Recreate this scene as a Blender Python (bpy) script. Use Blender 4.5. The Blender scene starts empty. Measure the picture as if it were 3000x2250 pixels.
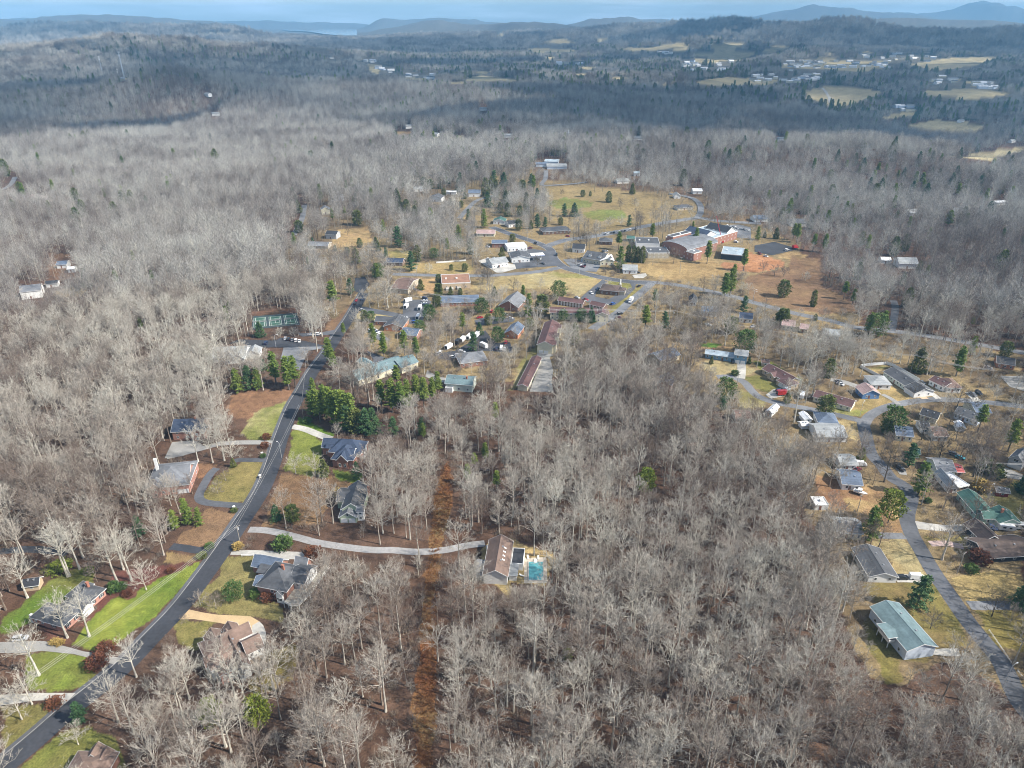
import bpy, bmesh, math, random
import numpy as np
from mathutils import Vector, Matrix, Euler

sc = bpy.context.scene
R = math.radians
# ---------------------------------------------------------------- camera, sky, sun, exposure
CAM_H, PITCH, FPX = 190.0, R(27.1), 2082.0          # flying height, tilt below the horizon, focal length in photo pixels
cam_d = bpy.data.cameras.new("camera")
cam = bpy.data.objects.new("camera", cam_d)
sc.collection.objects.link(cam)
cam.location = (0, 0, CAM_H)
cam.rotation_euler = (R(90) - PITCH, 0, 0)
cam_d.sensor_width = 36.0
cam_d.lens = 36.0 * FPX / 3000.0
cam_d.clip_start = 1.0
cam_d.clip_end = 80000.0
sc.camera = cam

SUN_EL, SUN_AZ = R(42.0), R(107.0)                  # azimuth clockwise from the viewing direction (+Y)
world = bpy.data.worlds.new("World")
sc.world = world
world.use_nodes = True
wn = world.node_tree
wn.nodes.clear()
w_out = wn.nodes.new("ShaderNodeOutputWorld")
w_bg = wn.nodes.new("ShaderNodeBackground")
w_sky = wn.nodes.new("ShaderNodeTexSky")
w_sky.sky_type = 'NISHITA'
w_sky.sun_disc = False
w_sky.sun_elevation = SUN_EL
w_sky.sun_rotation = SUN_AZ
w_sky.altitude = 300
w_sky.air_density = 1.0
w_sky.dust_density = 0.6
w_sky.ozone_density = 2.0
w_bg.inputs["Strength"].default_value = 0.11
# thin stratus streaks low in the sky
w_tc = wn.nodes.new("ShaderNodeTexCoord"); w_mp = wn.nodes.new("ShaderNodeMapping"); w_mp.inputs["Scale"].default_value = (2.2, 2.2, 26.0)
w_nz = wn.nodes.new("ShaderNodeTexNoise"); w_nz.inputs["Scale"].default_value = 2.6; w_nz.inputs["Detail"].default_value = 6.0; w_nz.inputs["Roughness"].default_value = 0.6
w_rp = wn.nodes.new("ShaderNodeMapRange"); w_rp.inputs[1].default_value = 0.45; w_rp.inputs[2].default_value = 0.7; w_rp.inputs[4].default_value = 0.9
w_mx = wn.nodes.new("ShaderNodeMix"); w_mx.data_type = 'RGBA'; w_mx.inputs[7].default_value = (8.5, 9.0, 9.6, 1)
wn.links.new(w_tc.outputs["Generated"], w_mp.inputs[0]); wn.links.new(w_mp.outputs[0], w_nz.inputs["Vector"]); wn.links.new(w_nz.outputs[0], w_rp.inputs[0])
wn.links.new(w_rp.outputs[0], w_mx.inputs[0]); wn.links.new(w_sky.outputs[0], w_mx.inputs[6]); wn.links.new(w_mx.outputs[2], w_bg.inputs["Color"])
wn.links.new(w_bg.outputs[0], w_out.inputs["Surface"])

sun_d = bpy.data.lights.new("sun", 'SUN')
sun_d.energy = 5.0
sun_d.angle = R(0.5)
sun_d.color = (1.0, 0.95, 0.87)
sun = bpy.data.objects.new("sun", sun_d)
sc.collection.objects.link(sun)
SUN_V = Vector((math.sin(SUN_AZ) * math.cos(SUN_EL), math.cos(SUN_AZ) * math.cos(SUN_EL), math.sin(SUN_EL)))
sun.rotation_euler = SUN_V.to_track_quat('Z', 'Y').to_euler()
sun.location = (300, -100, 600)

sc.view_settings.view_transform = 'Standard'
sc.view_settings.look = 'None'
sc.view_settings.gamma = 1.0
sc.view_settings.use_curve_mapping = False
sc.view_settings.exposure = 0.78
sc.render.engine = 'CYCLES'
sc.cycles.max_bounces = 4
sc.cycles.diffuse_bounces = 1
sc.cycles.glossy_bounces = 2
sc.cycles.transparent_max_bounces = 6
sc.cycles.volume_bounces = 0
sc.cycles.use_denoising = True
sc.cycles.use_adaptive_sampling = True
sc.cycles.adaptive_threshold = 0.02
sc.cycles.filter_width = 1.0

# ---------------------------------------------------------------- helpers
rnd = random.Random(7)
CP, SP = math.cos(PITCH), math.sin(PITCH)

def ground_hit(px, py):
    """point of the level ground seen at a photo pixel (3000 x 2250)"""
    u, v = (px - 1500) / FPX, (1125 - py) / FPX
    dx, dy, dz = u, CP + v * SP, -SP + v * CP
    t = CAM_H / -dz
    return dx * t, dy * t

def project(x, y, z):
    """photo pixel of world points (arrays allowed)"""
    zz = z - CAM_H
    dep = y * CP - zz * SP
    up = y * SP + zz * CP
    dep = np.maximum(dep, 1e-3)
    return 1500 + FPX * x / dep, 1125 - FPX * up / dep

def _hash(ix, iy, seed):
    h = (ix.astype(np.int64) * 374761393 + iy.astype(np.int64) * 668265263 + seed * 974711) & 0xffffffff
    h = ((h ^ (h >> 13)) * 1274126177) & 0xffffffff
    return ((h ^ (h >> 16)) & 0xffff) / 65535.0

def vnoise(x, y, s=1.0, seed=0):
    x = np.asarray(x, float) / s; y = np.asarray(y, float) / s
    ix, iy = np.floor(x), np.floor(y)
    fx, fy = x - ix, y - iy
    fx = fx * fx * (3 - 2 * fx); fy = fy * fy * (3 - 2 * fy)
    a, b = _hash(ix, iy, seed), _hash(ix + 1, iy, seed)
    c, d = _hash(ix, iy + 1, seed), _hash(ix + 1, iy + 1, seed)
    return (a * (1 - fx) + b * fx) * (1 - fy) + (c * (1 - fx) + d * fx) * fy

def fbm(x, y, s, seed=0, oct=4):
    v, a, t = 0, 0.5, 0
    for k in range(oct):
        v = v + a * vnoise(x, y, s / 2 ** k, seed + k * 17); t += a; a *= 0.5
    return v / t

def inside(px, py, poly):
    """even-odd test of point arrays against a polygon"""
    px = np.asarray(px); py = np.asarray(py)
    full = np.zeros(px.shape, bool)
    xs, ys = [q[0] for q in poly], [q[1] for q in poly]
    sel = np.nonzero((px >= min(xs)) & (px <= max(xs)) & (py >= min(ys)) & (py <= max(ys)))
    px, py = px[sel], py[sel]
    r = np.zeros(px.shape, bool)
    n = len(poly)
    for i in range(n):
        x1, y1 = poly[i]; x2, y2 = poly[(i + 1) % n]
        if y1 == y2: continue
        c = ((y1 > py) != (y2 > py)) & (px < (x2 - x1) * (py - y1) / (y2 - y1) + x1)
        r ^= c
    full[sel] = r
    return full

def zm(x0, y0, s, pts):
    """pixel points read in an enlarged crop back to photo pixels"""
    return [(x0 + x / s, y0 + y / s) for x, y in pts]

MATS = {}
def nodes_of(m):
    m.use_nodes = True
    nt = m.node_tree
    return nt, nt.nodes["Principled BSDF"]

def add(nt, typ, **kw):
    n = nt.nodes.new(typ)
    for k, v in kw.items():
        if k in n.inputs: n.inputs[k].default_value = v
        else: setattr(n, k, v)
    return n

def mat(name, col, rough=0.8, var=0.12, scale=1.5, metal=0.0, var2=0.0, scale2=0.1, bump=0.0, spec=None, per_object=0.0):
    """procedural paint: a base colour broken by two noises"""
    if name in MATS: return MATS[name]
    m = bpy.data.materials.new(name)
    nt, b = nodes_of(m)
    b.inputs["Roughness"].default_value = rough
    b.inputs["Metallic"].default_value = metal
    if spec is not None: b.inputs["Specular IOR Level"].default_value = spec
    geo = add(nt, "ShaderNodeNewGeometry")
    n1 = add(nt, "ShaderNodeTexNoise", Scale=scale, Detail=4.0)
    nt.links.new(geo.outputs["Position"], n1.inputs["Vector"])
    mr = add(nt, "ShaderNodeMapRange")
    mr.inputs[1].default_value = 0.25; mr.inputs[2].default_value = 0.75
    mr.inputs[3].default_value = 1 - var; mr.inputs[4].default_value = 1 + var
    nt.links.new(n1.outputs[0], mr.inputs[0])
    val = mr.outputs[0]
    if var2:
        n2 = add(nt, "ShaderNodeTexNoise", Scale=scale2, Detail=3.0)
        nt.links.new(geo.outputs["Position"], n2.inputs["Vector"])
        m2 = add(nt, "ShaderNodeMapRange")
        m2.inputs[1].default_value = 0.3; m2.inputs[2].default_value = 0.7
        m2.inputs[3].default_value = 1 - var2; m2.inputs[4].default_value = 1 + var2
        nt.links.new(n2.outputs[0], m2.inputs[0])
        mu = add(nt, "ShaderNodeMath", operation='MULTIPLY')
        nt.links.new(val, mu.inputs[0]); nt.links.new(m2.outputs[0], mu.inputs[1]); val = mu.outputs[0]
    if per_object:
        oi = add(nt, "ShaderNodeObjectInfo")
        m3 = add(nt, "ShaderNodeMapRange")
        m3.inputs[3].default_value = 1 - per_object; m3.inputs[4].default_value = 1 + per_object
        nt.links.new(oi.outputs["Random"], m3.inputs[0])
        mu = add(nt, "ShaderNodeMath", operation='MULTIPLY')
        nt.links.new(val, mu.inputs[0]); nt.links.new(m3.outputs[0], mu.inputs[1]); val = mu.outputs[0]
    hsv = add(nt, "ShaderNodeHueSaturation")
    hsv.inputs["Color"].default_value = (*col, 1)
    nt.links.new(val, hsv.inputs["Value"])
    nt.links.new(hsv.outputs[0], b.inputs["Base Color"])
    if bump:
        bp = add(nt, "ShaderNodeBump", Strength=bump, Distance=0.05)
        nt.links.new(n1.outputs[0], bp.inputs["Height"]); nt.links.new(bp.outputs[0], b.inputs["Normal"])
    MATS[name] = m
    return m

def mesh_from(name, verts, faces, smooth=False):
    me = bpy.data.meshes.new(name)
    me.from_pydata([tuple(v) for v in verts], [], [tuple(f) for f in faces])
    me.update()
    if smooth:
        me.polygons.foreach_set("use_smooth", [True] * len(me.polygons))
    return me

def link(o, parent=None):
    sc.collection.objects.link(o)
    if parent is not None: o.parent = parent
    return o

def obj(name, me, m=None, parent=None, loc=None, rz=0.0):
    o = bpy.data.objects.new(name, me)
    if m is not None and me is not None and len(me.materials) == 0:
        me.materials.append(m)
    link(o, parent)
    if loc is not None: o.location = loc
    if rz: o.rotation_euler = (0, 0, rz)
    return o

def tag(o, label=None, cat=None, group=None, kind=None):
    if label: o["label"] = label
    if cat: o["category"] = cat
    if group: o["group"] = group
    if kind: o["kind"] = kind
    return o

def empty(name, loc, rz=0.0):
    o = bpy.data.objects.new(name, None)
    o.empty_display_size = 0.5
    link(o); o.location = loc; o.rotation_euler = (0, 0, rz)
    return o

class MB:
    """collects boxes, prisms and tubes into one mesh"""
    def __init__(s): s.v, s.f = [], []
    def addmesh(s, v, f):
        k = len(s.v); s.v += [tuple(p) for p in v]; s.f += [tuple(i + k for i in q) for q in f]
        return s
    def box(s, x0, y0, z0, x1, y1, z1):
        v = [(x0, y0, z0), (x1, y0, z0), (x1, y1, z0), (x0, y1, z0), (x0, y0, z1), (x1, y0, z1), (x1, y1, z1), (x0, y1, z1)]
        f = [(0, 3, 2, 1), (4, 5, 6, 7), (0, 1, 5, 4), (1, 2, 6, 5), (2, 3, 7, 6), (3, 0, 4, 7)]
        return s.addmesh(v, f)
    def tube(s, pts, rad, n=6, cap=True):
        pts = [Vector(p) for p in pts]
        if not hasattr(rad, '__len__'): rad = [rad] * len(pts)
        v, f = [], []
        for i, p in enumerate(pts):
            d = (pts[min(i + 1, len(pts) - 1)] - pts[max(i - 1, 0)])
            d = d.normalized() if d.length > 1e-6 else Vector((0, 0, 1))
            a = d.cross(Vector((0, 0, 1)) if abs(d.z) < 0.9 else Vector((1, 0, 0))).normalized()
            b = d.cross(a)
            for k in range(n):
                t = 2 * math.pi * k / n
                v.append(p + (a * math.cos(t) + b * math.sin(t)) * rad[i])
        for i in range(len(pts) - 1):
            for k in range(n):
                k2 = (k + 1) % n
                f.append((i * n + k, i * n + k2, (i + 1) * n + k2, (i + 1) * n + k))
        if cap:
            f.append(tuple(range(n))[::-1]); f.append(tuple((len(pts) - 1) * n + k for k in range(n)))
        return s.addmesh(v, f)
    def prism(s, poly, z0, z1):
        n = len(poly)
        v = [(x, y, z0) for x, y in poly] + [(x, y, z1) for x, y in poly]
        f = [tuple(range(n))[::-1], tuple(range(n, 2 * n))] + [(i, (i + 1) % n, n + (i + 1) % n, n + i) for i in range(n)]
        return s.addmesh(v, f)
    def mesh(s, name, smooth=False): return mesh_from(name, s.v, s.f, smooth)
    def build(s, name, m, parent=None, smooth=False): return obj(name, s.mesh(name, smooth), m, parent)
# ---------------------------------------------------------------- terrain
HILLS = [  # photo column, distance, height, half width across, half width along
    (330, 1900, 74, 260, 170), (60, 3000, 40, 420, 300), (430, 3300, 56, 520, 300), (760, 3600, 18, 400, 300),
    (2480, 1130, 16, 260, 110), (2800, 1080, 14, 200, 100), (2150, 1250, 12, 200, 120), (3000, 1450, -52, 330, 200), (2600, 1700, -44, 420, 300), (2900, 2300, -25, 500, 400),
    (0, 1500, -14, 400, 300), (700, 1700, -10, 300, 300), (1050, 2300, 20, 420, 250), (1600, 1900, 14, 300, 200),
    (100, 6600, 52, 700, 500), (500, 6300, 52, 650, 450), (700, 6900, 30, 400, 500),
    (50, 10500, 112, 1100, 700), (380, 10000, 118, 900, 700), (640, 11500, 105, 900, 700),
    (1090, 12500, 70, 220, 600), (1180, 13500, 85, 400, 700), (1260, 9500, 110, 350, 600), (1450, 8800, 78, 500, 500),
    (1650, 8300, 76, 500, 500),
    (1850, 6600, 70, 480, 420), (2060, 6000, 52, 420, 380), (2280, 5600, 50, 420, 380), (2500, 5300, 48, 380, 360),
    (2720, 5000, 50, 420, 360), (2960, 4700, 56, 420, 360), (2150, 6000, 26, 200, 300), (2480, 5500, 30, 180, 260),
    (2020, 4300, 38, 260, 200), (2120, 4100, 38, 200, 180), (2270, 4100, 34, 190, 160), (2560, 3900, 18, 300, 200), (2800, 3300, 16, 360, 200),
    (2100, 9500, 95, 900, 600), (2500, 9000, 80, 900, 600), (2900, 8500, 92, 900, 600),
    (2300, 14000, 130, 1200, 900), (2800, 13000, 120, 1200, 900), (1800, 11200, 170, 520, 600), (1950, 12200, 140, 560, 600),
    (2450, 13800, 180, 800, 700), (2620, 15600, 260, 700, 900), (2790, 16200, 250, 520, 850), (2825, 15900, 72, 220, 540), (2930, 15000, 160, 270, 800),
    (3080, 14500, 230, 560, 800), (100, 14500, 205, 900, 700), (1350, 13000, 140, 900, 700), (800, 15500, 120, 1500, 700),
]
HX = [((px - 1500) / 2338.0 * d, d, h, sx, sy) for px, d, h, sx, sy in HILLS]
LAKE_Z = 58.0
def smooth01(a, b, t):
    k = np.clip((t - a) / (b - a), 0, 1); return k * k * (3 - 2 * k)

def height(x, y):
    x = np.asarray(x, float); y = np.asarray(y, float)
    d = np.hypot(x, y)
    z = 52.0 * smooth01(2200, 7500, d) + 0 * x
    far = smooth01(950, 2600, d)
    z = z + far * (fbm(x, y, 520, 3, 4) - 0.47) * 62
    z = z + smooth01(2500, 6000, d) * (fbm(x, y, 1500, 9, 4) - 0.5) * 60
    for hx, hy, h, sx, sy in HX:
        g = np.exp(-((x - hx) / sx) ** 2 / 2 - ((y - hy) / sy) ** 2 / 2)
        z = z + h * g * (0.5 + 1.0 * fbm(x, y, 200 + 0.03 * hy, 31, 5))
    # the lake lies in a flat basin
    vl = np.exp(-((x - (930 - 1500) / 2338.0 * y) / (0.09 * np.maximum(y, 1))) ** 6) * smooth01(3600, 5200, y) * (1 - smooth01(8000, 9000, y))
    z = z * (1 - 0.55 * vl)
    lk = np.exp(-((x - (905 - 1500) / 2338.0 * y) / (0.075 * np.maximum(y, 1))) ** 6) * smooth01(7600, 8600, y) * (1 - smooth01(13200, 14600, y))
    z = z * (1 - lk) + (LAKE_Z - 12) * lk
    return np.where(d < 900, 0.0, z * smooth01(900, 1150, d))

def P(px, py, dz=0.0):
    """world point of the land seen at a photo pixel"""
    x, y = ground_hit(px, py) if py > 70 else (0, 1e9)
    if py > 70 and math.hypot(x, y) < 890: return Vector((x, y, dz))
    u, v = (px - 1500) / FPX, (1125 - py) / FPX
    dx, dy, dz_ = u, CP + v * SP, -SP + v * CP
    ts = np.concatenate([np.linspace(600, 6000, 1800), np.linspace(6000, 30000, 1500)])
    X, Y, Z = dx * ts, dy * ts, CAM_H + dz_ * ts
    hit = np.nonzero(Z < height(X, Y))[0]
    i = hit[0] if len(hit) else len(ts) - 1
    return Vector((float(X[i]), float(Y[i]), float(height(X[i:i+1], Y[i:i+1])[0]) + dz))

# ---- what covers the ground: polygons in photo pixels, real surface colours
TAN = (0.335, 0.24, 0.11); OLIVE = (0.145, 0.13, 0.042); GREEN = (0.09, 0.14, 0.022); BROWN = (0.145, 0.087, 0.052)
CLAY = (0.30, 0.14, 0.065); LITTER = (0.098, 0.060, 0.041); MULCH = (0.13, 0.05, 0.04); RUST = (0.2, 0.08, 0.034); STRAW = (0.30, 0.25, 0.13)
ZB = lambda pts: zm(0, 1500, 3.687, pts)
ZC = lambda pts: zm(0, 1800, 3.687, pts)
ZD = lambda pts: zm(500, 1500, 4.424, pts)
ZE = lambda pts: zm(400, 1150, 3.16, pts)
ZF = lambda pts: zm(600, 800, 3.16, pts)
ZG = lambda pts: zm(1200, 800, 3.16, pts)
ZH = lambda pts: zm(1800, 800, 3.16, pts)
ZI = lambda pts: zm(2300, 950, 3.16, pts)
ZJ = lambda pts: zm(2300, 1400, 3.16, pts)
ZK = lambda pts: zm(2300, 1725, 3.16, pts)
ZL = lambda pts: zm(700, 450, 2.765, pts)
ZM = lambda pts: zm(1400, 450, 2.765, pts)
ZN = lambda pts: zm(2200, 450, 2.765, pts)
ZP = lambda pts: zm(1300, 1550, 3.175, pts)
ZU = lambda pts: zm(1000, 0, 2.212, pts)
ZV = lambda pts: zm(2000, 0, 2.212, pts)
RESID = [(1880, 950), (2100, 955), (2330, 905), (2600, 972), (3000, 1040), (3000, 2080), (2900, 1990), (2760, 1930), (2640, 2010), (2560, 1990), (2490, 1880), (2440, 1750), (2390, 1560), (2310, 1370), (2130, 1220), (1950, 1120)]
TOWN = [(800, 800), (880, 640), (930, 560), (1200, 530), (1350, 500), (1560, 480), (2060, 560), (2350, 640), (2340, 760), (2420, 870), (2520, 930), (2500, 965), (1900, 960), (1800, 1040), (1700, 1090), (1480, 1120), (1280, 1120), (1130, 1060), (1000, 950)]
TOWNW = [(800, 800), (880, 640), (930, 540), (1200, 500), (1400, 490), (1330, 560), (1290, 640), (1270, 720), (1190, 740), (1120, 690), (960, 720), (940, 780), (1060, 830), (1000, 930)]
TOWNE = [(2060, 555), (2360, 640), (2340, 720), (2230, 660), (2060, 640), (2065, 600), (1950, 560), (1790, 555), (1700, 530), (1570, 525), (1560, 470), (1800, 470)]
# (colour, second colour, tree chance, polygon)
COVER = [
    ((0.115, 0.082, 0.05), (0.235, 0.175, 0.09), 0.7, RESID), ((0.26, 0.19, 0.095), (0.13, 0.10, 0.058), 0.8, TOWN), ((0.10, 0.07, 0.045), (0.19, 0.14, 0.075), 0.85, TOWNW), (LITTER, (0.17, 0.12, 0.07), 0.7, TOWNE),
    (GREEN, (0.2, 0.215, 0.04), 0, ZB([(780, 1440), (950, 1230), (1200, 960), (1280, 910), (1380, 970), (1470, 920), (1500, 860), (1690, 730), (1890, 640), (2180, 530), (2212, 520), (2100, 700), (1900, 900), (1500, 1300), (1330, 1400), (1080, 1510)])),
    (MULCH, (0.11, 0.06, 0.04), 0, ZB([(480, 1300), (860, 1220), (950, 1230), (1200, 960), (1280, 910), (1380, 970), (1470, 920), (1500, 860), (1690, 730), (1890, 640), (2212, 530), (2212, 480), (1900, 560), (1650, 600), (1200, 680), (1150, 900), (1000, 1100), (700, 1300), (780, 1440), (600, 1430)])),
    (OLIVE, GREEN, 0, ZB([(300, 950), (480, 830), (560, 760), (800, 640), (1030, 640), (1000, 800), (700, 950), (450, 1100), (330, 1200), (100, 1300), (0, 1300), (0, 1200)])),
    (OLIVE, (0.13, 0.16, 0.03), 0, ZC([(320, 410), (520, 400), (960, 480), (1000, 660), (900, 770), (720, 845), (360, 850), (280, 700)])),
    ((0.24, 0.185, 0.075), OLIVE, 0.02, ZC([(0, 1000), (650, 930), (690, 985), (250, 1340), (0, 1530)])),
    (OLIVE, (0.13, 0.15, 0.03), 0, ZC([(190, 1659), (660, 1270), (900, 1190), (1250, 1290), (1380, 1659), (1300, 1800), (0, 1800)])),
    ((0.205, 0.17, 0.07), OLIVE, 0, ZD([(770, 562), (1130, 565), (1120, 800), (1120, 1100), (1450, 1250), (1420, 1450), (1150, 1350), (620, 1325), (250, 1250), (440, 1010), (600, 820)])),
    (OLIVE, (0.22, 0.17, 0.07), 0, ZD([(0, 1460), (90, 1395), (610, 1440), (500, 1600), (300, 1800), (100, 1700)])),
    ((0.17, 0.12, 0.04), OLIVE, 0.12, zm(400, 1750, 3.687, [(1400, 600), (1700, 500), (1780, 640), (1600, 900), (1400, 1000), (1200, 1060), (1200, 900), (1400, 750)])),
    (BROWN, (0.22, 0.12, 0.066), 0, ZE([(810, 150), (900, 20), (1080, -20), (1470, -30), (1420, 70), (1100, 190), (1030, 240), (850, 210)])),
    ((0.17, 0.18, 0.05), STRAW, 0, ZE([(1020, 250), (1100, 180), (1420, 60), (1370, 190), (1290, 390), (1270, 440), (1040, 455), (1000, 360)])),
    ((0.235, 0.185, 0.07), OLIVE, 0, ZE([(960, 640), (1195, 640), (1170, 760), (1010, 1030), (620, 1000), (605, 960), (720, 800), (860, 690)])),
    (BROWN, (0.2, 0.11, 0.06), 0, ZE([(480, 650), (750, 660), (730, 720), (600, 810), (510, 760)])),
    ((0.15, 0.095, 0.055), (0.215, 0.13, 0.07), 0.02, ZE([(650, 1060), (950, 1110), (720, 1450), (320, 1410), (420, 1300), (500, 1260)])),
    ((0.25, 0.18, 0.08), BROWN, 0, ZE([(280, 1480), (640, 1520), (620, 1560), (430, 1590), (250, 1570)])),
    (GREEN, GREEN, 0, ZE([(1495, 205), (1560, 250), (1800, 380), (1820, 410), (1700, 375), (1480, 290)])),
    ((0.15, 0.175, 0.035), OLIVE, 0, ZE([(1440, 350), (1560, 345), (1740, 440), (1710, 520), (1720, 690), (1640, 770), (1350, 745), (1375, 600)])),
    (GREEN, OLIVE, 0, ZE([(1820, 710), (2060, 760), (2060, 850), (1830, 790)])),
    ((0.20, 0.125, 0.065), (0.15, 0.09, 0.05), 0.12, ZE([(1330, 760), (1830, 780), (2000, 860), (1880, 900), (1750, 1000), (1700, 1230), (1190, 1230), (1230, 1000)])),
    (RUST, (0.15, 0.10, 0.045), 0, [(1312, 1350), (1328, 1400), (1320, 1500), (1300, 1560), (1282, 1660), (1280, 1800), (1280, 2110), (1264, 2270), (1206, 2270), (1222, 2000), (1236, 1800), (1254, 1640), (1270, 1480), (1294, 1380)]),
    (STRAW, OLIVE, 0, ZG([(1170, 680), (1230, 560), (1270, 520), (1185, 760), (1120, 790), (1010, 1080), (930, 1095), (1000, 900), (1080, 770)])),
    ((0.27, 0.21, 0.1), TAN, 0.02, ZP([(330, 190), (420, 100), (600, 100), (850, 180), (1000, 235), (1085, 300), (990, 420), (960, 520), (640, 520), (640, 640), (500, 560), (330, 400)])),
    (TAN, STRAW, 0.02, ZJ([(760, 600), (1060, 555), (1130, 590), (1180, 650), (1290, 885), (1020, 895), (900, 680)])),
    ((0.17, 0.125, 0.055), (0.14, 0.125, 0.035), 0, ZJ([(760, 985), (1340, 950), (1500, 1180), (1620, 1310), (1700, 1540), (1380, 1600), (1300, 1700), (1050, 1700), (1080, 1860), (960, 1930), (850, 1700), (700, 1330), (900, 1230)])),
    ((0.2, 0.105, 0.06), TAN, 0.03, ZI([(300, 1400), (640, 1450), (1060, 1560), (1080, 1700), (1060, 1980), (860, 1960), (600, 1800), (420, 1700), (300, 1600)])),
    (TAN, (0.22, 0.13, 0.07), 0.03, ZJ([(560, 200), (760, 200), (1070, 400), (1080, 490), (860, 500), (640, 380)])),
    ((0.2, 0.17, 0.07), OLIVE, 0.02, ZJ([(1830, 160), (2212, 0), (2212, 420), (1960, 280)])),
    (TAN, OLIVE, 0.02, ZJ([(1230, 520), (1700, 540), (1760, 640), (1360, 620)])),
    (TAN, (0.25, 0.19, 0.08), 0.02, ZJ([(1480, 900), (1900, 860), (2212, 900), (2212, 1150), (1700, 1160), (1560, 1060)])),
    ((0.22, 0.16, 0.05), OLIVE, 0.03, ZJ([(1740, 1220), (2212, 1200), (2212, 1600), (1980, 1560), (1800, 1330)])),
    (TAN, STRAW, 0, ZH([(830, 800), (1000, 810), (1200, 840), (1330, 900), (1200, 960), (1080, 945), (930, 950), (820, 900)])),
    (TAN, (0.24, 0.15, 0.08), 0.02, ZH([(400, 690), (700, 640), (1100, 690), (1110, 720), (820, 720), (640, 700), (560, 720), (390, 740)])),
    ((0.09, 0.17, 0.03), GREEN, 0, ZH([(790, 650), (960, 655), (975, 665), (930, 690), (800, 672)])),
    ((0.17, 0.175, 0.05), OLIVE, 0, ZH([(1200, 960), (1350, 940), (1420, 980), (1500, 1060), (1420, 1110), (1290, 1070)])),
    ((0.15, 0.165, 0.04), OLIVE, 0, ZH([(1290, 800), (1480, 840), (1720, 980), (1690, 1050), (1640, 980), (1360, 880)])),
    (STRAW, OLIVE, 0.05, ZH([(1150, 1060), (1400, 1180), (1330, 1260), (1150, 1240), (1120, 1150)])),
    ((0.145, 0.16, 0.045), TAN, 0, ZI([(750, 410), (930, 390), (980, 400), (880, 450), (860, 470)])),
    ((0.22, 0.165, 0.07), TAN, 0.02, ZI([(700, 620), (1000, 580), (1350, 690), (1060, 740), (880, 790), (800, 840), (720, 860), (430, 800), (640, 740)])),
    ((0.16, 0.17, 0.04), STRAW, 0, ZI([(420, 780), (640, 800), (790, 800), (700, 865), (440, 820)])),
    (TAN, STRAW, 0.02, ZI([(240, 950), (500, 880), (660, 900), (650, 1080), (500, 1010)])),
    ((0.3, 0.225, 0.105), STRAW, 0, ZM([(-10, 1030), (60, 1010), (500, 965), (600, 950), (960, 1000), (995, 1040), (900, 1100), (820, 1155), (740, 1120), (500, 1090), (130, 1100), (-60, 1100)])),
    ((0.21, 0.19, 0.06), STRAW, 0, ZM([(540, 1000), (600, 960), (900, 985), (960, 1010), (700, 1010)])),
    ((0.25, 0.17, 0.08), TAN, 0.01, ZM([(1280, 900), (1600, 860), (1900, 870), (2000, 920), (1990, 1000), (1500, 1030), (1350, 970)])),
    ((0.25, 0.185, 0.09), (0.2, 0.15, 0.07), 0.02, ZM([(520, 270), (760, 260), (1300, 300), (1750, 450), (1780, 500), (1200, 640), (760, 610), (600, 540)])),
    ((0.16, 0.185, 0.055), OLIVE, 0, ZM([(530, 400), (700, 355), (940, 395), (900, 440), (650, 445)])),
    ((0.16, 0.185, 0.055), OLIVE, 0, ZM([(850, 480), (1000, 450), (1180, 465), (1210, 520), (1000, 545), (880, 520)])),
    ((0.2, 0.19, 0.055), OLIVE, 0, ZM([(1060, 1030), (1240, 1050), (1265, 1090), (1180, 1120), (1060, 1095)])),
    ((0.24, 0.2, 0.07), OLIVE, 0, ZM([(1020, 1290), (1330, 1060), (1350, 1075), (1180, 1240), (1090, 1300)])),
    (CLAY, (0.30, 0.17, 0.1), 0, ZM([(1990, 880), (2140, 895), (2212, 930), (2140, 960), (1990, 940)])),
    (CLAY, (0.36, 0.2, 0.11), 0, ZN([(-40, 800), (100, 825), (290, 880), (260, 915), (100, 955), (-80, 955)])),
    (BROWN, TAN, 0, ZN([(200, 830), (330, 790), (470, 820), (440, 860), (300, 860)])),
    ((0.165, 0.10, 0.06), (0.2, 0.13, 0.07), 0.012, ZN([(0, 985), (300, 920), (330, 850), (560, 840), (575, 1080), (700, 1130), (830, 1210), (865, 1290), (600, 1300), (340, 1260), (0, 1180), (-60, 1020)])),
    (TAN, (0.3, 0.2, 0.1), 0.01, ZL([(780, 620), (1040, 590), (1070, 700), (1000, 770), (740, 750)])),
    (TAN, (0.32, 0.2, 0.1), 0.0, ZL([(1230, 1050), (1400, 1000), (1630, 1020), (1640, 1140), (1500, 1160), (1400, 1080), (1330, 1150), (1290, 1130)])),
    ((0.2, 0.18, 0.06), TAN, 0.02, ZL([(1200, 790), (1400, 780), (1380, 860), (1240, 860)])),
    (TAN, OLIVE, 0.01, ZL([(1260, 900), (1600, 890), (1850, 870), (1900, 930), (1850, 975), (1450, 970)])),
    ((0.2, 0.125, 0.07), BROWN, 0.0, ZL([(700, 1400), (850, 1280), (960, 1150), (1000, 1140), (900, 1260), (800, 1430), (740, 1440)])),
    (TAN, STRAW, 0.0, ZL([(950, 1290), (1280, 1290), (1290, 1340), (1100, 1370), (960, 1340)])),
    (BROWN, MULCH, 0.02, ZL([(80, 1320), (100, 1280), (480, 1250), (520, 1350), (490, 1290), (110, 1320)])),
    ((0.26, 0.19, 0.09), TAN, 0.03, zm(0, 450, 2.765, [(450, 1120), (560, 1080), (700, 1110), (660, 1160), (480, 1170)])),
    ((0.16, 0.09, 0.055), BROWN, 0.25, zm(0, 450, 2.765, [(400, 800), (700, 830), (700, 1000), (460, 1040), (390, 950)])),
    (CLAY, TAN, 0.0, ZU([(340, 850), (460, 852), (430, 880), (350, 878)])),
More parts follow.
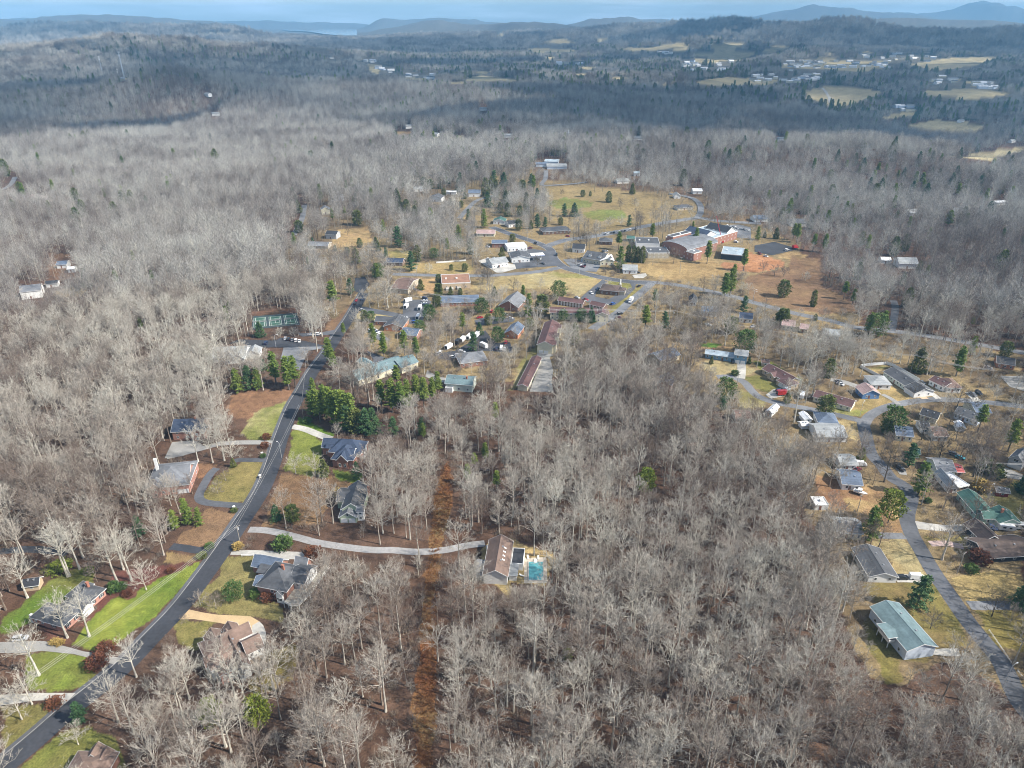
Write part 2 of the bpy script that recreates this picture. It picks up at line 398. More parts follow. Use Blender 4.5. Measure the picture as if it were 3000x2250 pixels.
    ((0.25, 0.23, 0.12), TAN, 0.02, ZU([(500, 865), (700, 895), (780, 880), (900, 950), (850, 985), (700, 960), (690, 920)])),
]
FARCOL = (0.36, 0.30, 0.17)
FAR_FIELDS = [
    ZV([(800, 590), (940, 555), (1060, 555), (1330, 600), (1180, 640), (1050, 690), (960, 675), (800, 640)]), ZV([(1470, 418), (1700, 378), (2070, 363), (1880, 432), (1640, 455)]),
    ZV([(180, 292), (300, 268), (425, 273), (400, 312), (200, 322)]), ZV([(505, 335), (600, 293), (710, 298), (640, 332), (530, 350)]), ZV([(40, 352), (300, 320), (480, 340), (420, 378), (100, 372)]),
    ZV([(-60, 285), (80, 308), (0, 335), (-60, 330)]), ZV([(80, 525), (300, 498), (620, 520), (560, 550), (150, 555)]), ZV([(1750, 508), (1990, 535), (1900, 555)]), ZV([(1270, 762), (1480, 716), (1530, 745), (1330, 775)]),
    ZV([(1450, 812), (1640, 776), (1970, 800), (1900, 855), (1500, 835)]), ZV([(1550, 590), (1900, 578), (2160, 600), (1900, 645), (1600, 625)]), ZV([(1720, 1012), (1900, 1000), (2230, 945), (2200, 990), (1980, 1045)]),
    ZV([(640, 420), (1000, 400), (1350, 395), (1300, 440), (900, 450), (650, 440)]), ZV([(740, 390), (1000, 375), (980, 395), (760, 405)]), ZV([(1000, 445), (1250, 435), (1200, 465), (1020, 460)]),
    ZV([(0, 400), (150, 380), (400, 385), (200, 400)]), ZV([(900, 350), (960, 335), (990, 355)]), ZV([(1140, 350), (1200, 330), (1250, 350)]),
    ZU([(800, 505), (900, 492), (1190, 515), (1100, 532), (820, 528)]), ZU([(1190, 312), (1500, 318), (1550, 336), (1240, 338)]), ZU([(1590, 275), (1740, 238), (1700, 270)]), ZU([(1300, 268), (1440, 248), (1560, 286), (1330, 278)]),
    ZU([(1780, 402), (1920, 383), (1940, 402)]), ZU([(1480, 468), (1650, 492), (1540, 494)]), ZU([(580, 530), (800, 528), (790, 550)]), ZU([(170, 420), (260, 420), (240, 485), (195, 472)]), ZU([(840, 460), (990, 458), (900, 492)]),
    ZU([(1720, 305), (2000, 310), (2230, 268), (2230, 312), (1900, 334)]), ZU([(980, 235), (1060, 205), (1050, 240)]), ZU([(840, 228), (930, 228), (880, 240)]), ZU([(1260, 372), (1400, 366), (1350, 385)]), ZU([(1700, 495), (1930, 505), (1800, 515)]),
    ZU([(1960, 540), (2170, 528), (2100, 550)]), ZU([(400, 505), (560, 505), (590, 520), (450, 518)]), ZU([(1520, 440), (1680, 430), (1600, 452)]),
]

# ---- the ground sheet: fine inside the view, coarse around it
rows = [2330]
while rows[-1] > 560: rows.append(rows[-1] - 4.2)
ry = [ground_hit(1500, r)[1] for r in rows]
while ry[-1] < 20500: ry.append(ry[-1] * 1.019)
rad = np.array([1, 40, 90, 115] + ry)
az = np.concatenate([np.linspace(-180, -57, 13)[:-1], np.linspace(-57, -39, 110)[:-1], np.linspace(-39, 39, 600), np.linspace(39, 57, 110)[1:], np.linspace(57, 180, 13)[1:-1]])
AZ, RD = np.meshgrid(np.radians(az), rad)
# rows of constant forward distance inside the view, circles around it
GX, GY = RD * np.sin(AZ), RD * np.cos(AZ)
GZ = height(GX, GY)
nr, nc = GX.shape
PXg, PYg = project(GX + ((fbm(GX, GY, 7, 50, 3) - .5) * 5 + (fbm(GX, GY, 26, 51, 2) - .5) * 2.5) * (RD < 1200), GY + ((fbm(GX, GY, 7, 60, 3) - .5) * 5 + (fbm(GX, GY, 26, 61, 2) - .5) * 2.5) * (RD < 1200), GZ)
infront = (GY > 60)
col = np.zeros((nr, nc, 4)); col[..., 3] = 1
n1 = fbm(GX, GY, 24, 5, 4)[..., None]; n2 = fbm(GX, GY, 5, 8, 3)[..., None]
lit = np.array(LITTER) * 0.95 * (0.72 + 0.6 * n2) * (1 - 0.25 * (n1 > 0.6)) + np.array((0.035, 0.012, 0.004)) * (n1 - 0.4)
col[..., :3] = np.where((RD > 2400)[..., None], np.array((0.115, 0.105, 0.085)) * (0.75 + 0.5 * n1), lit)
for c1, c2, ch, poly in COVER:
    m = inside(PXg, PYg, poly) & infront & (RD < 2300)
    k = np.clip((n1 - 0.35) * 3.3, 0, 1) * 0.65 + np.clip((n2 - 0.3) * 2.5, 0, 1) * 0.35
    cc = (np.array(c1) * (1 - k) + np.array(c2) * k) * (0.85 + 0.3 * n2)
    col[m, :3] = cc[m]
for poly in FAR_FIELDS:
    m = inside(PXg, PYg, poly) & infront
    cc = np.array(FARCOL) * (0.8 + 0.4 * n1)
    col[m, :3] = cc[m]
verts = np.stack([GX, GY, GZ], -1).reshape(-1, 3)
idx = np.arange(nr * nc).reshape(nr, nc)
nxt = np.roll(idx, -1, axis=1)
quads = np.stack([idx[:-1], idx[1:], nxt[1:], nxt[:-1]], -1).reshape(-1, 4)
me = bpy.data.meshes.new("ground")
me.vertices.add(len(verts)); me.vertices.foreach_set("co", verts.astype(np.float32).ravel())
me.loops.add(quads.size); me.polygons.add(len(quads))
me.loops.foreach_set("vertex_index", quads.astype(np.int32).ravel())
me.polygons.foreach_set("loop_start", np.arange(0, quads.size, 4, dtype=np.int32))
me.polygons.foreach_set("use_smooth", np.ones(len(quads), bool))
me.update(calc_edges=True)
ca = me.color_attributes.new("cover", 'FLOAT_COLOR', 'POINT')
ca.data.foreach_set("color", col.astype(np.float32).ravel())

gm = bpy.data.materials.new("ground_cover")
nt, b = nodes_of(gm)
b.inputs["Roughness"].default_value = 0.95
b.inputs["Specular IOR Level"].default_value = 0.1
at = add(nt, "ShaderNodeAttribute", attribute_name="cover")
geo = add(nt, "ShaderNodeNewGeometry")
prev = at.outputs["Color"]
for s, a in ((1.7, 0.5), (0.28, 0.28), (0.035, 0.22)):
    nz = add(nt, "ShaderNodeTexNoise", Scale=s, Detail=5.0, Roughness=0.65)
    nt.links.new(geo.outputs["Position"], nz.inputs["Vector"])
    mr = add(nt, "ShaderNodeMapRange")
    mr.inputs[1].default_value = .28; mr.inputs[2].default_value = .72; mr.inputs[3].default_value = 1 - a; mr.inputs[4].default_value = 1 + a
    nt.links.new(nz.outputs[0], mr.inputs[0])
    hs = add(nt, "ShaderNodeHueSaturation")
    nt.links.new(prev, hs.inputs["Color"]); nt.links.new(mr.outputs[0], hs.inputs["Value"])
    prev = hs.outputs[0]
nt.links.new(prev, b.inputs["Base Color"])
tag(obj("ground", me, gm), kind="structure")

# open country a tree crown must not hide (photo raster, 1/4 size)
mx, my = np.meshgrid(np.arange(750) * 4 + 2, np.arange(562) * 4 + 2)
CHANCE = np.ones((562, 750)); OPEN = np.zeros((562, 750), bool)
for c1, c2, ch, poly in COVER:
    m = inside(mx, my, poly)
    CHANCE[m] = ch
    if c1 is RUST: m = m & inside(mx + 14, my, poly) & inside(mx - 14, my, poly)     # crowns may lean over the edges of the cleared strip
    OPEN[m] = ch < 0.015
for poly in FAR_FIELDS:
    m = inside(mx, my, poly); CHANCE[m] = 0.0; OPEN[m] = True
def keep_open(poly, grow=0):
    m = inside(mx, my, poly); CHANCE[m] = 0; OPEN[m] = True

# ---------------------------------------------------------------- roads, drives, car parks
M_ASPH = mat("asphalt_new", (0.038, 0.040, 0.047), 0.85, .22, .9, var2=.28, scale2=.07)
M_ASPH_OLD = mat("asphalt_worn", (0.15, 0.153, 0.16), 0.9, .2, .7, var2=.28, scale2=.07)
M_ASPH_MID = mat("asphalt_mid", (0.085, 0.088, 0.097), 0.9, .2, .7, var2=.3, scale2=.06)
M_CONC = mat("concrete", (0.40, 0.38, 0.34), 0.9, .16, .8, var2=.22, scale2=.12)
M_AGG = mat("exposed_aggregate", (0.46, 0.33, 0.18), 0.95, .12, 3, var2=.1, scale2=.25)
M_GRAVEL = mat("gravel", (0.27, 0.26, 0.24), 0.95, .2, 2.5, var2=.12, scale2=.15)
M_LINE = mat("road_paint", (0.75, 0.75, 0.72), 0.7, .1, 2)
M_YLINE = mat("yellow_road_paint", (0.6, 0.42, 0.06), 0.7, .1, 2)
LAYER = [0.03]
def sheet(name, pts, m, z=None, mask=True):
    """flat paved polygon through photo pixels"""
    if z is None: LAYER[0] += 0.002; z = LAYER[0]
    w = [ground_hit(*p) for p in pts]
    bm = bmesh.new()
    vs = [bm.verts.new((x, y, z)) for x, y in w]
    f = bm.faces.new(vs)
    bmesh.ops.triangulate(bm, faces=[f])
    bmesh.ops.recalc_face_normals(bm, faces=bm.faces)
    me = bpy.data.meshes.new(name); bm.to_mesh(me); bm.free()
    for pl in me.polygons: break
    if me.polygons and me.polygons[0].normal.z < 0: me.flip_normals()
    if mask: keep_open(pts)
    return tag(obj(name, me, m), kind="structure")

def smooth_line(pts, n=6):
    out = []
    for i in range(len(pts) - 1):
        p0 = pts[max(i - 1, 0)]; p1 = pts[i]; p2 = pts[i + 1]; p3 = pts[min(i + 2, len(pts) - 1)]
        for k in range(n):
            t = k / n
            out.append(tuple(0.5 * (2 * b_ + (c - a) * t + (2 * a - 5 * b_ + 4 * c - d) * t * t + (3 * b_ - a - 3 * c + d) * t ** 3) for a, b_, c, d in zip(p0, p1, p2, p3)))
    out.append(tuple(pts[-1]))
    return out

def offset_line(w, o):
    out = []
    for i in range(len(w)):
        a = w[max(i - 1, 0)]; c = w[min(i + 1, len(w) - 1)]
        tx, ty = c[0] - a[0], c[1] - a[1]; l = math.hypot(tx, ty) or 1
        out.append((w[i][0] - ty / l * o, w[i][1] + tx / l * o))
    return out

def ribbon(name, w, half, m, z, parent=None, h=0.0):
    L, Rr = offset_line(w, half), offset_line(w, -half)
    v = [(x, y, z) for x, y in L] + [(x, y, z) for x, y in Rr]
    n = len(w)
    f = [(i, n + i, n + i + 1, i + 1) for i in range(n - 1)]
    if h:
        v += [(x, y, z - h) for x, y in L] + [(x, y, z - h) for x, y in Rr]
        f += [(i, i + 1, 2 * n + i + 1, 2 * n + i) for i in range(n - 1)] + [(n + i, 3 * n + i, 3 * n + i + 1, n + i + 1) for i in range(n - 1)]
    return obj(name, mesh_from(name, v, f), m, parent)

def road(name, pts, width, m, z=None, lines=None, curb=None, curve=True, mask=True):
    if z is None: LAYER[0] += 0.002; z = LAYER[0]
    w = [ground_hit(*p) if math.hypot(*ground_hit(*p)) < 890 else tuple(P(*p)[:2]) for p in pts]
    w = smooth_line(w) if curve else w
    o = ribbon(name, w, width / 2, m, z)
    if max(math.hypot(*q) for q in w) > 890:
        for vv in o.data.vertices: vv.co.z = float(height(np.array([vv.co.x]), np.array([vv.co.y]))[0]) + 0.6
    tag(o, kind="structure")
    if mask:
        for q, r in zip(offset_line(w, width / 2), offset_line(w, -width / 2)): pass
        L, Rr = offset_line(w, width / 2 + .5), offset_line(w, -width / 2 - .5)
        ring = L + Rr[::-1]
        px, py = project(np.array([q[0] for q in ring]), np.array([q[1] for q in ring]), np.zeros(len(ring)))
        keep_open(list(zip(px, py)))
    if curb:
        for s in ((1, -1) if curb == 2 else (curb,)):
            c = ribbon("curb", offset_line(w, s * (width / 2 + 0.14)), 0.14, M_CONC, z + 0.1, o, h=0.13)
    if lines == 'edge':
        for s in (1, -1):
            ribbon("edge_line", offset_line(w, s * (width / 2 - 0.3)), 0.06, M_LINE, z + 0.004, o)
    if lines == 'yellow':
        for s in (.12, -.12): ribbon("centre_line", offset_line(w, s), 0.06, M_YLINE, z + 0.004, o)
    return o, w

# the main road, from both edges as seen
le = [(-60, 2262), (0, 2223), (95, 2145), (184, 2068), (331, 1952), (415, 1868), (500, 1780), (560, 1704), (613, 1633), (660, 1566), (699, 1509), (720, 1479), (752, 1425), (777, 1365), (792, 1320), (808, 1273), (840, 1194), (869, 1145), (900, 1091), (942, 1034), (980, 977), (1008, 936), (1043, 879), (1056, 858)]
W0 = [ground_hit(*p) for p in le]
MAINW = 7.2
mw = offset_line(smooth_line(W0, 4), -MAINW / 2)
mr_ = ribbon("main_road", mw, MAINW / 2, M_ASPH, 0.2)
tag(mr_, kind="structure")
M_CURB = mat("curb_concrete", (0.26, 0.25, 0.235), .9, .2, .6, var2=.25, scale2=.12)
ribbon("curb", offset_line(mw, MAINW / 2 + .15), .14, M_CURB, 0.24, mr_, h=0.2)
ribbon("gutter", offset_line(mw, MAINW / 2 + 1.1), .7, M_ASPH_MID, 0.03, mr_)
ring = offset_line(mw, MAINW / 2 + 2) + offset_line(mw, -MAINW / 2 - 1)[::-1]
px_, py_ = project(np.array([q[0] for q in ring]), np.array([q[1] for q in ring]), np.zeros(len(ring)))
keep_open(list(zip(px_, py_)))
# roads of the right-hand neighbourhood
road("side_road", [(3060, 2140), (2990, 2060), (2935, 1945), (2875, 1870), (2828, 1810), (2780, 1740), (2733, 1672), (2697, 1610), (2670, 1562), (2657, 1510), (2668, 1455), (2650, 1424), (2609, 1398), (2583, 1364), (2550, 1325), (2536, 1272), (2528, 1236)], 6.4, M_ASPH_MID)
road("lane", [(2528, 1236), (2500, 1227), (2389, 1202), (2322, 1189), (2275, 1180), (2227, 1164), (2202, 1145), (2180, 1120), (2142, 1104), (2100, 1104)], 5.2, M_ASPH_OLD)
road("lane", [(2530, 1250), (2545, 1222), (2580, 1200), (2632, 1184), (2711, 1172), (2775, 1171), (2882, 1178), (3040, 1196)], 5.6, M_ASPH_OLD)
road("highway", [(1840, 826), (1914, 827), (2015, 840), (2145, 868), (2211, 887), (2325, 917), (2430, 939), (2500, 958), (2600, 969), (2680, 978), (2794, 997), (2900, 1015), (3080, 1048)], 7.0, M_ASPH_OLD)
road("lane", [(2612, 970), (2618, 940), (2623, 900), (2617, 880)], 5, M_ASPH_MID)
# town roads
road("town_road", [(1440, 665), (1480, 680), (1527, 696), (1575, 712), (1610, 730), (1622, 757), (1653, 783), (1707, 799), (1772, 815), (1852, 826), (1917, 830)], 9.0, M_ASPH_MID, lines='edge')
road("town_road", [(1150, 803), (1250, 806), (1400, 808), (1500, 803), (1580, 795), (1640, 784)], 7.0, M_ASPH_OLD)
road("town_road", [(1600, 722), (1640, 708), (1671, 701), (1762, 689), (1888, 663), (2015, 642), (2060, 640), (2105, 647), (2230, 655)], 9.5, M_ASPH_OLD)
road("town_road", [(2040, 642), (2052, 625), (2051, 602), (2033, 584), (1997, 575), (1960, 570)], 7, M_ASPH_OLD)
road("town_road", [(1911, 828), (1880, 856), (1845, 884), (1809, 917), (1747, 956), (1735, 965)], 7.0, M_ASPH_OLD)
road("lane", [(1345, 640), (1369, 613), (1398, 587), (1450, 572)], 6, M_ASPH_OLD)
road("lane", [(1600, 500), (1598, 525), (1590, 545), (1671, 541), (1720, 535)], 6, M_ASPH_OLD)
road("lane", [(860, 690), (885, 640), (892, 600)], 6, M_ASPH_OLD)
road("lane", [(0, 560), (30, 545), (45, 520)], 6, M_ASPH_OLD)
road("country_road", ZV([(955, 672), (950, 630), (930, 600), (905, 572)]), 9, M_CONC, mask=False)
# driveways
DR = "driveway"
road(DR, ZE([(1440, 315), (1560, 340), (1700, 395), (1800, 430)]), 4.6, M_CONC)
road(DR, ZE([(1040, 1270), (1180, 1275), (1350, 1305), (1520, 1350), (1700, 1395), (2000, 1440), (2212, 1460)]) + [(1150, 1612), (1220, 1617), (1300, 1612), (1370, 1598), (1420, 1592)], 3.8, mat('grey_drive', (0.27, 0.26, 0.25), .95, .16, .8, var2=.2, scale2=.1))
sheet("driveway", ZP([(390, 150), (600, 130), (600, 190), (500, 160), (420, 185), (400, 200)]), M_CONC)
road(DR, ZE([(1000, 1050), (850, 1040), (650, 1020), (580, 980), (600, 900), (680, 760), (745, 700)]), 4.0, M_ASPH_MID)
road(DR, ZE([(1210, 625), (1080, 625), (950, 625), (900, 640)]), 3.6, M_ASPH_MID)
road(DR, ZE([(1270, 465), (1100, 462), (900, 465), (750, 480), (600, 520), (450, 560), (280, 600)]), 4.0, M_GRAVEL)
sheet("driveway", ZE([(330, 460), (560, 440), (640, 520), (420, 590), (260, 610)]), M_GRAVEL)
road(DR, ZE([(680, 1470), (560, 1460), (440, 1440), (320, 1425)]), 4.0, M_ASPH)
road(DR, [(200, 1620), (130, 1612), (60, 1610), (-40, 1622)], 4.0, M_ASPH)
sheet("driveway", ZD([(790, 510), (850, 490), (1180, 500), (1700, 520), (1780, 620), (1480, 610), (1140, 562), (770, 558)]), M_CONC)
sheet("driveway", ZD([(110, 1395), (240, 1265), (420, 1305), (620, 1335), (900, 1345), (1040, 1355), (1150, 1420), (1060, 1470), (1050, 1580), (1000, 1640), (800, 1659), (640, 1600), (760, 1470), (640, 1440), (300, 1390)]), M_AGG)
sheet("driveway", ZD([(1150, 1420), (1200, 1470), (1235, 1560), (1240, 1700), (1200, 1750), (1040, 1680), (1050, 1580), (1060, 1470)]), M_CONC)
sheet("driveway", ZC([(1300, 470), (1180, 445), (900, 400), (700, 345), (480, 290), (300, 290), (0, 300), (0, 420), (280, 415), (460, 395), (800, 430), (1000, 480), (1230, 540)]), M_GRAVEL)
sheet("driveway", ZC([(820, 850), (700, 850), (380, 850), (0, 872), (0, 990), (360, 935), (540, 925), (650, 925), (680, 985)]), M_CONC)
road(DR, ZJ([(1015, 930), (1100, 930), (1200, 935), (1340, 945)]), 4.5, M_CONC)
sheet("driveway", ZJ([(840, 505), (1080, 510), (1130, 570), (940, 565), (840, 560)]), M_ASPH_OLD)
sheet("driveway", ZJ([(1200, 400), (1330, 420), (1480, 440), (1750, 420), (1900, 480), (1500, 500), (1230, 475)]), M_CONC)
road(DR, ZJ([(1700, 1180), (1850, 1185), (2000, 1180), (2212, 1185)]), 4.5, M_ASPH_OLD)
road(DR, ZJ([(1340, 610), (1500, 610), (1650, 640)]), 3.5, mat("pink_gravel", (0.42, 0.31, 0.28), 0.95, .15, 2))
sheet("driveway", ZJ([(1370, 1590), (1480, 1580), (1600, 1580), (1620, 1650), (1500, 1650), (1370, 1640)]), M_CONC)
road(DR, ZH([(1175, 835), (1178, 900), (1170, 975)]), 5, M_CONC)
sheet("driveway", ZH([(1400, 1130), (1470, 1075), (1580, 1080), (1560, 1140), (1450, 1165)]), M_CONC)
sheet("driveway", ZI([(1100, 620), (1190, 610), (1330, 690), (1270, 695), (1180, 640)]), mat("pale_clay_drive", (0.5, 0.36, 0.24), 0.95, .15, 2))
road(DR, ZI([(1240, 545), (1320, 610), (1420, 690)]), 3.6, M_CONC)
road(DR, ZI([(1700, 630), (1740, 670), (1780, 720)]), 4.5, M_CONC)
road(DR, ZI([(420, 510), (560, 540), (700, 590), (780, 620)]), 5, M_GRAVEL)
sheet("driveway", ZI([(1900, 1300), (2050, 1330), (2212, 1400), (2212, 1450), (2050, 1420), (1950, 1360)]), M_GRAVEL)
sheet("driveway", ZI([(1020, 1330), (1110, 1330), (1130, 1400), (1060, 1390)]), M_GRAVEL)
road(DR, ZI([(900, 650), (980, 690), (1050, 740)]), 3, M_GRAVEL)
sheet("gravel_yard", ZI([(1990, 480), (2212, 480), (2212, 620), (2080, 580)]), M_GRAVEL)
# car parks
LOT = "car_park"
sheet(LOT, ZF([(210, 660), (310, 615), (640, 625), (700, 600), (930, 630), (1180, 690), (1110, 680), (900, 690), (640, 690), (560, 690), (430, 690), (330, 640)]), M_ASPH)
sheet(LOT, ZF([(730, 690), (1080, 680), (1080, 700), (960, 720), (880, 900), (800, 880), (700, 800)]), M_ASPH_OLD)
sheet(LOT, ZF([(860, 560), (1050, 555), (1240, 520), (1190, 570), (900, 590)]), M_ASPH_MID)
sheet(LOT, ZL([(940, 1010), (1020, 1000), (1060, 1060), (1000, 1140), (930, 1110)]), M_ASPH)
sheet(LOT, ZL([(970, 1250), (1000, 1240), (1330, 1300), (1310, 1330), (1000, 1280)]), M_ASPH_MID)
sheet(LOT, ZL([(1330, 1190), (1530, 1180), (1560, 1200), (1500, 1330), (1470, 1390), (1290, 1370), (1330, 1300)]), M_ASPH_MID)
sheet(LOT, ZG([(420, 720), (560, 640), (660, 560), (700, 530), (790, 650), (930, 640), (960, 740), (690, 720), (560, 730), (380, 810), (260, 790), (300, 740)]), M_ASPH)
sheet(LOT, ZG([(600, 440), (740, 400), (980, 420), (960, 450), (720, 480), (620, 480)]), M_ASPH_MID)
sheet(LOT, ZF([(1500, 540), (1590, 530), (1720, 620), (1640, 640), (1560, 590)]), M_ASPH_OLD)
sheet(LOT, ZF([(1500, 720), (1600, 760), (1760, 810), (1640, 880), (1540, 900), (1560, 800)]), M_ASPH_MID)
sheet(LOT, ZF([(2060, 900), (2160, 960), (2330, 990), (2300, 1020), (2160, 1010), (2040, 960)]), M_GRAVEL)
sheet(LOT, ZM([(1010, 1020), (1050, 1040), (960, 1120), (950, 1160), (1060, 1180), (1170, 1120), (1220, 1130), (1210, 1160), (1110, 1228), (880, 1205), (830, 1170), (900, 1110)]), M_ASPH_MID)
sheet(LOT, ZM([(1010, 1180), (1060, 1182), (1170, 1122), (1250, 1085), (1230, 1045), (1280, 1060), (1270, 1100), (1200, 1165), (1110, 1230), (1000, 1215)]), M_ASPH_MID)
sheet(LOT, ZM([(240, 800), (420, 770), (560, 790), (600, 860), (640, 910), (300, 935), (280, 880)]), M_ASPH_MID)
sheet(LOT, ZM([(0, 870), (60, 850), (300, 900), (310, 935), (200, 965), (150, 965)]), M_CONC)
sheet(LOT, ZM([(690, 860), (760, 850), (900, 880), (1000, 900), (960, 960), (850, 950), (760, 930)]), M_ASPH_OLD)
sheet(LOT, ZM([(1250, 985), (1360, 970), (1370, 990), (1340, 1010), (1270, 1010)]), M_CONC)
sheet(LOT, ZM([(1000, 640), (1290, 595), (1320, 610), (1100, 655), (1010, 665)]), M_ASPH_OLD)
sheet(LOT, ZM([(1980, 580), (2120, 575), (2212, 600), (2212, 690), (2100, 680), (2100, 640)]), M_ASPH_OLD)
sheet(LOT, ZN([(30, 745), (190, 715), (385, 775), (170, 825), (30, 795)]), M_ASPH)
sheet(LOT, ZG([(1180, 745), (1300, 740), (1340, 760), (1200, 820), (1160, 1090), (1330, 1100), (1300, 900), (1220, 820), (1100, 1100), (1130, 1000)]), M_GRAVEL)
sheet(LOT, ZG([(1180, 750), (1290, 750), (1330, 900), (1300, 1100), (1110, 1100), (1200, 850)]), M_GRAVEL)
# orange mud of the school building site is part of the ground; the lake
lw = []
def lake_pt(px, py):
    u, v = (px - 1500) / FPX, (1125 - py) / FPX
    t = (CAM_H - LAKE_Z) / (SP - v * CP)
    return (u * t, (CP + v * SP) * t, LAKE_Z)
water = bpy.data.materials.new("lake_water"); nt, b = nodes_of(water)
b.inputs["Base Color"].default_value = (0.2, 0.25, 0.3, 1); b.inputs["Roughness"].default_value = 0.08
wt = add(nt, "ShaderNodeTexNoise", Scale=0.02, Detail=4.0); bp = add(nt, "ShaderNodeBump", Strength=0.04, Distance=1.0)
nt.links.new(wt.outputs[0], bp.inputs["Height"]); nt.links.new(bp.outputs[0], b.inputs["Normal"])
lp = [lake_pt(*p) for p in [(825, 86), (870, 84), (905, 90), (935, 86), (915, 78), (960, 75), (1010, 78), (1046, 84), (1046, 104), (1000, 104), (955, 100), (900, 92), (845, 90)]]
bm = bmesh.new(); fv = bm.faces.new([bm.verts.new(p) for p in lp]); bmesh.ops.triangulate(bm, faces=[fv])
me = bpy.data.meshes.new("lake"); bm.to_mesh(me); bm.free()
if me.polygons[0].normal.z < 0: me.flip_normals()
tag(obj("lake", me, water), kind="structure")
lp = [lake_pt(*p) for p in [(1085, 104), (1135, 106), (1130, 108), (1095, 108)]]
tag(obj("lake", mesh_from("lake_arm", lp, [(0, 1, 2, 3)]), water), kind="structure")
# ---------------------------------------------------------------- bare trees
def bark_mat(name, ramp, sat=1.0):
    m = bpy.data.materials.new(name); nt, b = nodes_of(m)
    b.inputs["Roughness"].default_value = 0.9; b.inputs["Specular IOR Level"].default_value = 0.15
    oi = add(nt, "ShaderNodeObjectInfo")
    nz = add(nt, "ShaderNodeTexNoise", Scale=0.006, Detail=4.0, Roughness=.65)
    nt.links.new(oi.outputs["Location"], nz.inputs["Vector"])
    mx_ = add(nt, "ShaderNodeMath", operation='MULTIPLY_ADD')
    mx_.inputs[1].default_value = 0.85
    nt.links.new(oi.outputs["Random"], mx_.inputs[0])
    m2 = add(nt, "ShaderNodeMath", operation='MULTIPLY_ADD'); m2.inputs[1].default_value = 2.4; m2.inputs[2].default_value = -1.2
    nt.links.new(nz.outputs[0], m2.inputs[0]); nt.links.new(m2.outputs[0], mx_.inputs[2])
    rp = add(nt, "ShaderNodeValToRGB")
    while len(rp.color_ramp.elements) < len(ramp): rp.color_ramp.elements.new(0.5)
    for e, (p, c) in zip(rp.color_ramp.elements, ramp): e.position = p; e.color = (*c, 1)
    nt.links.new(mx_.outputs[0], rp.inputs[0])
    geo = add(nt, "ShaderNodeNewGeometry")
    n3 = add(nt, "ShaderNodeTexNoise", Scale=0.9, Detail=3.0); nt.links.new(geo.outputs["Position"], n3.inputs["Vector"])
    mr = add(nt, "ShaderNodeMapRange"); mr.inputs[1].default_value = .3; mr.inputs[2].default_value = .7; mr.inputs[3].default_value = .7; mr.inputs[4].default_value = 1.25
    nt.links.new(n3.outputs[0], mr.inputs[0])
    hs = add(nt, "ShaderNodeHueSaturation"); nt.links.new(rp.outputs[0], hs.inputs["Color"]); nt.links.new(mr.outputs[0], hs.inputs["Value"])
    nt.links.new(hs.outputs[0], b.inputs["Base Color"])
    return m
M_BARK = bark_mat("grey_bark", [(0.0, (0.20, 0.155, 0.12)), (0.25, (0.35, 0.305, 0.25)), (0.62, (0.465, 0.425, 0.355)), (1.0, (0.55, 0.515, 0.43))])
M_TWIG = bark_mat("twigs", [(0.0, (0.19, 0.145, 0.115)), (0.25, (0.34, 0.295, 0.245)), (0.62, (0.45, 0.41, 0.345)), (1.0, (0.53, 0.495, 0.415))])
M_TWIG2 = bark_mat("twigs_distant_shaded", [(0.0, (0.15, 0.125, 0.11)), (0.25, (0.26, 0.235, 0.21)), (0.62, (0.37, 0.35, 0.315)), (1.0, (0.46, 0.445, 0.40))])  # distant trees' twigs: greyer, with the shade between twigs darkened into the colour
M_WHITE = bark_mat("pale_bark", [(0.0, (0.43, 0.39, 0.32)), (1.0, (0.58, 0.545, 0.465))])
M_DARKB = bark_mat("dark_bark", [(0.0, (0.10, 0.085, 0.07)), (1.0, (0.2, 0.18, 0.16))])

def rot_about(d, ax, a): return (Matrix.Rotation(a, 3, ax) @ d)

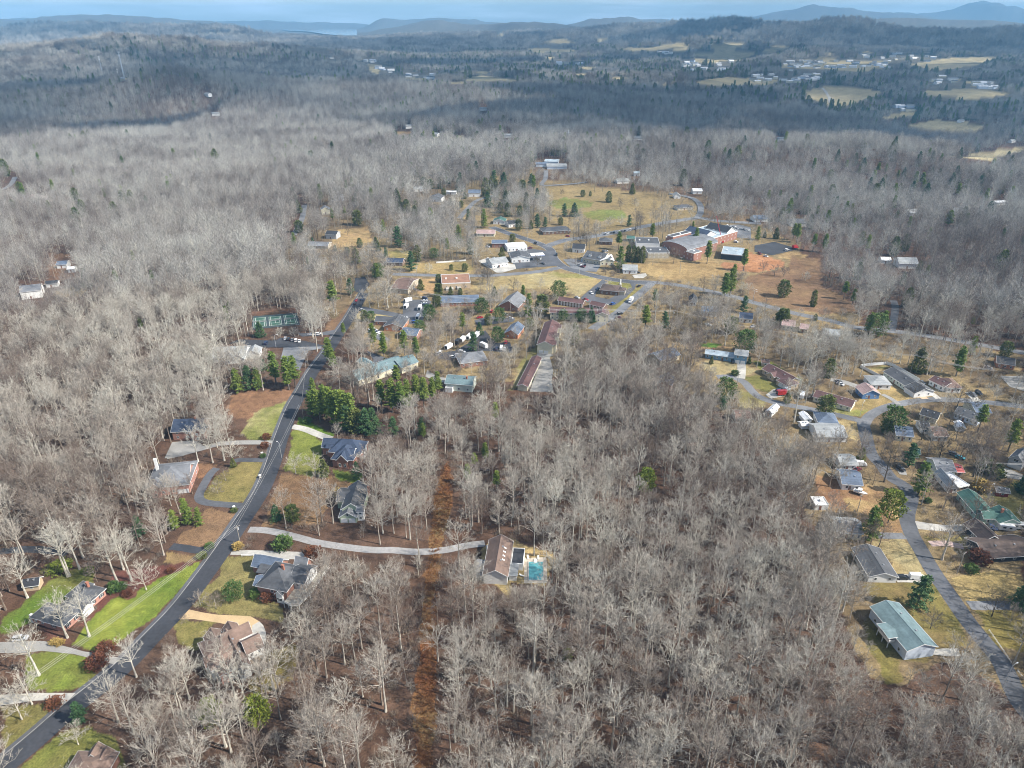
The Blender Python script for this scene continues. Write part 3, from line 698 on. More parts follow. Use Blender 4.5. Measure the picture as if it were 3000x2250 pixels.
def bare_tree(seed, hgt, crown_w, first, limbs=9, sub=5, twig=6, lets=5, spread=0.75, thick=1.0, droop=0.0):
    """tapered trunk and a crown of limbs, branches, twigs and twiglets; returns (trunk, crown) meshes"""
    r = random.Random(seed)
    T, Cn = MB(), MB()
    tris_v, tris_f = [], []
    lean = Vector((r.uniform(-.04, .04), r.uniform(-.04, .04), 1))
    pts, rad = [], []
    r0 = hgt * 0.0128 * thick
    nseg = 8
    wob = Vector((0, 0, 0))
    for i in range(nseg + 1):
        t = i / nseg
        wob += Vector((r.uniform(-1, 1), r.uniform(-1, 1), 0)) * hgt * 0.006
        pts.append(Vector((lean.x * hgt * t, lean.y * hgt * t, hgt * 0.93 * t)) + wob)
        rad.append(r0 * (1.35 if i == 0 else 1) * (1 - 0.86 * t))
    T.tube(pts, rad, 6)
    def at_trunk(t):
        k = t * nseg; i = min(int(k), nseg - 1); f = k - i
        return pts[i].lerp(pts[i + 1], f), rad[i] * (1 - f) + rad[i + 1] * f
    def curve(p, d, L, up, n):
        out = [p.copy()]; q = p.copy(); dd = d.normalized()
        for i in range(n):
            dd = (dd + Vector((r.uniform(-.22, .22), r.uniform(-.22, .22), r.uniform(-.15, .15) + up))).normalized()
            q = q + dd * L / n; out.append(q.copy())
        return out, dd
    def perp(d):
        a = d.cross(Vector((r.uniform(-1, 1), r.uniform(-1, 1), r.uniform(-1, 1))))
        return a.normalized() if a.length > 1e-5 else Vector((1, 0, 0))
    def sliver(p, q, w):
        d = q - p
        s = d.cross(Vector((r.uniform(-1, 1), r.uniform(-1, 1), r.uniform(-.4, .4))))
        s = s.normalized() * w if s.length > 1e-6 else Vector((w, 0, 0))
        k = len(tris_v); tris_v.extend([p - s, p + s, q]); tris_f.append((k, k + 1, k + 2))
    az0 = r.uniform(0, 6.28)
    cz = hgt * (first + .16); V = hgt - cz
    for i in range(limbs):
        a = az0 + i * 2.4 + r.uniform(-.35, .35)
        se = -.12 + 1.06 * (i + r.random()) / limbs
        ce = math.sqrt(max(.02, 1 - se * se))
        R_ = crown_w * r.uniform(.8, 1.15)
        tip = Vector((R_ * ce * math.cos(a), R_ * ce * math.sin(a), cz + V * se * r.uniform(.88, 1.05)))
        t = min(.95, first + (.92 - first) * max(0, se) * .85 * r.uniform(.7, 1.1))
        p, rr = at_trunk(t)
        d = (tip - p); L = d.length; d = d / L
        d = Vector((d.x, d.y, d.z + .25))
        lp, ld = curve(p, d, L, -.05 - droop, 5)
        for q_ in range(1, 6): lp[q_] = lp[q_] + (tip - lp[5]) * (q_ / 5) ** 1.5
        lr = max(rr * 0.55, hgt * 0.0034)
        Cn.tube(lp, [lr, lr * .85, lr * .68, lr * .5, lr * .34, lr * .15], 4, cap=False)
        for j in range(sub):
            s = 0.22 + 0.78 * (j + r.random()) / sub
            kk = min(int(s * 5), 4); q = lp[kk].lerp(lp[kk + 1], s * 5 - kk)
            bd = (lp[kk + 1] - lp[kk]).normalized()
            d2 = rot_about(bd, perp(bd), r.uniform(.45, .95)); d2.z += 0.2 - droop
            L2 = min(L, crown_w * 1.2) * (0.62 - 0.26 * s) * r.uniform(.7, 1.25)
            bp_, _ = curve(q, d2, L2, 0.07 - droop, 3)
            br = max(lr * (1 - s) * .6, 0.036)
            Cn.tube(bp_, [br, br * .75, br * .5, br * .25], 3, cap=False)
            for m_ in range(twig):
                s2 = 0.2 + .8 * (m_ + r.random()) / twig
                k2 = min(int(s2 * 3), 2); q2 = bp_[k2].lerp(bp_[k2 + 1], s2 * 3 - k2)
                bd2 = (bp_[k2 + 1] - bp_[k2]).normalized()
                d3 = rot_about(bd2, perp(bd2), r.uniform(.4, .9)); d3.z += 0.22 - droop
                L3 = max(L2 * r.uniform(.3, .55), .8)
                e = q2 + d3.normalized() * L3
                sliver(q2, e, 0.032 + 0.012 * thick)
                for n_ in range(lets):
                    f = r.uniform(.15, 1)
                    q3 = q2.lerp(e, f)
                    d4 = rot_about(d3.normalized(), perp(d3.normalized()), r.uniform(.35, 1.0)); d4.z += .15 - droop
                    sliver(q3, q3 + d4.normalized() * L3 * r.uniform(.4, .85), 0.033)
    Cn.addmesh(tris_v, tris_f)
    return T, Cn

def merged(T, Cn, name):
    me = MB().addmesh(T.v, T.f).addmesh(Cn.v, Cn.f).mesh(name)
    me.materials.append(M_BARK); me.materials.append(M_TWIG)
    mi = np.zeros(len(me.polygons), np.int32); mi[len(T.f):] = 1
    me.polygons.foreach_set("material_index", mi)
    return me

NEAR = []      # (trunk mesh, crown mesh, merged mesh, height)
for i in range(13):
    hg = [21, 23, 25, 22, 19, 24, 20, 23, 17, 27, 13, 16, 22][i]
    T, Cn = bare_tree(100 + i, hg, [4.6, 4.9, 5.8, 4.4, 5.6, 5.2, 5.0, 6.4, 4.8, 4.2, 3.6, 3.0, 7.0][i], [.46, .50, .42, .52, .34, .46, .38, .36, .32, .58, .25, .40, .30][i],
                      limbs=[13, 13, 15, 12, 14, 13, 13, 16, 13, 11, 12, 10, 17][i], sub=5, twig=5, lets=[4, 5, 4, 3, 5, 4, 5, 4, 5, 3, 6, 4, 3][i], thick=[1, 1, 1.15, .9, 1, 1.1, 1, 1.2, .9, 1.1, .8, .8, 1.35][i])
    a_, b_ = T.mesh("trunk"), Cn.mesh("crown")
    a_.materials.append(M_BARK); b_.materials.append(M_TWIG)
    NEAR.append((a_, b_, merged(T, Cn, "bare_tree"), hg))

def yard_mesh(seed, hg, w, first, m, **kw):
    T, Cn = bare_tree(seed, hg, w, first, **kw)
    a_, b_ = T.mesh("trunk"), Cn.mesh("crown"); a_.materials.append(m); b_.materials.append(m)
    return (a_, b_, None, hg)
YARD = [yard_mesh(200, 13, 5.6, .2, M_DARKB, limbs=13, spread=1.05, thick=1.5, lets=4), yard_mesh(201, 17, 7.0, .25, M_BARK, limbs=15, spread=1.0, thick=1.4),
        yard_mesh(202, 9, 3.8, .12, M_TWIG, limbs=13, spread=.9, thick=1.1, lets=3), yard_mesh(203, 19, 6.5, .28, M_DARKB, limbs=14, spread=.95, thick=1.4)]
PALE = [yard_mesh(210, 26, 6.4, .45, M_WHITE, limbs=14, twig=5, lets=4, spread=.85, thick=1.5), yard_mesh(211, 22, 5.2, .42, M_WHITE, limbs=13, twig=5, lets=4, spread=.8, thick=1.3),
        yard_mesh(212, 14, 5.0, .28, M_WHITE, limbs=14, twig=5, lets=4, spread=.95, thick=1.3)]

def mid_tree(seed, hg, w, first, nl, nt_, wid):
    """a bare tree for the middle distance: trunk, limbs and a shell of twigs"""
    r = random.Random(seed); v, f = [], []
    mi = []
    def sl(p, q, wd, k=1):
        d = q - p; s = d.cross(Vector((r.uniform(-1, 1), r.uniform(-1, 1), r.uniform(-.3, .3))))
        s = s.normalized() * wd if s.length > 1e-6 else Vector((wd, 0, 0))
        i = len(v); v.extend([p - s, p + s, q]); f.append((i, i + 1, i + 2)); mi.append(k)
    for a in (0, 2.1, 4.2):
        s = Vector((math.cos(a), math.sin(a), 0)) * hg * .011
        i = len(v); v.extend([-s, s, Vector((0, 0, hg * .9))]); f.append((i, i + 1, i + 2)); mi.append(0)
    c = Vector((0, 0, hg * (first + .12))); V = hg - c.z
    for i in range(nl):
        a = i * 2.4 + r.uniform(-.4, .4); se = -.1 + 1.05 * (i + r.random()) / nl; ce = math.sqrt(max(.03, 1 - se * se)); k_ = r.uniform(.75, 1.12)
        p = Vector((0, 0, hg * first + V * max(0, se) * .6)); q = c + Vector((math.cos(a) * ce * w * k_, math.sin(a) * ce * w * k_, V * se * k_))
        sl(p, q, wid * 1.25, 0)
        ax = (q - p).normalized()
        for j in range(nt_):
            s = r.uniform(.3, 1.0); b_ = p.lerp(q, s) + Vector((r.gauss(0, 1), r.gauss(0, 1), r.gauss(0, .7))) * w * .16
            out = (b_ - c); out = out.normalized() if out.length > .1 else ax
            d = out + ax * .5 + Vector((r.uniform(-1, 1), r.uniform(-1, 1), r.uniform(-.5, .9))) * .7
            sl(b_, b_ + d.normalized() * w * r.uniform(.22, .45), wid)
    me = mesh_from("bare_tree", v, f); me.materials.append(M_BARK); me.materials.append(M_TWIG2)
    me.polygons.foreach_set("material_index", np.array(mi, np.int32))
    return me, v, f, mi
MID = [mid_tree(300 + i, 20 + 3 * (i % 3), 4.8 + .6 * (i % 4), .34 + .05 * (i % 3), 15, 19, .064) for i in range(6)]
FARM = []
for i in range(4):      # a clump of far trees
    r = random.Random(400 + i); V, F, K = [], [], []
    for j in range(11):
        _, v, f, mi = mid_tree(500 + i * 20 + j, 17 + 6 * r.random(), 5.4, .3, 8, 10, .22)
        x, y, s = r.uniform(-17, 17), r.uniform(-17, 17), r.uniform(.75, 1.15)
        k = len(V); V += [(p.x * s + x, p.y * s + y, p.z * s) for p in v]; F += [tuple(q + k for q in t) for t in f]; K += mi
    me = mesh_from("tree_clump", V, F); me.materials.append(M_BARK); me.materials.append(M_TWIG2)
    me.polygons.foreach_set("material_index", np.array(K, np.int32)); FARM.append(me)

# ---------------------------------------------------------------- evergreens
def leaf_mat(name, c1, c2):
    m = bpy.data.materials.new(name); nt, b = nodes_of(m)
    b.inputs["Roughness"].default_value = 0.75; b.inputs["Specular IOR Level"].default_value = 0.2
    oi = add(nt, "ShaderNodeObjectInfo"); geo = add(nt, "ShaderNodeNewGeometry")
    nz = add(nt, "ShaderNodeTexNoise", Scale=0.5, Detail=3.0); nt.links.new(geo.outputs["Position"], nz.inputs["Vector"])
    mx_ = add(nt, "ShaderNodeMix", data_type='RGBA'); mx_.inputs[6].default_value = (*c1, 1); mx_.inputs[7].default_value = (*c2, 1)
    sm = add(nt, "ShaderNodeMath", operation='MULTIPLY_ADD'); sm.inputs[1].default_value = .6
    m2 = add(nt, "ShaderNodeMath", operation='MULTIPLY_ADD'); m2.inputs[1].default_value = 1.2; m2.inputs[2].default_value = -.4
    nt.links.new(nz.outputs[0], m2.inputs[0]); nt.links.new(oi.outputs["Random"], sm.inputs[0]); nt.links.new(m2.outputs[0], sm.inputs[2])
    sm.use_clamp = True
    nt.links.new(sm.outputs[0], mx_.inputs[0]); nt.links.new(mx_.outputs[2], b.inputs["Base Color"])
    return m
M_PINE = leaf_mat("pine_needles", (0.095, 0.155, 0.03), (0.22, 0.26, 0.05))
M_CEDAR = leaf_mat("cedar_foliage", (0.075, 0.11, 0.03), (0.165, 0.17, 0.048))
M_SPRUCE = leaf_mat("spruce_needles", (0.045, 0.10, 0.04), (0.09, 0.15, 0.055))
M_MAGN = leaf_mat("glossy_leaves", (0.045, 0.095, 0.025), (0.11, 0.16, 0.04))
M_LIME = leaf_mat("yellow_green_leaves", (0.10, 0.14, 0.018), (0.17, 0.19, 0.025))
M_RED = leaf_mat("russet_leaves", (0.11, 0.04, 0.025), (0.17, 0.07, 0.03))
M_GOLD = leaf_mat("straw_blades", (0.34, 0.23, 0.07), (0.42, 0.30, 0.10))

def evergreen(seed, kind, hg, w, m, bare=0.0):
    r = random.Random(seed); T = MB(); v, f = [], []
    T.tube([(0, 0, -.1), (r.uniform(-.1, .1), 0, hg * .5), (0, 0, hg * .94)], [hg * .014 + .05, hg * .009 + .03, .03], 6)
    def leaf(p, d, s):
        d = d.normalized(); a = d.cross(Vector((r.uniform(-1, 1), r.uniform(-1, 1), r.uniform(-1, 1))))
        a = a.normalized() * s * .42 if a.length > 1e-5 else Vector((s * .4, 0, 0))
        i = len(v); v.extend([p - a, p + a, p + d * s]); f.append((i, i + 1, i + 2))
    if kind == 'pine':           # open tiers of needle tufts
        n = int(hg * 2.6)
        for i in range(n):
            t = bare + (1 - bare) * (i + r.random()) / n
            L = w * (1.08 - t) ** .62 * r.uniform(.55, 1.1) if t > bare + .08 else w * r.uniform(.4, .7)
            a = i * 2.4 + r.uniform(-.5, .5)
            d = Vector((math.cos(a), math.sin(a), r.uniform(-.05, .35)))
            p = Vector((0, 0, hg * t)); T.tube([p, p + d * L * .8], [.05, .02], 3, cap=False)
            for j in range(13):
                s = r.uniform(.25, 1.05); q = p + d * L * s + Vector((r.gauss(0, .16), r.gauss(0, .16), r.gauss(0, .12))) * L * .55
                for k in range(5): leaf(q + Vector((r.gauss(0, .3), r.gauss(0, .3), r.gauss(0, .2))), Vector((r.uniform(-1, 1), r.uniform(-1, 1), r.uniform(-.3, 1))), r.uniform(.4, .75) * (.45 + .03 * hg))
    else:
        n = {'cone': 1500, 'column': 1400, 'dome': 1900, 'shrub': 900}[kind]
        for i in range(n):
            t = r.random() ** (1.25 if kind in ('cone', 'column') else .8)
            a = r.uniform(0, 6.283)
            if kind == 'cone': R_ = w * (1 - t) ** (.62 if m is M_CEDAR else .78) * (.3 + .7 * min(1, t * 9))
            elif kind == 'column': R_ = w * math.sin(math.pi * min(1, .12 + t * .88)) ** .55
            else: R_ = w * math.sqrt(max(0, 1 - (2 * (t * .9 + .08) - 1) ** 2)) ** .8
            lob = 1 + .3 * math.sin(2 * a + seed + 4 * t) * math.sin(15 * t + seed) + .16 * math.sin(5 * a + 17 * t)
            q = r.random() ** .4
            z = hg * t
            if kind in ('cone', 'column'): z -= R_ * .12 * q
            p = Vector((math.cos(a) * R_ * q * lob, math.sin(a) * R_ * q * lob, max(z, .05) + (bare * hg if kind == 'dome' else 0)))
            d = Vector((math.cos(a), math.sin(a), r.uniform(-.2, .9))) + Vector((r.uniform(-.6, .6), r.uniform(-.6, .6), r.uniform(-.4, .4)))
            leaf(p, d, r.uniform(.4, .95) * (.28 + .055 * hg if kind != 'shrub' else .34))
    a_, b_ = T.mesh("trunk"), mesh_from("foliage", v, f)
    a_.materials.append(M_DARKB); b_.materials.append(m)
    return (a_, b_, hg)
EV = {
    'pine': [evergreen(1, 'pine', 20, 3.6, M_PINE, .3), evergreen(2, 'pine', 20, 4.2, M_PINE, .4), evergreen(3, 'pine', 20, 3.4, M_PINE, .2)],
    'whitepine': [evergreen(4, 'pine', 20, 4.6, M_PINE, .08), evergreen(5, 'pine', 20, 4.2, M_PINE, .05)],
    'cedar': [evergreen(6, 'cone', 12, 3.0, M_CEDAR), evergreen(7, 'column', 12, 2.6, M_CEDAR), evergreen(8, 'cone', 12, 2.7, M_CEDAR), evergreen(21, 'dome', 12, 3.2, M_CEDAR, .02), evergreen(22, 'dome', 12, 2.8, M_CEDAR, .03)],
    'spruce': [evergreen(9, 'cone', 14, 4.0, M_SPRUCE), evergreen(23, 'pine', 14, 3.8, M_SPRUCE, .04), evergreen(24, 'pine', 14, 3.4, M_SPRUCE, .06)],
    'column': [evergreen(11, 'column', 12, 1.9, M_CEDAR)],
    'magnolia': [evergreen(12, 'dome', 11, 5.0, M_MAGN, .06), evergreen(13, 'dome', 11, 4.6, M_MAGN, .06)],
    'lime': [evergreen(14, 'dome', 10, 3.6, M_LIME, .25), evergreen(15, 'dome', 10, 3.3, M_LIME, .2)],
    'shrub': [evergreen(16, 'shrub', 1.5, 1.1, M_MAGN), evergreen(17, 'shrub', 1.5, 1.2, M_CEDAR)],
    'redshrub': [evergreen(18, 'shrub', 1.6, 1.3, M_RED)],
    'goldshrub': [evergreen(19, 'shrub', 1.4, 1.1, M_GOLD)],
    'limeshrub': [evergreen(20, 'shrub', 1.6, 1.4, M_LIME)],
}
TREES_AT = []     # ground spots already taken by a placed tree: x, y, radius
def ever(kind, px, py, hm, label, group=None, cat=None, wide=1.0, var=None):
    p = P(px, py)
    a_, b_, hg = EV[kind][rnd.randrange(len(EV[kind])) if var is None else var]
    s = hm / hg
    shrub = 'shrub' in kind
    nm = {'pine': 'pine_tree', 'whitepine': 'pine_tree', 'cedar': 'cedar_tree', 'spruce': 'spruce_tree', 'column': 'columnar_cedar', 'magnolia': 'magnolia_tree', 'lime': 'holly_tree'}.get(kind, 'shrub')
    if kind in ('cedar', 'spruce', 'pine', 'whitepine'): wide *= 1.3
    t = empty(nm, p, rnd.uniform(0, 6.28)); t.scale = (s * wide, s * wide, s)
    if not shrub and hm > 7.5:
        cw = {'pine': 3.2, 'whitepine': 3.6, 'cedar': 2.6, 'spruce': 3.4, 'column': 1.7, 'magnolia': 4.4, 'lime': 3.2}[kind] * s * wide * .5
        ring = [project(np.array([p.x + u * cw]), np.array([p.y]), np.array([p.z + v * hm])) for u, v in ((-1, .2), (1, .2), (1, .6), (.5, .98), (-.5, .98), (-1, .6))]
        keep_open([(float(a[0][0]), float(a[1][0])) for a in ring])
    obj("stem" if shrub else "trunk", a_, None, t); obj("foliage" if shrub else "crown", b_, None, t)
    TREES_AT.append((p.x, p.y, 3.0 * s if not shrub else 1))
    return tag(t, label, cat or ("shrub" if shrub else "tree"), group)

def bare(meshes, px, py, hm, label, group=None, name="bare_tree", wide=1.0):
    p = P(px, py); a_, b_, _, hg = meshes
    s = hm / hg
    t = empty(name, p, rnd.uniform(0, 6.28)); t.scale = (s * wide, s * wide, s)
    obj("trunk", a_, None, t); obj("crown", b_, None, t)
    TREES_AT.append((p.x, p.y, 4.0))
    return tag(t, label, "tree", group)
# ---------------------------------------------------------------- buildings
HOUSES_AT = []; LANDMARKS = []
WALLC = {'white': (0.72, 0.71, 0.68), 'cream': (0.62, 0.57, 0.42), 'brick': (0.29, 0.145, 0.105), 'pinkbrick': (0.42, 0.22, 0.17), 'tan': (0.5, 0.38, 0.25), 'grey': (0.40, 0.41, 0.42),
         'bluegrey': (0.52, 0.58, 0.66), 'sage': (0.36, 0.42, 0.30), 'blue': (0.10, 0.19, 0.36), 'steelblue': (0.16, 0.28, 0.38), 'mint': (0.40, 0.55, 0.45), 'beige': (0.46, 0.40, 0.30), 'brown': (0.16, 0.10, 0.07),
         'black': (0.03, 0.035, 0.045), 'darkred': (0.22, 0.04, 0.04), 'orangebrick': (0.45, 0.20, 0.11), 'greengrey': (0.55, 0.60, 0.52)}
ROOFC = {'charcoal': (0.075, 0.078, 0.085), 'navy': (0.035, 0.05, 0.085), 'grey': (0.16, 0.165, 0.175), 'lgrey': (0.27, 0.28, 0.28), 'brown': (0.15, 0.095, 0.075), 'maroon': (0.105, 0.055, 0.052), 'green': (0.045, 0.11, 0.09),
         'teal': (0.13, 0.19, 0.20), 'white': (0.72, 0.72, 0.72), 'black': (0.03, 0.032, 0.038), 'pink': (0.36, 0.25, 0.23), 'red': (0.42, 0.10, 0.09), 'bluegrey': (0.10, 0.13, 0.18), 'darkbrown': (0.085, 0.06, 0.05), 'rusty': (0.30, 0.16, 0.10), 'steel': (0.30, 0.36, 0.40), 'palebrown': (0.17, 0.115, 0.09)}

def roof_mat(k):
    """shingles: courses of slightly different tone, with streaks"""
    n = "roof_" + k
    if n in MATS: return MATS[n]
    m = mat(n, ROOFC[k], 0.85, .16, 1.1, var2=.22, scale2=.22, bump=.15)
    nt = m.node_tree; b = nt.nodes["Principled BSDF"]
    geo = add(nt, "ShaderNodeNewGeometry"); sx = add(nt, "ShaderNodeSeparateXYZ"); nt.links.new(geo.outputs["Position"], sx.inputs[0])
    wv = add(nt, "ShaderNodeMath", operation='MULTIPLY'); wv.inputs[1].default_value = 4.2; nt.links.new(sx.outputs[2], wv.inputs[0])
    fl = add(nt, "ShaderNodeMath", operation='FLOOR'); nt.links.new(wv.outputs[0], fl.inputs[0])
    wn_ = add(nt, "ShaderNodeTexWhiteNoise", noise_dimensions='1D'); nt.links.new(fl.outputs[0], wn_.inputs["W"])
    mr = add(nt, "ShaderNodeMapRange"); mr.inputs[3].default_value = .88; mr.inputs[4].default_value = 1.1; nt.links.new(wn_.outputs["Value"], mr.inputs[0])
    hs = add(nt, "ShaderNodeHueSaturation"); old = b.inputs["Base Color"].links[0].from_socket
    nt.links.new(old, hs.inputs["Color"]); nt.links.new(mr.outputs[0], hs.inputs["Value"]); nt.links.new(hs.outputs[0], b.inputs["Base Color"])
    return m
def wall_mat(k): return mat("wall_" + k, WALLC[k], 0.85, .07, .9, var2=.08, scale2=.15)
M_TRIM = mat("trim_white", (0.76, 0.75, 0.72), .6, .04, 1)
M_GLASS = mat("window_glass", (0.03, 0.04, 0.05), 0.08, .1, .4, spec=.6)
M_DOOR = mat("door_paint", (0.2, 0.1, 0.07), .5, .1, 2)
M_GDOOR = mat("garage_door_paint", (0.7, 0.69, 0.66), .5, .04, 3)
M_SHUT = mat("shutter_paint", (0.03, 0.03, 0.035), .6, .1, 3)
M_CHIM = mat("chimney_brick", (0.34, 0.14, 0.09), .9, .15, 3)
M_WOOD = mat("weathered_wood", (0.24, 0.19, 0.14), .9, .15, 2)
M_METAL = mat("grey_metal", (0.45, 0.46, 0.47), .4, .06, 2, metal=.6)

def _win(w, h):
    fr = MB(); t = .1
    fr.box(-w / 2, -.07, 0, w / 2, 0, t); fr.box(-w / 2, -.07, h - t, w / 2, 0, h); fr.box(-w / 2, -.07, t, -w / 2 + t, 0, h - t); fr.box(w / 2 - t, -.07, t, w / 2, 0, h - t); fr.box(-w / 2 + t, -.05, h / 2 - .03, w / 2 - t, 0, h / 2 + .03)
    a = fr.mesh("window"); a.materials.append(M_TRIM)
    b = MB().box(-w / 2 + t, -.03, t, w / 2 - t, -.004, h - t).mesh("pane"); b.materials.append(M_GLASS)
    return a, b
WIN = {'s': _win(1.1, 1.3), 't': _win(1.1, 1.8), 'w': _win(2.2, 1.4)}
GD = MB()
GD.box(-1.35, -.06, 0, 1.35, 0, 2.2)
for q in range(4): GD.box(-1.3, -.085, .06 + q * .54, 1.3, -.06, .52 + q * .54)
GD_ME = GD.mesh("garage_door"); GD_ME.materials.append(M_GDOOR)
DOOR_ME = MB().box(-.5, -.06, 0, .5, 0, 2.1).box(-.42, -.085, .12, .42, -.06, 1.0).box(-.42, -.085, 1.1, .42, -.06, 2.0).mesh("door"); DOOR_ME.materials.append(M_DOOR)
SH_ME = MB().box(-.24, -.06, 0, .24, -.002, 1.4).mesh("shutter"); SH_ME.materials.append(M_SHUT)

VENT_ME = MB().box(-.22, -.22, -.1, .22, .22, .5).box(-.3, -.3, .5, .3, .3, .62).mesh("vent"); VENT_ME.materials.append(M_METAL)
def window(root, x, y, z, rz, kind='s', pane=True, shut=False):
    a, b = WIN[kind]
    w = obj("window", a, None, root, (x, y, z), rz)
    if pane: obj("pane", b, None, w)
    if shut:
        for s in (-.82, .82): obj("shutter", SH_ME, None, w, (s, 0, -.05))
    return w

def wing(root, x0, y0, x1, y1, h, roof='gx', rise=1.8, wall='white', rc='charcoal', z0=0.0, ov=.45, w=(0, 0, 0), trim=True, pane=True, wk='s', shut=False, walls=True, storeys=None):
    """one volume of a house: walls, roof, windows front / right / left"""
    cx, cy = (x0 + x1) / 2, (y0 + y1) / 2
    Wm = MB()
    th = .2
    if walls:
        if roof in ('gx', 'gy', 'arch'):
            if roof == 'gx': sec = [(y0, z0), (y1, z0), (y1, h), (cy, h + rise), (y0, h)]; f3 = lambda a, t: (t, a[0], a[1]); t0, t1 = x0, x1
            elif roof == 'gy': sec = [(x1, z0), (x0, z0), (x0, h), (cx, h + rise), (x1, h)]; f3 = lambda a, t: (a[0], t, a[1]); t0, t1 = y0, y1
            else:
                sec = [(x1, z0), (x0, z0), (x0, h)] + [(cx - (x1 - x0) / 2 * math.cos(math.pi * k / 8), h + rise * math.sin(math.pi * k / 8)) for k in range(1, 8)] + [(x1, h)]
                f3 = lambda a, t: (a[0], t, a[1]); t0, t1 = y0, y1
            n = len(sec)
            Wm.addmesh([f3(a, t0) for a in sec] + [f3(a, t1) for a in sec], [tuple(range(n)), tuple(range(2 * n - 1, n - 1, -1))] + [(i, n + i, n + (i + 1) % n, (i + 1) % n) for i in range(n)])
        elif roof == 'shed':
            v = [(x0, y0, z0), (x1, y0, z0), (x1, y1, z0), (x0, y1, z0), (x0, y0, h), (x1, y0, h), (x1, y1, h + rise), (x0, y1, h + rise)]
            Wm.addmesh(v, [(0, 3, 2, 1), (4, 5, 6, 7), (0, 1, 5, 4), (1, 2, 6, 5), (2, 3, 7, 6), (3, 0, 4, 7)])
        else: Wm.box(x0, y0, z0, x1, y1, h)
        wo = Wm.build("wall", wall_mat(wall), root)
    rm = roof_mat(rc)
    Rm, Tm = MB(), MB()
    if roof in ('gx', 'gy', 'arch'):
        if roof == 'gx': a0, a1, t0, t1, f3 = y0, y1, x0 - ov, x1 + ov, (lambda a, t: (t, a[0], a[1]))
        else: a0, a1, t0, t1, f3 = x0, x1, y0 - ov, y1 + ov, (lambda a, t: (a[0], t, a[1]))
        am = (a0 + a1) / 2
        if roof == 'arch': prof = [(am - (a1 - a0 + 2 * ov) / 2 * math.cos(math.pi * k / 10), h + .05 + rise * 1.04 * math.sin(math.pi * k / 10)) for k in range(11)]
        else:
            sl = rise / (am - a0)
            prof = [(a0 - ov, h - ov * sl + .03), (am, h + rise + .03), (a1 + ov, h - ov * sl + .03)]
        sec = prof + [(a, z + th) for a, z in prof[::-1]]
        n = len(sec)
        Rm.addmesh([f3(a, t0) for a in sec] + [f3(a, t1) for a in sec], [tuple(range(n)), tuple(range(2 * n - 1, n - 1, -1))] + [(i, n + i, n + (i + 1) % n, (i + 1) % n) for i in range(n)])
        if roof != 'arch':
            Rm.addmesh([f3(a, t) for a, t in (((am - .18, h + rise + th), t0 + .02), ((am, h + rise + th + .1), t0 + .02), ((am + .18, h + rise + th), t0 + .02), ((am - .18, h + rise + th), t1 - .02), ((am, h + rise + th + .1), t1 - .02), ((am + .18, h + rise + th), t1 - .02))], [(0, 1, 4, 3), (1, 2, 5, 4)])
        if trim:
            big = [(a, z - .06) for a, z in prof] + [(a, z + th + .03) for a, z in prof[::-1]]
            for ta, tb in ((t0 - .06, t0 - .005), (t1 + .005, t1 + .06)):
                Tm.addmesh([f3(a, ta) for a in big] + [f3(a, tb) for a in big], [tuple(range(n)), tuple(range(2 * n - 1, n - 1, -1))] + [(i, n + i, n + (i + 1) % n, (i + 1) % n) for i in range(n)])
            if True:
                for s, e in ((-1, prof[0]), (1, prof[-1])): lo_, hi_ = sorted((e[0] + s * .006, e[0] + s * .08)); Tm.box(*((t0, lo_) if roof == 'gx' else (lo_, t0)), e[1] + .02, *((t1, hi_) if roof == 'gx' else (hi_, t1)), e[1] + th)
    elif roof == 'hip':
        X0, X1, Y0, Y1 = x0 - ov, x1 + ov, y0 - ov, y1 + ov
        m_ = min(X1 - X0, Y1 - Y0) / 2 * .98
        if X1 - X0 >= Y1 - Y0: r0, r1 = (X0 + m_, cy), (X1 - m_, cy)
        else: r0, r1 = (cx, Y0 + m_), (cx, Y1 - m_)
        zb, zt, zr = h - .12, h + .08, h + rise
        v = [(X0, Y0, zt), (X1, Y0, zt), (X1, Y1, zt), (X0, Y1, zt), (*r0, zr), (*r1, zr), (X0, Y0, zb), (X1, Y0, zb), (X1, Y1, zb), (X0, Y1, zb)]
        if X1 - X0 >= Y1 - Y0: f = [(0, 1, 5, 4), (1, 2, 5), (2, 3, 4, 5), (3, 0, 4)]
        else: f = [(0, 1, 4), (1, 2, 5, 4), (2, 3, 5), (3, 0, 4, 5)]
        Rm.addmesh(v, f + [(6, 9, 8, 7), (0, 6, 7, 1), (1, 7, 8, 2), (2, 8, 9, 3), (3, 9, 6, 0)])
        if trim:
            e = .05
            Tm.box(X0 - e, Y0 - e, zb - .02, X1 + e, Y0 - .004, zt + .01); Tm.box(X0 - e, Y1 + .004, zb - .02, X1 + e, Y1 + e, zt + .01)
            Tm.box(X0 - e, Y0, zb - .02, X0 - .004, Y1, zt + .01); Tm.box(X1 + .004, Y0, zb - .02, X1 + e, Y1, zt + .01)
    elif roof == 'flat':
        Rm.box(x0 + .15, y0 + .15, h + .004, x1 - .15, y1 - .15, h + .12)
        for q in range(max(1, int((x1 - x0) / 9))):
            ux = x0 + 3 + q * 8.5
            if ux < x1 - 2: Tm.box(ux, cy - .6, h + .124, ux + 1.4, cy + .8, h + 1.0)
        Tm.box(x0 - .05, y0 - .05, h - .25, x1 + .05, y0 + .15, h + .4); Tm.box(x0 - .05, y1 - .15, h - .25, x1 + .05, y1 + .05, h + .4)
        Tm.box(x0 - .05, y0 + .15, h - .25, x0 + .15, y1 - .15, h + .4); Tm.box(x1 - .15, y0 + .15, h - .25, x1 + .05, y1 - .15, h + .4)
    elif roof == 'shed':
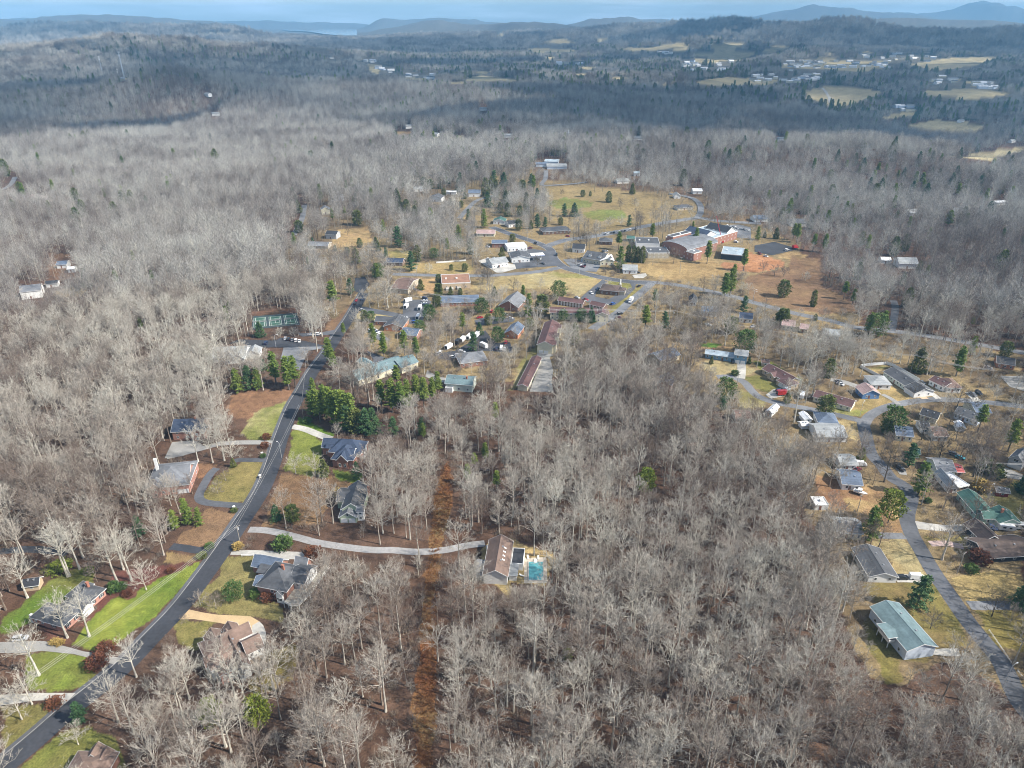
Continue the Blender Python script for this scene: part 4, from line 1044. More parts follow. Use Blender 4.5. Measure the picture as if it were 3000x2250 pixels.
        v = [(x0 - ov, y0 - ov, h + .02), (x1 + ov, y0 - ov, h + .02), (x1 + ov, y1 + ov, h + rise + .02), (x0 - ov, y1 + ov, h + rise + .02)]
        Rm.addmesh(v + [(a, b_, c + th) for a, b_, c in v], [(0, 3, 2, 1), (4, 5, 6, 7), (0, 1, 5, 4), (1, 2, 6, 5), (2, 3, 7, 6), (3, 0, 4, 7)])
    ro = Rm.build("roof", rm, root)
    if Tm.v: Tm.build("rooftop_unit" if False else "roof_trim", M_TRIM, ro)
    ns = storeys or (2 if h - z0 > 4.8 else 1)
    for s in range(ns):
        zz = z0 + (1.0 if h - z0 < 3.4 else .95) + s * (h - z0) / ns
        for side, n in enumerate(w):
            for i in range(n):
                t = (i + .5) / n
                if side == 0: window(root, x0 + (x1 - x0) * t, y0 - .004, zz, 0, wk, pane, shut)
                elif side == 1: window(root, x1 + .004, y0 + (y1 - y0) * t, zz, math.pi / 2, wk, pane, shut)
                else: window(root, x0 - .004, y0 + (y1 - y0) * t, zz, -math.pi / 2, wk, pane, shut)
    return ro

def frame_px(zf, A, B):
    a, b = [ground_hit(*p) for p in zf([A, B])]
    L = math.hypot(b[0] - a[0], b[1] - a[1])
    return a, L, math.atan2(b[1] - a[1], b[0] - a[0])

def house_root(label, zf, A, B, depth, name="house", cat="house", group=None, veil=False, h=4.0, ground=None):
    a, L, rz = frame_px(zf, A, B)
    if math.hypot(*a) > 890:
        q = zf([A])[0]; pa = P(*q); pb = P(*zf([B])[0]); a = (pa.x, pa.y); L = math.hypot(pb.x - pa.x, pb.y - pa.y); rz = math.atan2(pb.y - pa.y, pb.x - pa.x); zz = pa.z
    else: zz = 0.0
    r = empty(name, (a[0], a[1], zz), rz)
    tag(r, label, cat, group); q = zf([A, B]); LANDMARKS.append(((q[0][0] + q[1][0]) / 2, (q[0][1] + q[1][1]) / 2, label))
    M = Matrix.Rotation(rz, 3, 'Z')
    nx = max(1, int(round(L / 6))); nd = max(1, int(round(depth / 6)))
    for i in range(nx):
        for j in range(nd):
            c = M @ Vector((L * (i + .5) / nx, depth * (j + .5) / nd, 0)); HOUSES_AT.append((a[0] + c.x, a[1] + c.y, 3.6))
    if not veil:
        ring = []
        for x, y, z in ((-.5, -.5, 0), (L + .5, -.5, 0), (L + .5, depth * .5, h * .7), (L + .5, depth, h + .8), (L * .5, depth * .6, h + 2), (-.5, depth, h + .8), (-.5, depth * .5, h * .7)):
            c = M @ Vector((x, y, 0)); ring.append(project(np.array([a[0] + c.x]), np.array([a[1] + c.y]), np.array([z + zz])))
        keep_open([(float(p[0][0]), float(p[1][0])) for p in ring])
    return r, L

def chimney(root, ro, x, y, z0, z1, w=.9, d=.7, m=None):
    c = MB().box(x - w / 2, y - d / 2, z0, x + w / 2, y + d / 2, z1).box(x - w / 2 - .08, y - d / 2 - .08, z1, x + w / 2 + .08, y + d / 2 + .08, z1 + .15).mesh("chimney")
    return obj("chimney", c, m or M_CHIM, ro)

def S(label, zf, A, B, depth, h=3.0, roof='gx', rise=1.7, wall='white', rc='charcoal', w=None, door=.45, chim=None, garage=(), wings=(), veil=False, name="house", cat="house", group=None, wk='s', pane=True, z0=0, shut=False, ov=.45):
    """a whole house from its near base edge A-B as seen in the photograph"""
    r, L = house_root(label, zf, A, B, depth, name, cat, group, veil, h)
    if w is None: w = (max(2, int(L / 3.6)), max(1, int(depth / 4.5)), max(1, int(depth / 5)))
    ro = wing(r, 0, 0, L, depth, h, roof, rise, wall, rc, z0, ov, w, True, pane, wk, shut)
    if r.location.length < 480 and roof in ('gx', 'gy'):
        for k in range(2):
            vx, vy = (L * (.3 + .4 * k), depth * .34) if roof == 'gx' else (L * .66, depth * (.3 + .4 * k))
            zz = h + rise * (vy / (depth / 2) if roof == 'gx' else (1 - (vx - L / 2) / (L / 2)))
            obj("vent", VENT_ME, None, ro, (vx, vy, zz))
    if door is not None: obj("door", DOOR_ME, None, r, (L * door, -.008, .1), 0)
    for gx in garage: obj("garage_door", GD_ME, None, r, (gx * L if 0 < gx < 1 else gx, -.01, .02), 0)
    if chim: chimney(r, ro, chim[0] * L, chim[1] * depth, h - .5, h + rise + 1.0)
    for q in wings:
        q = dict(q); b = q.pop('box'); dr = q.pop('door', None); gd = q.pop('garage', ())
        q.setdefault('wall', wall); q.setdefault('rc', rc); q.setdefault('pane', pane)
        hh = q.pop('h', h)
        wing(r, *b, hh, **q)
        if dr is not None: obj("door", DOOR_ME, None, r, (dr, b[1] - .008, .1), 0)
        for gx in gd: obj("garage_door", GD_ME, None, r, (gx, b[1] - .01, .02), 0)
    return r, L

# ---- the large houses along the main road
r, L = S("two-storey red brick house with dark hipped roofs, white bay windows and curved white deck", ZD, (1150, 1100), (1525, 1175), 13, 5.5, 'hip', 4.6, 'brick', 'charcoal', (1, 1, 2), None, (.62, .52),
  wings=[dict(box=(-9.4, 11.2, 2, 17.4), h=3.4, roof='gx', rise=2.6, rc='bluegrey', w=(2, 0, 1)), dict(box=(-2.4, 1.6, 2.5, 6.8), h=4.0, roof='gx', rise=1.8, rc='bluegrey', w=(1, 0, 1)), dict(box=(-5.2, 8.2, 1.5, 11.1), h=3.6, roof='shed', rise=1.2, rc='charcoal', w=(0, 0, 0)),
         dict(box=(8.0, 13.1, 12.6, 17.0), h=5.9, roof='gx', rise=2.4, rc='grey', w=(0, 1, 0)), dict(box=(10.5, 5.2, 16.2, 14.6), h=5.6, roof='gx', rise=2.6, wall='white', rc='charcoal', w=(3, 4, 0)), dict(box=(8.0, -.9, 10.4, 1.2), h=4.6, roof='gy', rise=1.3, wall='white', rc='charcoal', w=(1, 0, 0), wk='w')])
dk = MB().prism([(12.0, -2.6), (15.5, -3.6), (18.2, -2.8), (19.4, 3), (19.4, 18.4), (16.7, 18.4), (16.7, 4.8), (12.2, 4.6)], 2.4, 2.6).build("deck", mat("deck_boards", (.36, .33, .27), .9, .12, 2), r)
rl = MB()
dpts = [(12.0, -2.6), (15.5, -3.6), (18.2, -2.8), (19.4, 3), (19.4, 10), (19.4, 18.4)]
for (ax, ay), (bx, by) in zip(dpts[:-1], dpts[1:]):
    for zz in (2.75, 3.6): rl.tube([(ax, ay, zz), (bx, by, zz)], .06, 4)
    n = max(2, int(math.hypot(bx - ax, by - ay) / .35))
    for k in range(n): t = k / n; rl.tube([(ax + (bx - ax) * t, ay + (by - ay) * t, 2.62), (ax + (bx - ax) * t, ay + (by - ay) * t, 3.6)], .03, 3)
rl.build("railing", M_TRIM, dk)
for ax, ay in dpts + [(19.4, 14.5), (14, -3)]: obj("post", MB().box(-.12, -.12, 0, .12, .12, 2.39).mesh("post"), M_TRIM, dk, (ax, ay, 0))
for k in range(2): obj("air_conditioner", MB().box(-.45, -.45, 0, .45, .45, .9).box(-.3, -.3, .9, .3, .3, .98).mesh("air_conditioner"), M_METAL, r, (1.2 + 1.3 * k, -.9, 0))

r, L = S("brick house with steep navy shingle roof, dormers and twin arched front windows", ZE, (1820, 690), (2010, 705), 12, 4.8, 'hip', 4.0, 'brick', 'navy', (0, 1, 1), None, None,
  wings=[dict(box=(-8.6, 9.6, 0.5, 17.0), h=4.6, roof='gx', rise=2.8, w=(2, 0, 1)), dict(box=(-3.5, 5.5, 12, 16.6), h=5.0, roof='hip', rise=4.4, w=(0, 2, 0)), dict(box=(8.2, 9.2, 12.6, 13.4), h=4.6, roof='gx', rise=1.7, w=(0, 2, 0), wall='white'),
         dict(box=(2.6, -.6, 7.6, 4), h=4.8, roof='gy', rise=2.8, w=(2, 0, 0), wk='t', storeys=1), dict(box=(-6.0, 8.6, -2.6, 11.2), h=5.2, roof='gx', rise=1.2, w=(1, 0, 0), trim=False), dict(box=(6.0, 3.4, 9.4, 8.2), h=6.0, roof='gx', rise=1.5, wall='white', w=(1, 1, 0))])
r, L = S("green gabled house with double garage, long grey roof and brick chimney", ZE, (1885, 1205), (2040, 1205), 9, 3.0, 'gy', 2.6, 'sage', 'grey', (0, 0, 1), None, None, garage=(1.9, 5.2),
  wings=[dict(box=(0.6, 3, 8.9, 19.2), h=5.0, roof='gy', rise=3.0, rc='charcoal', w=(1, 4, 2)), dict(box=(-3.0, 10, 2, 19.0), h=4.2, roof='gx', rise=2.0, rc='charcoal', w=(1, 0, 2)), dict(box=(7.4, 1.4, 9.9, 4.6), h=5.0, roof='gx', rise=1.4, wall='white', w=(1, 1, 0))])
window(r, 3.5, -.012, 3.5, 0, 's'); chimney(r, None if False else r.children[1], 5.6, 11.5, 6, 10.4)
r, L = S("large brown-roofed house with many gables and tall white rear walls beside tan drive", zm and (lambda q: zm(400, 1750, 3.687, q)), (1130, 900), (1250, 840), 17, 5.0, 'gy', 2.2, 'white', 'palebrown', (0, 1, 0), None, None, veil=True,
  wings=[dict(box=(-6.8, 5.5, 4.5, 19), h=4.6, roof='hip', rise=3.6, rc='palebrown', w=(2, 0, 2)), dict(box=(0, 12.5, 8.5, 17.5), h=5.4, roof='gx', rise=2.6, w=(0, 2, 0)), dict(box=(4.4, 4.2, 9.6, 10.6), h=5.6, roof='gx', rise=2.4, w=(2, 3, 0)),
         dict(box=(-7.6, 8.4, -2, 12.4), h=4.2, roof='gx', rise=2.0, w=(0, 0, 1)), dict(box=(-4.6, 15.5, 0.5, 20.4), h=5.0, roof='gy', rise=2.2, w=(0, 0, 1)), dict(box=(1.2, 15.8, 5.8, 19.6), h=5.4, roof='gy', rise=2.2, w=(0, 0, 0)), dict(box=(-5.2, 2.0, 1.0, 6.0), h=4.4, roof='hip', rise=2.0, w=(1, 0, 1), wall='pinkbrick')])
MB().box(4.6, -1.5, 2.3, 8.8, 4.0, 2.5).box(8.6, -1.4, 0, 8.8, -1.2, 2.3).box(8.6, 3.6, 0, 8.8, 3.8, 2.3).build("deck", M_WOOD, r)
r, L = S("low red brick ranch house with charcoal hip roof and black shutters among pale trunks", ZB, (700, 1300), (1150, 900), 8.4, 3.0, 'hip', 2.6, 'pinkbrick', 'charcoal', (5, 1, 1), .5, (.9, .6), shut=True, wk='t', veil=True,
  wings=[dict(box=(0.2, 8, 7, 14), h=3.0, roof='hip', rise=2.4, w=(0, 0, 2)), dict(box=(7.0, -1.6, 11.5, 2), h=3.1, roof='gy', rise=1.6, wall='white', w=(0, 0, 0)), dict(box=(12, 6, 19.5, 10.6), h=3.0, roof='hip', rise=2.2, w=(0, 1, 0))])
MB().box(0.2, 14.2, 0, 1.2, 15, 3.6).build("post", M_TRIM, r)
r, L = S("long house with brown ridge roof, skylights and flat black annex beside turquoise pool", ZP, (372, 505), (590, 520), 20, 4.4, 'gy', 2.6, 'white', 'palebrown', (0, 3, 2), None, None,
  wings=[dict(box=(L * 0 + 9.6, 8.5, 14.2, 17.5), h=3.0, roof='flat', wall='white', rc='black', w=(0, 0, 0)), dict(box=(9.4, 2.5, 12.2, 8.4), h=2.6, roof='shed', rise=.4, rc='lgrey', w=(0, 1, 0)), dict(box=(-3.4, 3.0, -.1, 9.0), h=2.9, roof='shed', rise=.2, rc='grey', w=(0, 0, 1))])
sk = MB().box(-.55, -.3, 0, .55, .3, .18).mesh("skylight"); sk.materials.append(M_TRIM)
rr = [c for c in r.children if c.name.startswith("roof")][0]
for k in range(4):
    o = obj("skylight", sk, None, rr, (L * .5 + 2.2, 7 + k * 2.3, 4.4 + 2.6 * (1 - 2.2 / (L / 2)) + .26)); o.rotation_euler = (0, math.atan2(2.6, L / 2), 0)
r, L = S("two-storey pale brick house with grey hip roof and white chimney in leafless wood", ZE, (110, 965), (500, 925), 19, 4.6, 'hip', 4.0, 'pinkbrick', 'grey', (4, 2, 1), .55, None, veil=True, garage=(.78, .9),
  wings=[dict(box=(9, 6, 17, 15), h=5.6, roof='gx', rise=2.8, w=(0, 2, 0)), dict(box=(2, -1.5, 6, 3), h=5.4, roof='gy', rise=2.4, w=(1, 0, 0))])
chimney(r, [c for c in r.children if c.name.startswith("roof")][0], 2.0, 13, 4, 11.5, 1.2, .9, M_TRIM)
S("dark navy-roofed brick house half hidden behind bare pale trees", ZE, (345, 440), (615, 432), 12, 5.0, 'gx', 3.6, 'brick', 'navy', (3, 1, 1), None, (.72, .5), veil=True, garage=(.75, .88), wings=[dict(box=(10, -2, 16, 5), h=5.0, roof='gy', rise=3.0, w=(1, 0, 0))])
r, L = S("brown-roofed house with white-trimmed gables cut by the bottom edge", ZC, (690, 1900), (1120, 1910), 9, 3.4, 'hip', 2.6, 'brick', 'palebrown', (3, 1, 1), None, None,
  wings=[dict(box=(3.2, 7.4, 7.0, 10.6), h=3.4, roof='gy', rise=2.0), dict(box=(6.6, 6.4, 10, 9.4), h=3.4, roof='gy', rise=1.7)])
S("small barn-roofed garden shed with black roof under bare trees", ZB, (275, 860), (430, 840), 4.0, 2.6, 'gx', 1.5, 'tan', 'black', (1, 0, 0), None, name="shed", cat="shed")
# ---- church office and clinic
r, L = S("low grey-roofed office building with white gable ends beside car park", ZF, (70, 830), (380, 815), 16, 3.2, 'gx', 3.6, 'white', 'lgrey', (2, 2, 0), None, veil=True, name="office_building", cat="building",
  wings=[dict(box=(8, -3.5, 14, 6), h=3.2, roof='gy', rise=2.4, w=(1, 0, 0)), dict(box=(20.5, 3, 28, 12), h=3.4, roof='gy', rise=2.2, w=(0, 1, 0)), dict(box=(14.5, -3, 20.2, 5), h=3.2, roof='gy', rise=2.2, w=(1, 0, 0))])
S("long grey-roofed clinic with drive-through portico amid pines", ZF, (1430, 1050), (1850, 900), 13, 4.2, 'gx', 3.0, 'cream', 'teal', (6, 1, 1), None, veil=True, name="clinic", cat="building",
  wings=[dict(box=(14, 12, 20, 24), h=3.4, roof='gy', rise=1.6, rc='teal'), dict(box=(28, -3, 40, 9), h=4.2, roof='gx', rise=2.6, w=(3, 2, 0))])
S("dark hip-roofed brick office with parked cars on its near side", ZF, (1660, 535), (1830, 545), 16, 3.4, 'gy', 2.4, 'orangebrick', 'charcoal', (3, 2, 2), None, name="office_building", cat="building", wings=[dict(box=(-9, 9, 4, 17), h=3.2, roof='gx', rise=2.0, w=(3, 0, 1))])
S("grey-roofed annex behind bare trees, right of the hip-roofed office", ZF, (1815, 610), (1960, 625), 12, 3.4, 'gx', 2.2, 'pinkbrick', 'bluegrey', None, None, veil=True, name="office_building", cat="building")
S("grey-roofed house with white porch at the rust-brown slope", ZG, (335, 1085), (580, 1105), 11, 4.6, 'gx', 2.4, 'greengrey', 'teal', (3, 2, 1), None, (.75, .35), wings=[dict(box=(0.4, -2.4, 4.6, 0), h=2.7, roof='flat', wall='white', rc='lgrey')])
S("grey hip-roofed building at the near side of the trailer car park", ZG, (470, 880), (720, 850), 14, 3.2, 'hip', 3.2, 'brick', 'grey', (4, 2, 1), None, veil=True, name="office_building", cat="building")
S("brick building with slate grey gable roof beside the trailer car park", ZG, (880, 600), (1000, 615), 15, 3.6, 'gy', 2.8, 'orangebrick', 'bluegrey', (2, 1, 3), None, name="office_building", cat="building")
S("brick church-like hall with steep grey roof by the utility line", ZG, (835, 340), (1000, 360), 20, 3.8, 'gy', 4.2, 'brick', 'grey', (2, 3, 3), .5, name="hall", cat="building", ov=.8)
S("long low building with dark slate roof behind bare trees", ZG, (290, 312), (640, 300), 13, 3.0, 'gx', 3.0, 'brick', 'bluegrey', (8, 1, 1), None, name="office_building", cat="building")
r, L = S("flat-roofed tan brick building with rusty roof and rear service bay", ZG, (300, 148), (565, 138), 22, 4.4, 'flat', 0, 'tan', 'rusty', (3, 1, 1), .3, name="commercial_building", cat="building")
MB().box(3, -4.0, 0, 9, -.1, 1.3).box(12, -3.2, 0, 15, -.1, 1.6).build("loading_dock", M_CONC, r)
# the two long storage barns and the motel rows
r, L = S("long two-storey maroon-roofed apartment block with cream gable end", ZG, (1182, 742), (1320, 752), 37, 6.2, 'gy', 2.4, 'cream', 'maroon', (0, 0, 4), None, name="apartment_block", cat="building",
  wings=[dict(box=(6.5, 1.5, 11.6, 7), h=6.2, roof='gx', rise=1.5, w=(0, 1, 0)), dict(box=(6.5, 14, 11.6, 19.5), h=6.2, roof='gx', rise=1.5, w=(0, 1, 0)), dict(box=(6.5, 29, 11.6, 34), h=6.2, roof='gx', rise=1.5, w=(0, 1, 0))])
for k in range(2): obj("garage_door", GD_ME, None, r, (2.4 + 3.3 * k, -.012, .05))
S("long low maroon-roofed storage building at the edge of the wood", ZG, (1000, 1085), (1090, 1095), 40, 3.0, 'gy', 1.3, 'cream', 'maroon', (0, 6, 0), None, name="storage_building", cat="building")
for lab, A, B, dp, n in (("long maroon-roofed motel row with white doors below the bank", (1372, 292), (1600, 325), 8, 8), ("short maroon-roofed motel row beside the town road", (1665, 328), (1790, 357), 7, 4)):
    r, L = S(lab, ZG, A, B, dp, 3.4, 'gx', 1.5, 'brown', 'maroon', (0, 0, 0), None, name="motel_row", cat="building")
    cm = MB().box(-.35, -.3, 0, .35, -.02, 3.2).mesh("column"); cm.materials.append(M_TRIM)
    for k in range(n + 1): obj("column", cm, None, r, (.4 + (L - .8) * k / n, 0, 0))
    for k in range(n): window(r, .4 + (L - .8) * (k + .5) / n, -.01, .9, 0, 's', False)
S("maroon-roofed two-storey motel block behind dark cedars", ZG, (1300, 430), (1730, 440), 9, 5.4, 'gx', 2.2, 'cream', 'maroon', (10, 1, 1), None, name="motel_block", cat="building", wings=[dict(box=(32, -3, 41, 5), h=5.4, roof='gy', rise=2.0, w=(2, 1, 0))])
r, L = S("small brown-roofed bank on a lawn island ringed by asphalt", ZG, (1760, 195), (1930, 212), 14, 3.6, 'hip', 2.4, 'brown', 'darkbrown', (4, 1, 1), .5, None, name="bank", cat="building", wings=[dict(box=(13, 2, 19, 10), h=3.4, roof='hip', rise=1.6, w=(0, 0, 0), wall='beige')])
# ---- town centre
TC = [
 ("white gas station shop with green trim on the town corner", ZM, (240, 795), (400, 785), 14, 4, 'flat', 0, 'white', 'white'), ("red brick shop with blue roof left of the gas station", ZM, (115, 762), (235, 762), 12, 4, 'gx', 1.4, 'brick', 'bluegrey'),
 ("white office with grey hip roof in the town car park", ZM, (275, 885), (420, 880), 16, 4, 'gy', 2.2, 'white', 'charcoal'), ("pale grey house turned office at the pale concrete lot", ZM, (118, 930), (245, 912), 14, 4, 'gx', 2.6, 'white', 'lgrey'),
 ("white cottage with green roof left of the town crossing", ZM, (125, 572), (220, 575), 11, 3.4, 'gy', 2.2, 'white', 'green'), ("white cottage with black roof behind dark cedars", ZM, (250, 600), (340, 590), 10, 3.6, 'gx', 2.4, 'white', 'black'),
 ("cream cottage pair beside the tan yard left of town", ZM, (-10, 672), (135, 675), 10, 3.2, 'gx', 2.4, 'cream', 'pink'), ("long charcoal ranch house behind the cedars north of town", ZM, (530, 660), (750, 645), 14, 3.2, 'hip', 2.8, 'brown', 'charcoal'),
 ("open shelter with dark grey hip roof by the school lawn", ZM, (985, 738), (1085, 742), 12, 3.2, 'hip', 2.4, 'brown', 'charcoal'), ("black-roofed shop with dormers behind the strip of shops", ZM, (765, 800), (860, 805), 12, 3.6, 'gx', 3, 'white', 'black'),
 ("cream workshop with white metal roof beside the yellow-green pine", ZM, (990, 905), (1100, 905), 16, 4.2, 'gy', 2.0, 'cream', 'white'), ("small white and blue house with pale concrete apron", ZM, (1175, 972), (1290, 975), 12, 3.4, 'gx', 2.6, 'white', 'lgrey'),
 ("small shed-roofed store behind the school lawn shelter", ZM, (1205, 712), (1265, 715), 8, 3, 'gx', 1.6, 'sage', 'green'),
]
for q in TC: S(q[0], q[1], q[2], q[3], q[4], q[5], q[6], q[7], q[8], q[9], name="shop" if 'shop' in q[0] or 'store' in q[0] else "house", cat="building")
r, L = S("long grey-roofed strip of shops with a row of dormers in town", ZM, (850, 880), (1010, 905), 20, 4.2, 'gx', 3.6, 'beige', 'charcoal', (6, 2, 1), None, name="shop", cat="building")
for k in range(4): wing(r, 4 + k * 9, 2.2, 6.4 + k * 9, 6.5, 6.0, 'gy', 1.2, 'white', 'charcoal', 4.4, .2, (1, 0, 0), pane=False)
r, L = house_root("red brick school gymnasium with broad curved grey roof", ZM, (1490, 790), (1690, 850), 42, "school_gym", "building", None, False, 9)
wing(r, 0, 0, L, 42, 7.5, 'arch', 3.6, 'brick', 'grey', 0, .5, (5, 4, 0), pane=False); wing(r, -7, 14, -.1, 40, 11, 'flat', 0, 'brick', 'charcoal', 0, .3, (1, 0, 3), pane=False); wing(r, L + .1, -2, L + 9, 9, 7, 'flat', 0, 'brick', 'grey', 0, .3, (2, 1, 0), pane=False)
r, L = house_root("large red brick school wing with grey-blue roof behind the gymnasium", ZM, (1740, 800), (2095, 690), 32, "school_wing", "building", None, False, 9)
wing(r, 0, 0, L, 32, 7.5, 'flat', 0, 'brick', 'steel', 0, .4, (12, 4, 1), pane=False); wing(r, L * .35, 6, L * .62, 30, 8.5, 'gy', 4.2, 'white', 'navy', 0, .5, (0, 0, 0), pane=False); wing(r, L * .78, 2, L - 1, 26, 8.4, 'gy', 4.0, 'white', 'black', 0, .5, (0, 0, 0), pane=False)
r, L = house_root("low flat dark-roofed school building behind the columnar evergreens", ZM, (1280, 770), (1470, 775), 20, "school_building", "building", None, False, 5)
wing(r, 0, 0, L, 22, 4.8, 'flat', 0, 'white', 'charcoal', 0, .4, (8, 1, 0), pane=False)
r, L = house_root("low tan school kitchen block in front of the gymnasium", ZM, (1375, 850), (1550, 850), 18, "school_building", "building", None, False, 5)
wing(r, 0, 0, L, 18, 5, 'flat', 0, 'beige', 'charcoal', 0, .4, (5, 1, 0), pane=False)
r, L = house_root("new black-walled school addition on orange building-site clay", ZM, (1965, 855), (2140, 872), 24, "school_addition", "building", None, False, 5)
wing(r, 0, 0, L, 24, 5, 'flat', 0, 'black', 'steel', 0, .4, (0, 0, 0), pane=False)
# ---- houses left of town and in the left woods
LW = [
 ("grey-roofed ranch house with white vents left of town", ZL, (560, 770), (720, 775), 11, 3, 'gx', 2.2, 'beige', 'grey'), ("black-roofed house with white porch above the tan yard", ZL, (705, 690), (790, 695), 10, 4.5, 'gx', 2.2, 'grey', 'black'),
 ("long brick ranch with dark blue roof and white columns", ZL, (1195, 908), (1325, 912), 10, 3.2, 'gx', 2.2, 'brown', 'navy'), ("two-storey white house near the tan slope left of town", ZL, (1545, 390), (1640, 395), 12, 5, 'gy', 2.4, 'white', 'charcoal'),
 ("white bungalow with pale roof on the tan slope", ZL, (1425, 312), (1495, 305), 10, 3, 'gx', 1.8, 'white', 'lgrey'), ("long white mobile home on the tan slope", ZL, (1680, 330), (1758, 332), 6, 3, 'gx', .8, 'white', 'white'),
 ("white farmhouse with blue-grey roof on the slope by the curve", ZL, (1860, 350), (1955, 350), 12, 4.6, 'gx', 2.6, 'white', 'bluegrey'), ("cream two-storey house behind the left pines", ZL, (672, 495), (740, 490), 10, 5.4, 'gy', 2.4, 'cream', 'grey'),
 ("tan brick house with open garage in the left woods", ZL, (215, 498), (330, 495), 12, 3.4, 'gx', 2.4, 'tan', 'rusty'), ("lilac-grey house deep in the leafless wood left of town", ZL, (775, 385), (850, 380), 11, 5, 'gy', 2.4, 'bluegrey', 'grey'),
 ("large grey-roofed hall behind the wooded corner lot", ZL, (1240, 1130), (1370, 1140), 26, 4, 'gx', 2.6, 'beige', 'brown'),
]
for q in LW: S(q[0], q[1], q[2], q[3], q[4], q[5], q[6], q[7], q[8], q[9], veil='wood' in q[0], pane=False)
ZW = lambda q: zm(0, 450, 2.765, q)
for q in [("large white farmhouse with grey roofs at the far left", ZW, (180, 1185), (345, 1165), 14, 6, 'gx', 2.8, 'white', 'grey', 0), ("low white outbuilding with black roof beside the white farmhouse", ZW, (375, 1088), (470, 1080), 7, 3, 'gx', 1.4, 'white', 'black', 0),
          ("white cottage with slate roof in the brown leafy clearing", ZW, (465, 932), (545, 928), 9, 3.4, 'gx', 1.8, 'white', 'bluegrey', 0), ("small white shed right of the cottage in the brown clearing", ZW, (552, 965), (610, 962), 6, 3, 'gx', 1.2, 'white', 'white', 0),
          ("cream house deep in the upper left forest", ZW, (1065, 215), (1112, 212), 10, 5, 'gy', 2.2, 'cream', 'grey', 1), ("white house with green-grey roof in the upper left forest", ZW, (1320, 240), (1395, 240), 12, 4.5, 'gx', 2.4, 'white', 'lgrey', 1),
          ("white house with dark windows beyond the upper left forest", ZW, (1385, 185), (1470, 182), 12, 4.5, 'gx', 2.4, 'white', 'white', 1), ("white house pair right of the upper left forest yard", ZW, (1540, 215), (1640, 212), 12, 5, 'gx', 2.4, 'white', 'lgrey', 1),
          ("pale house with black roof at the forest edge", ZW, (1750, 520), (1870, 515), 12, 4, 'gy', 3.0, 'beige', 'black', 1), ("tan ranch house beside the far left lane", ZW, (240, 370), (380, 400), 11, 3, 'gx', 1.8, 'tan', 'pink', 1)]:
    S(*q[:10], veil=bool(q[10]), pane=False)
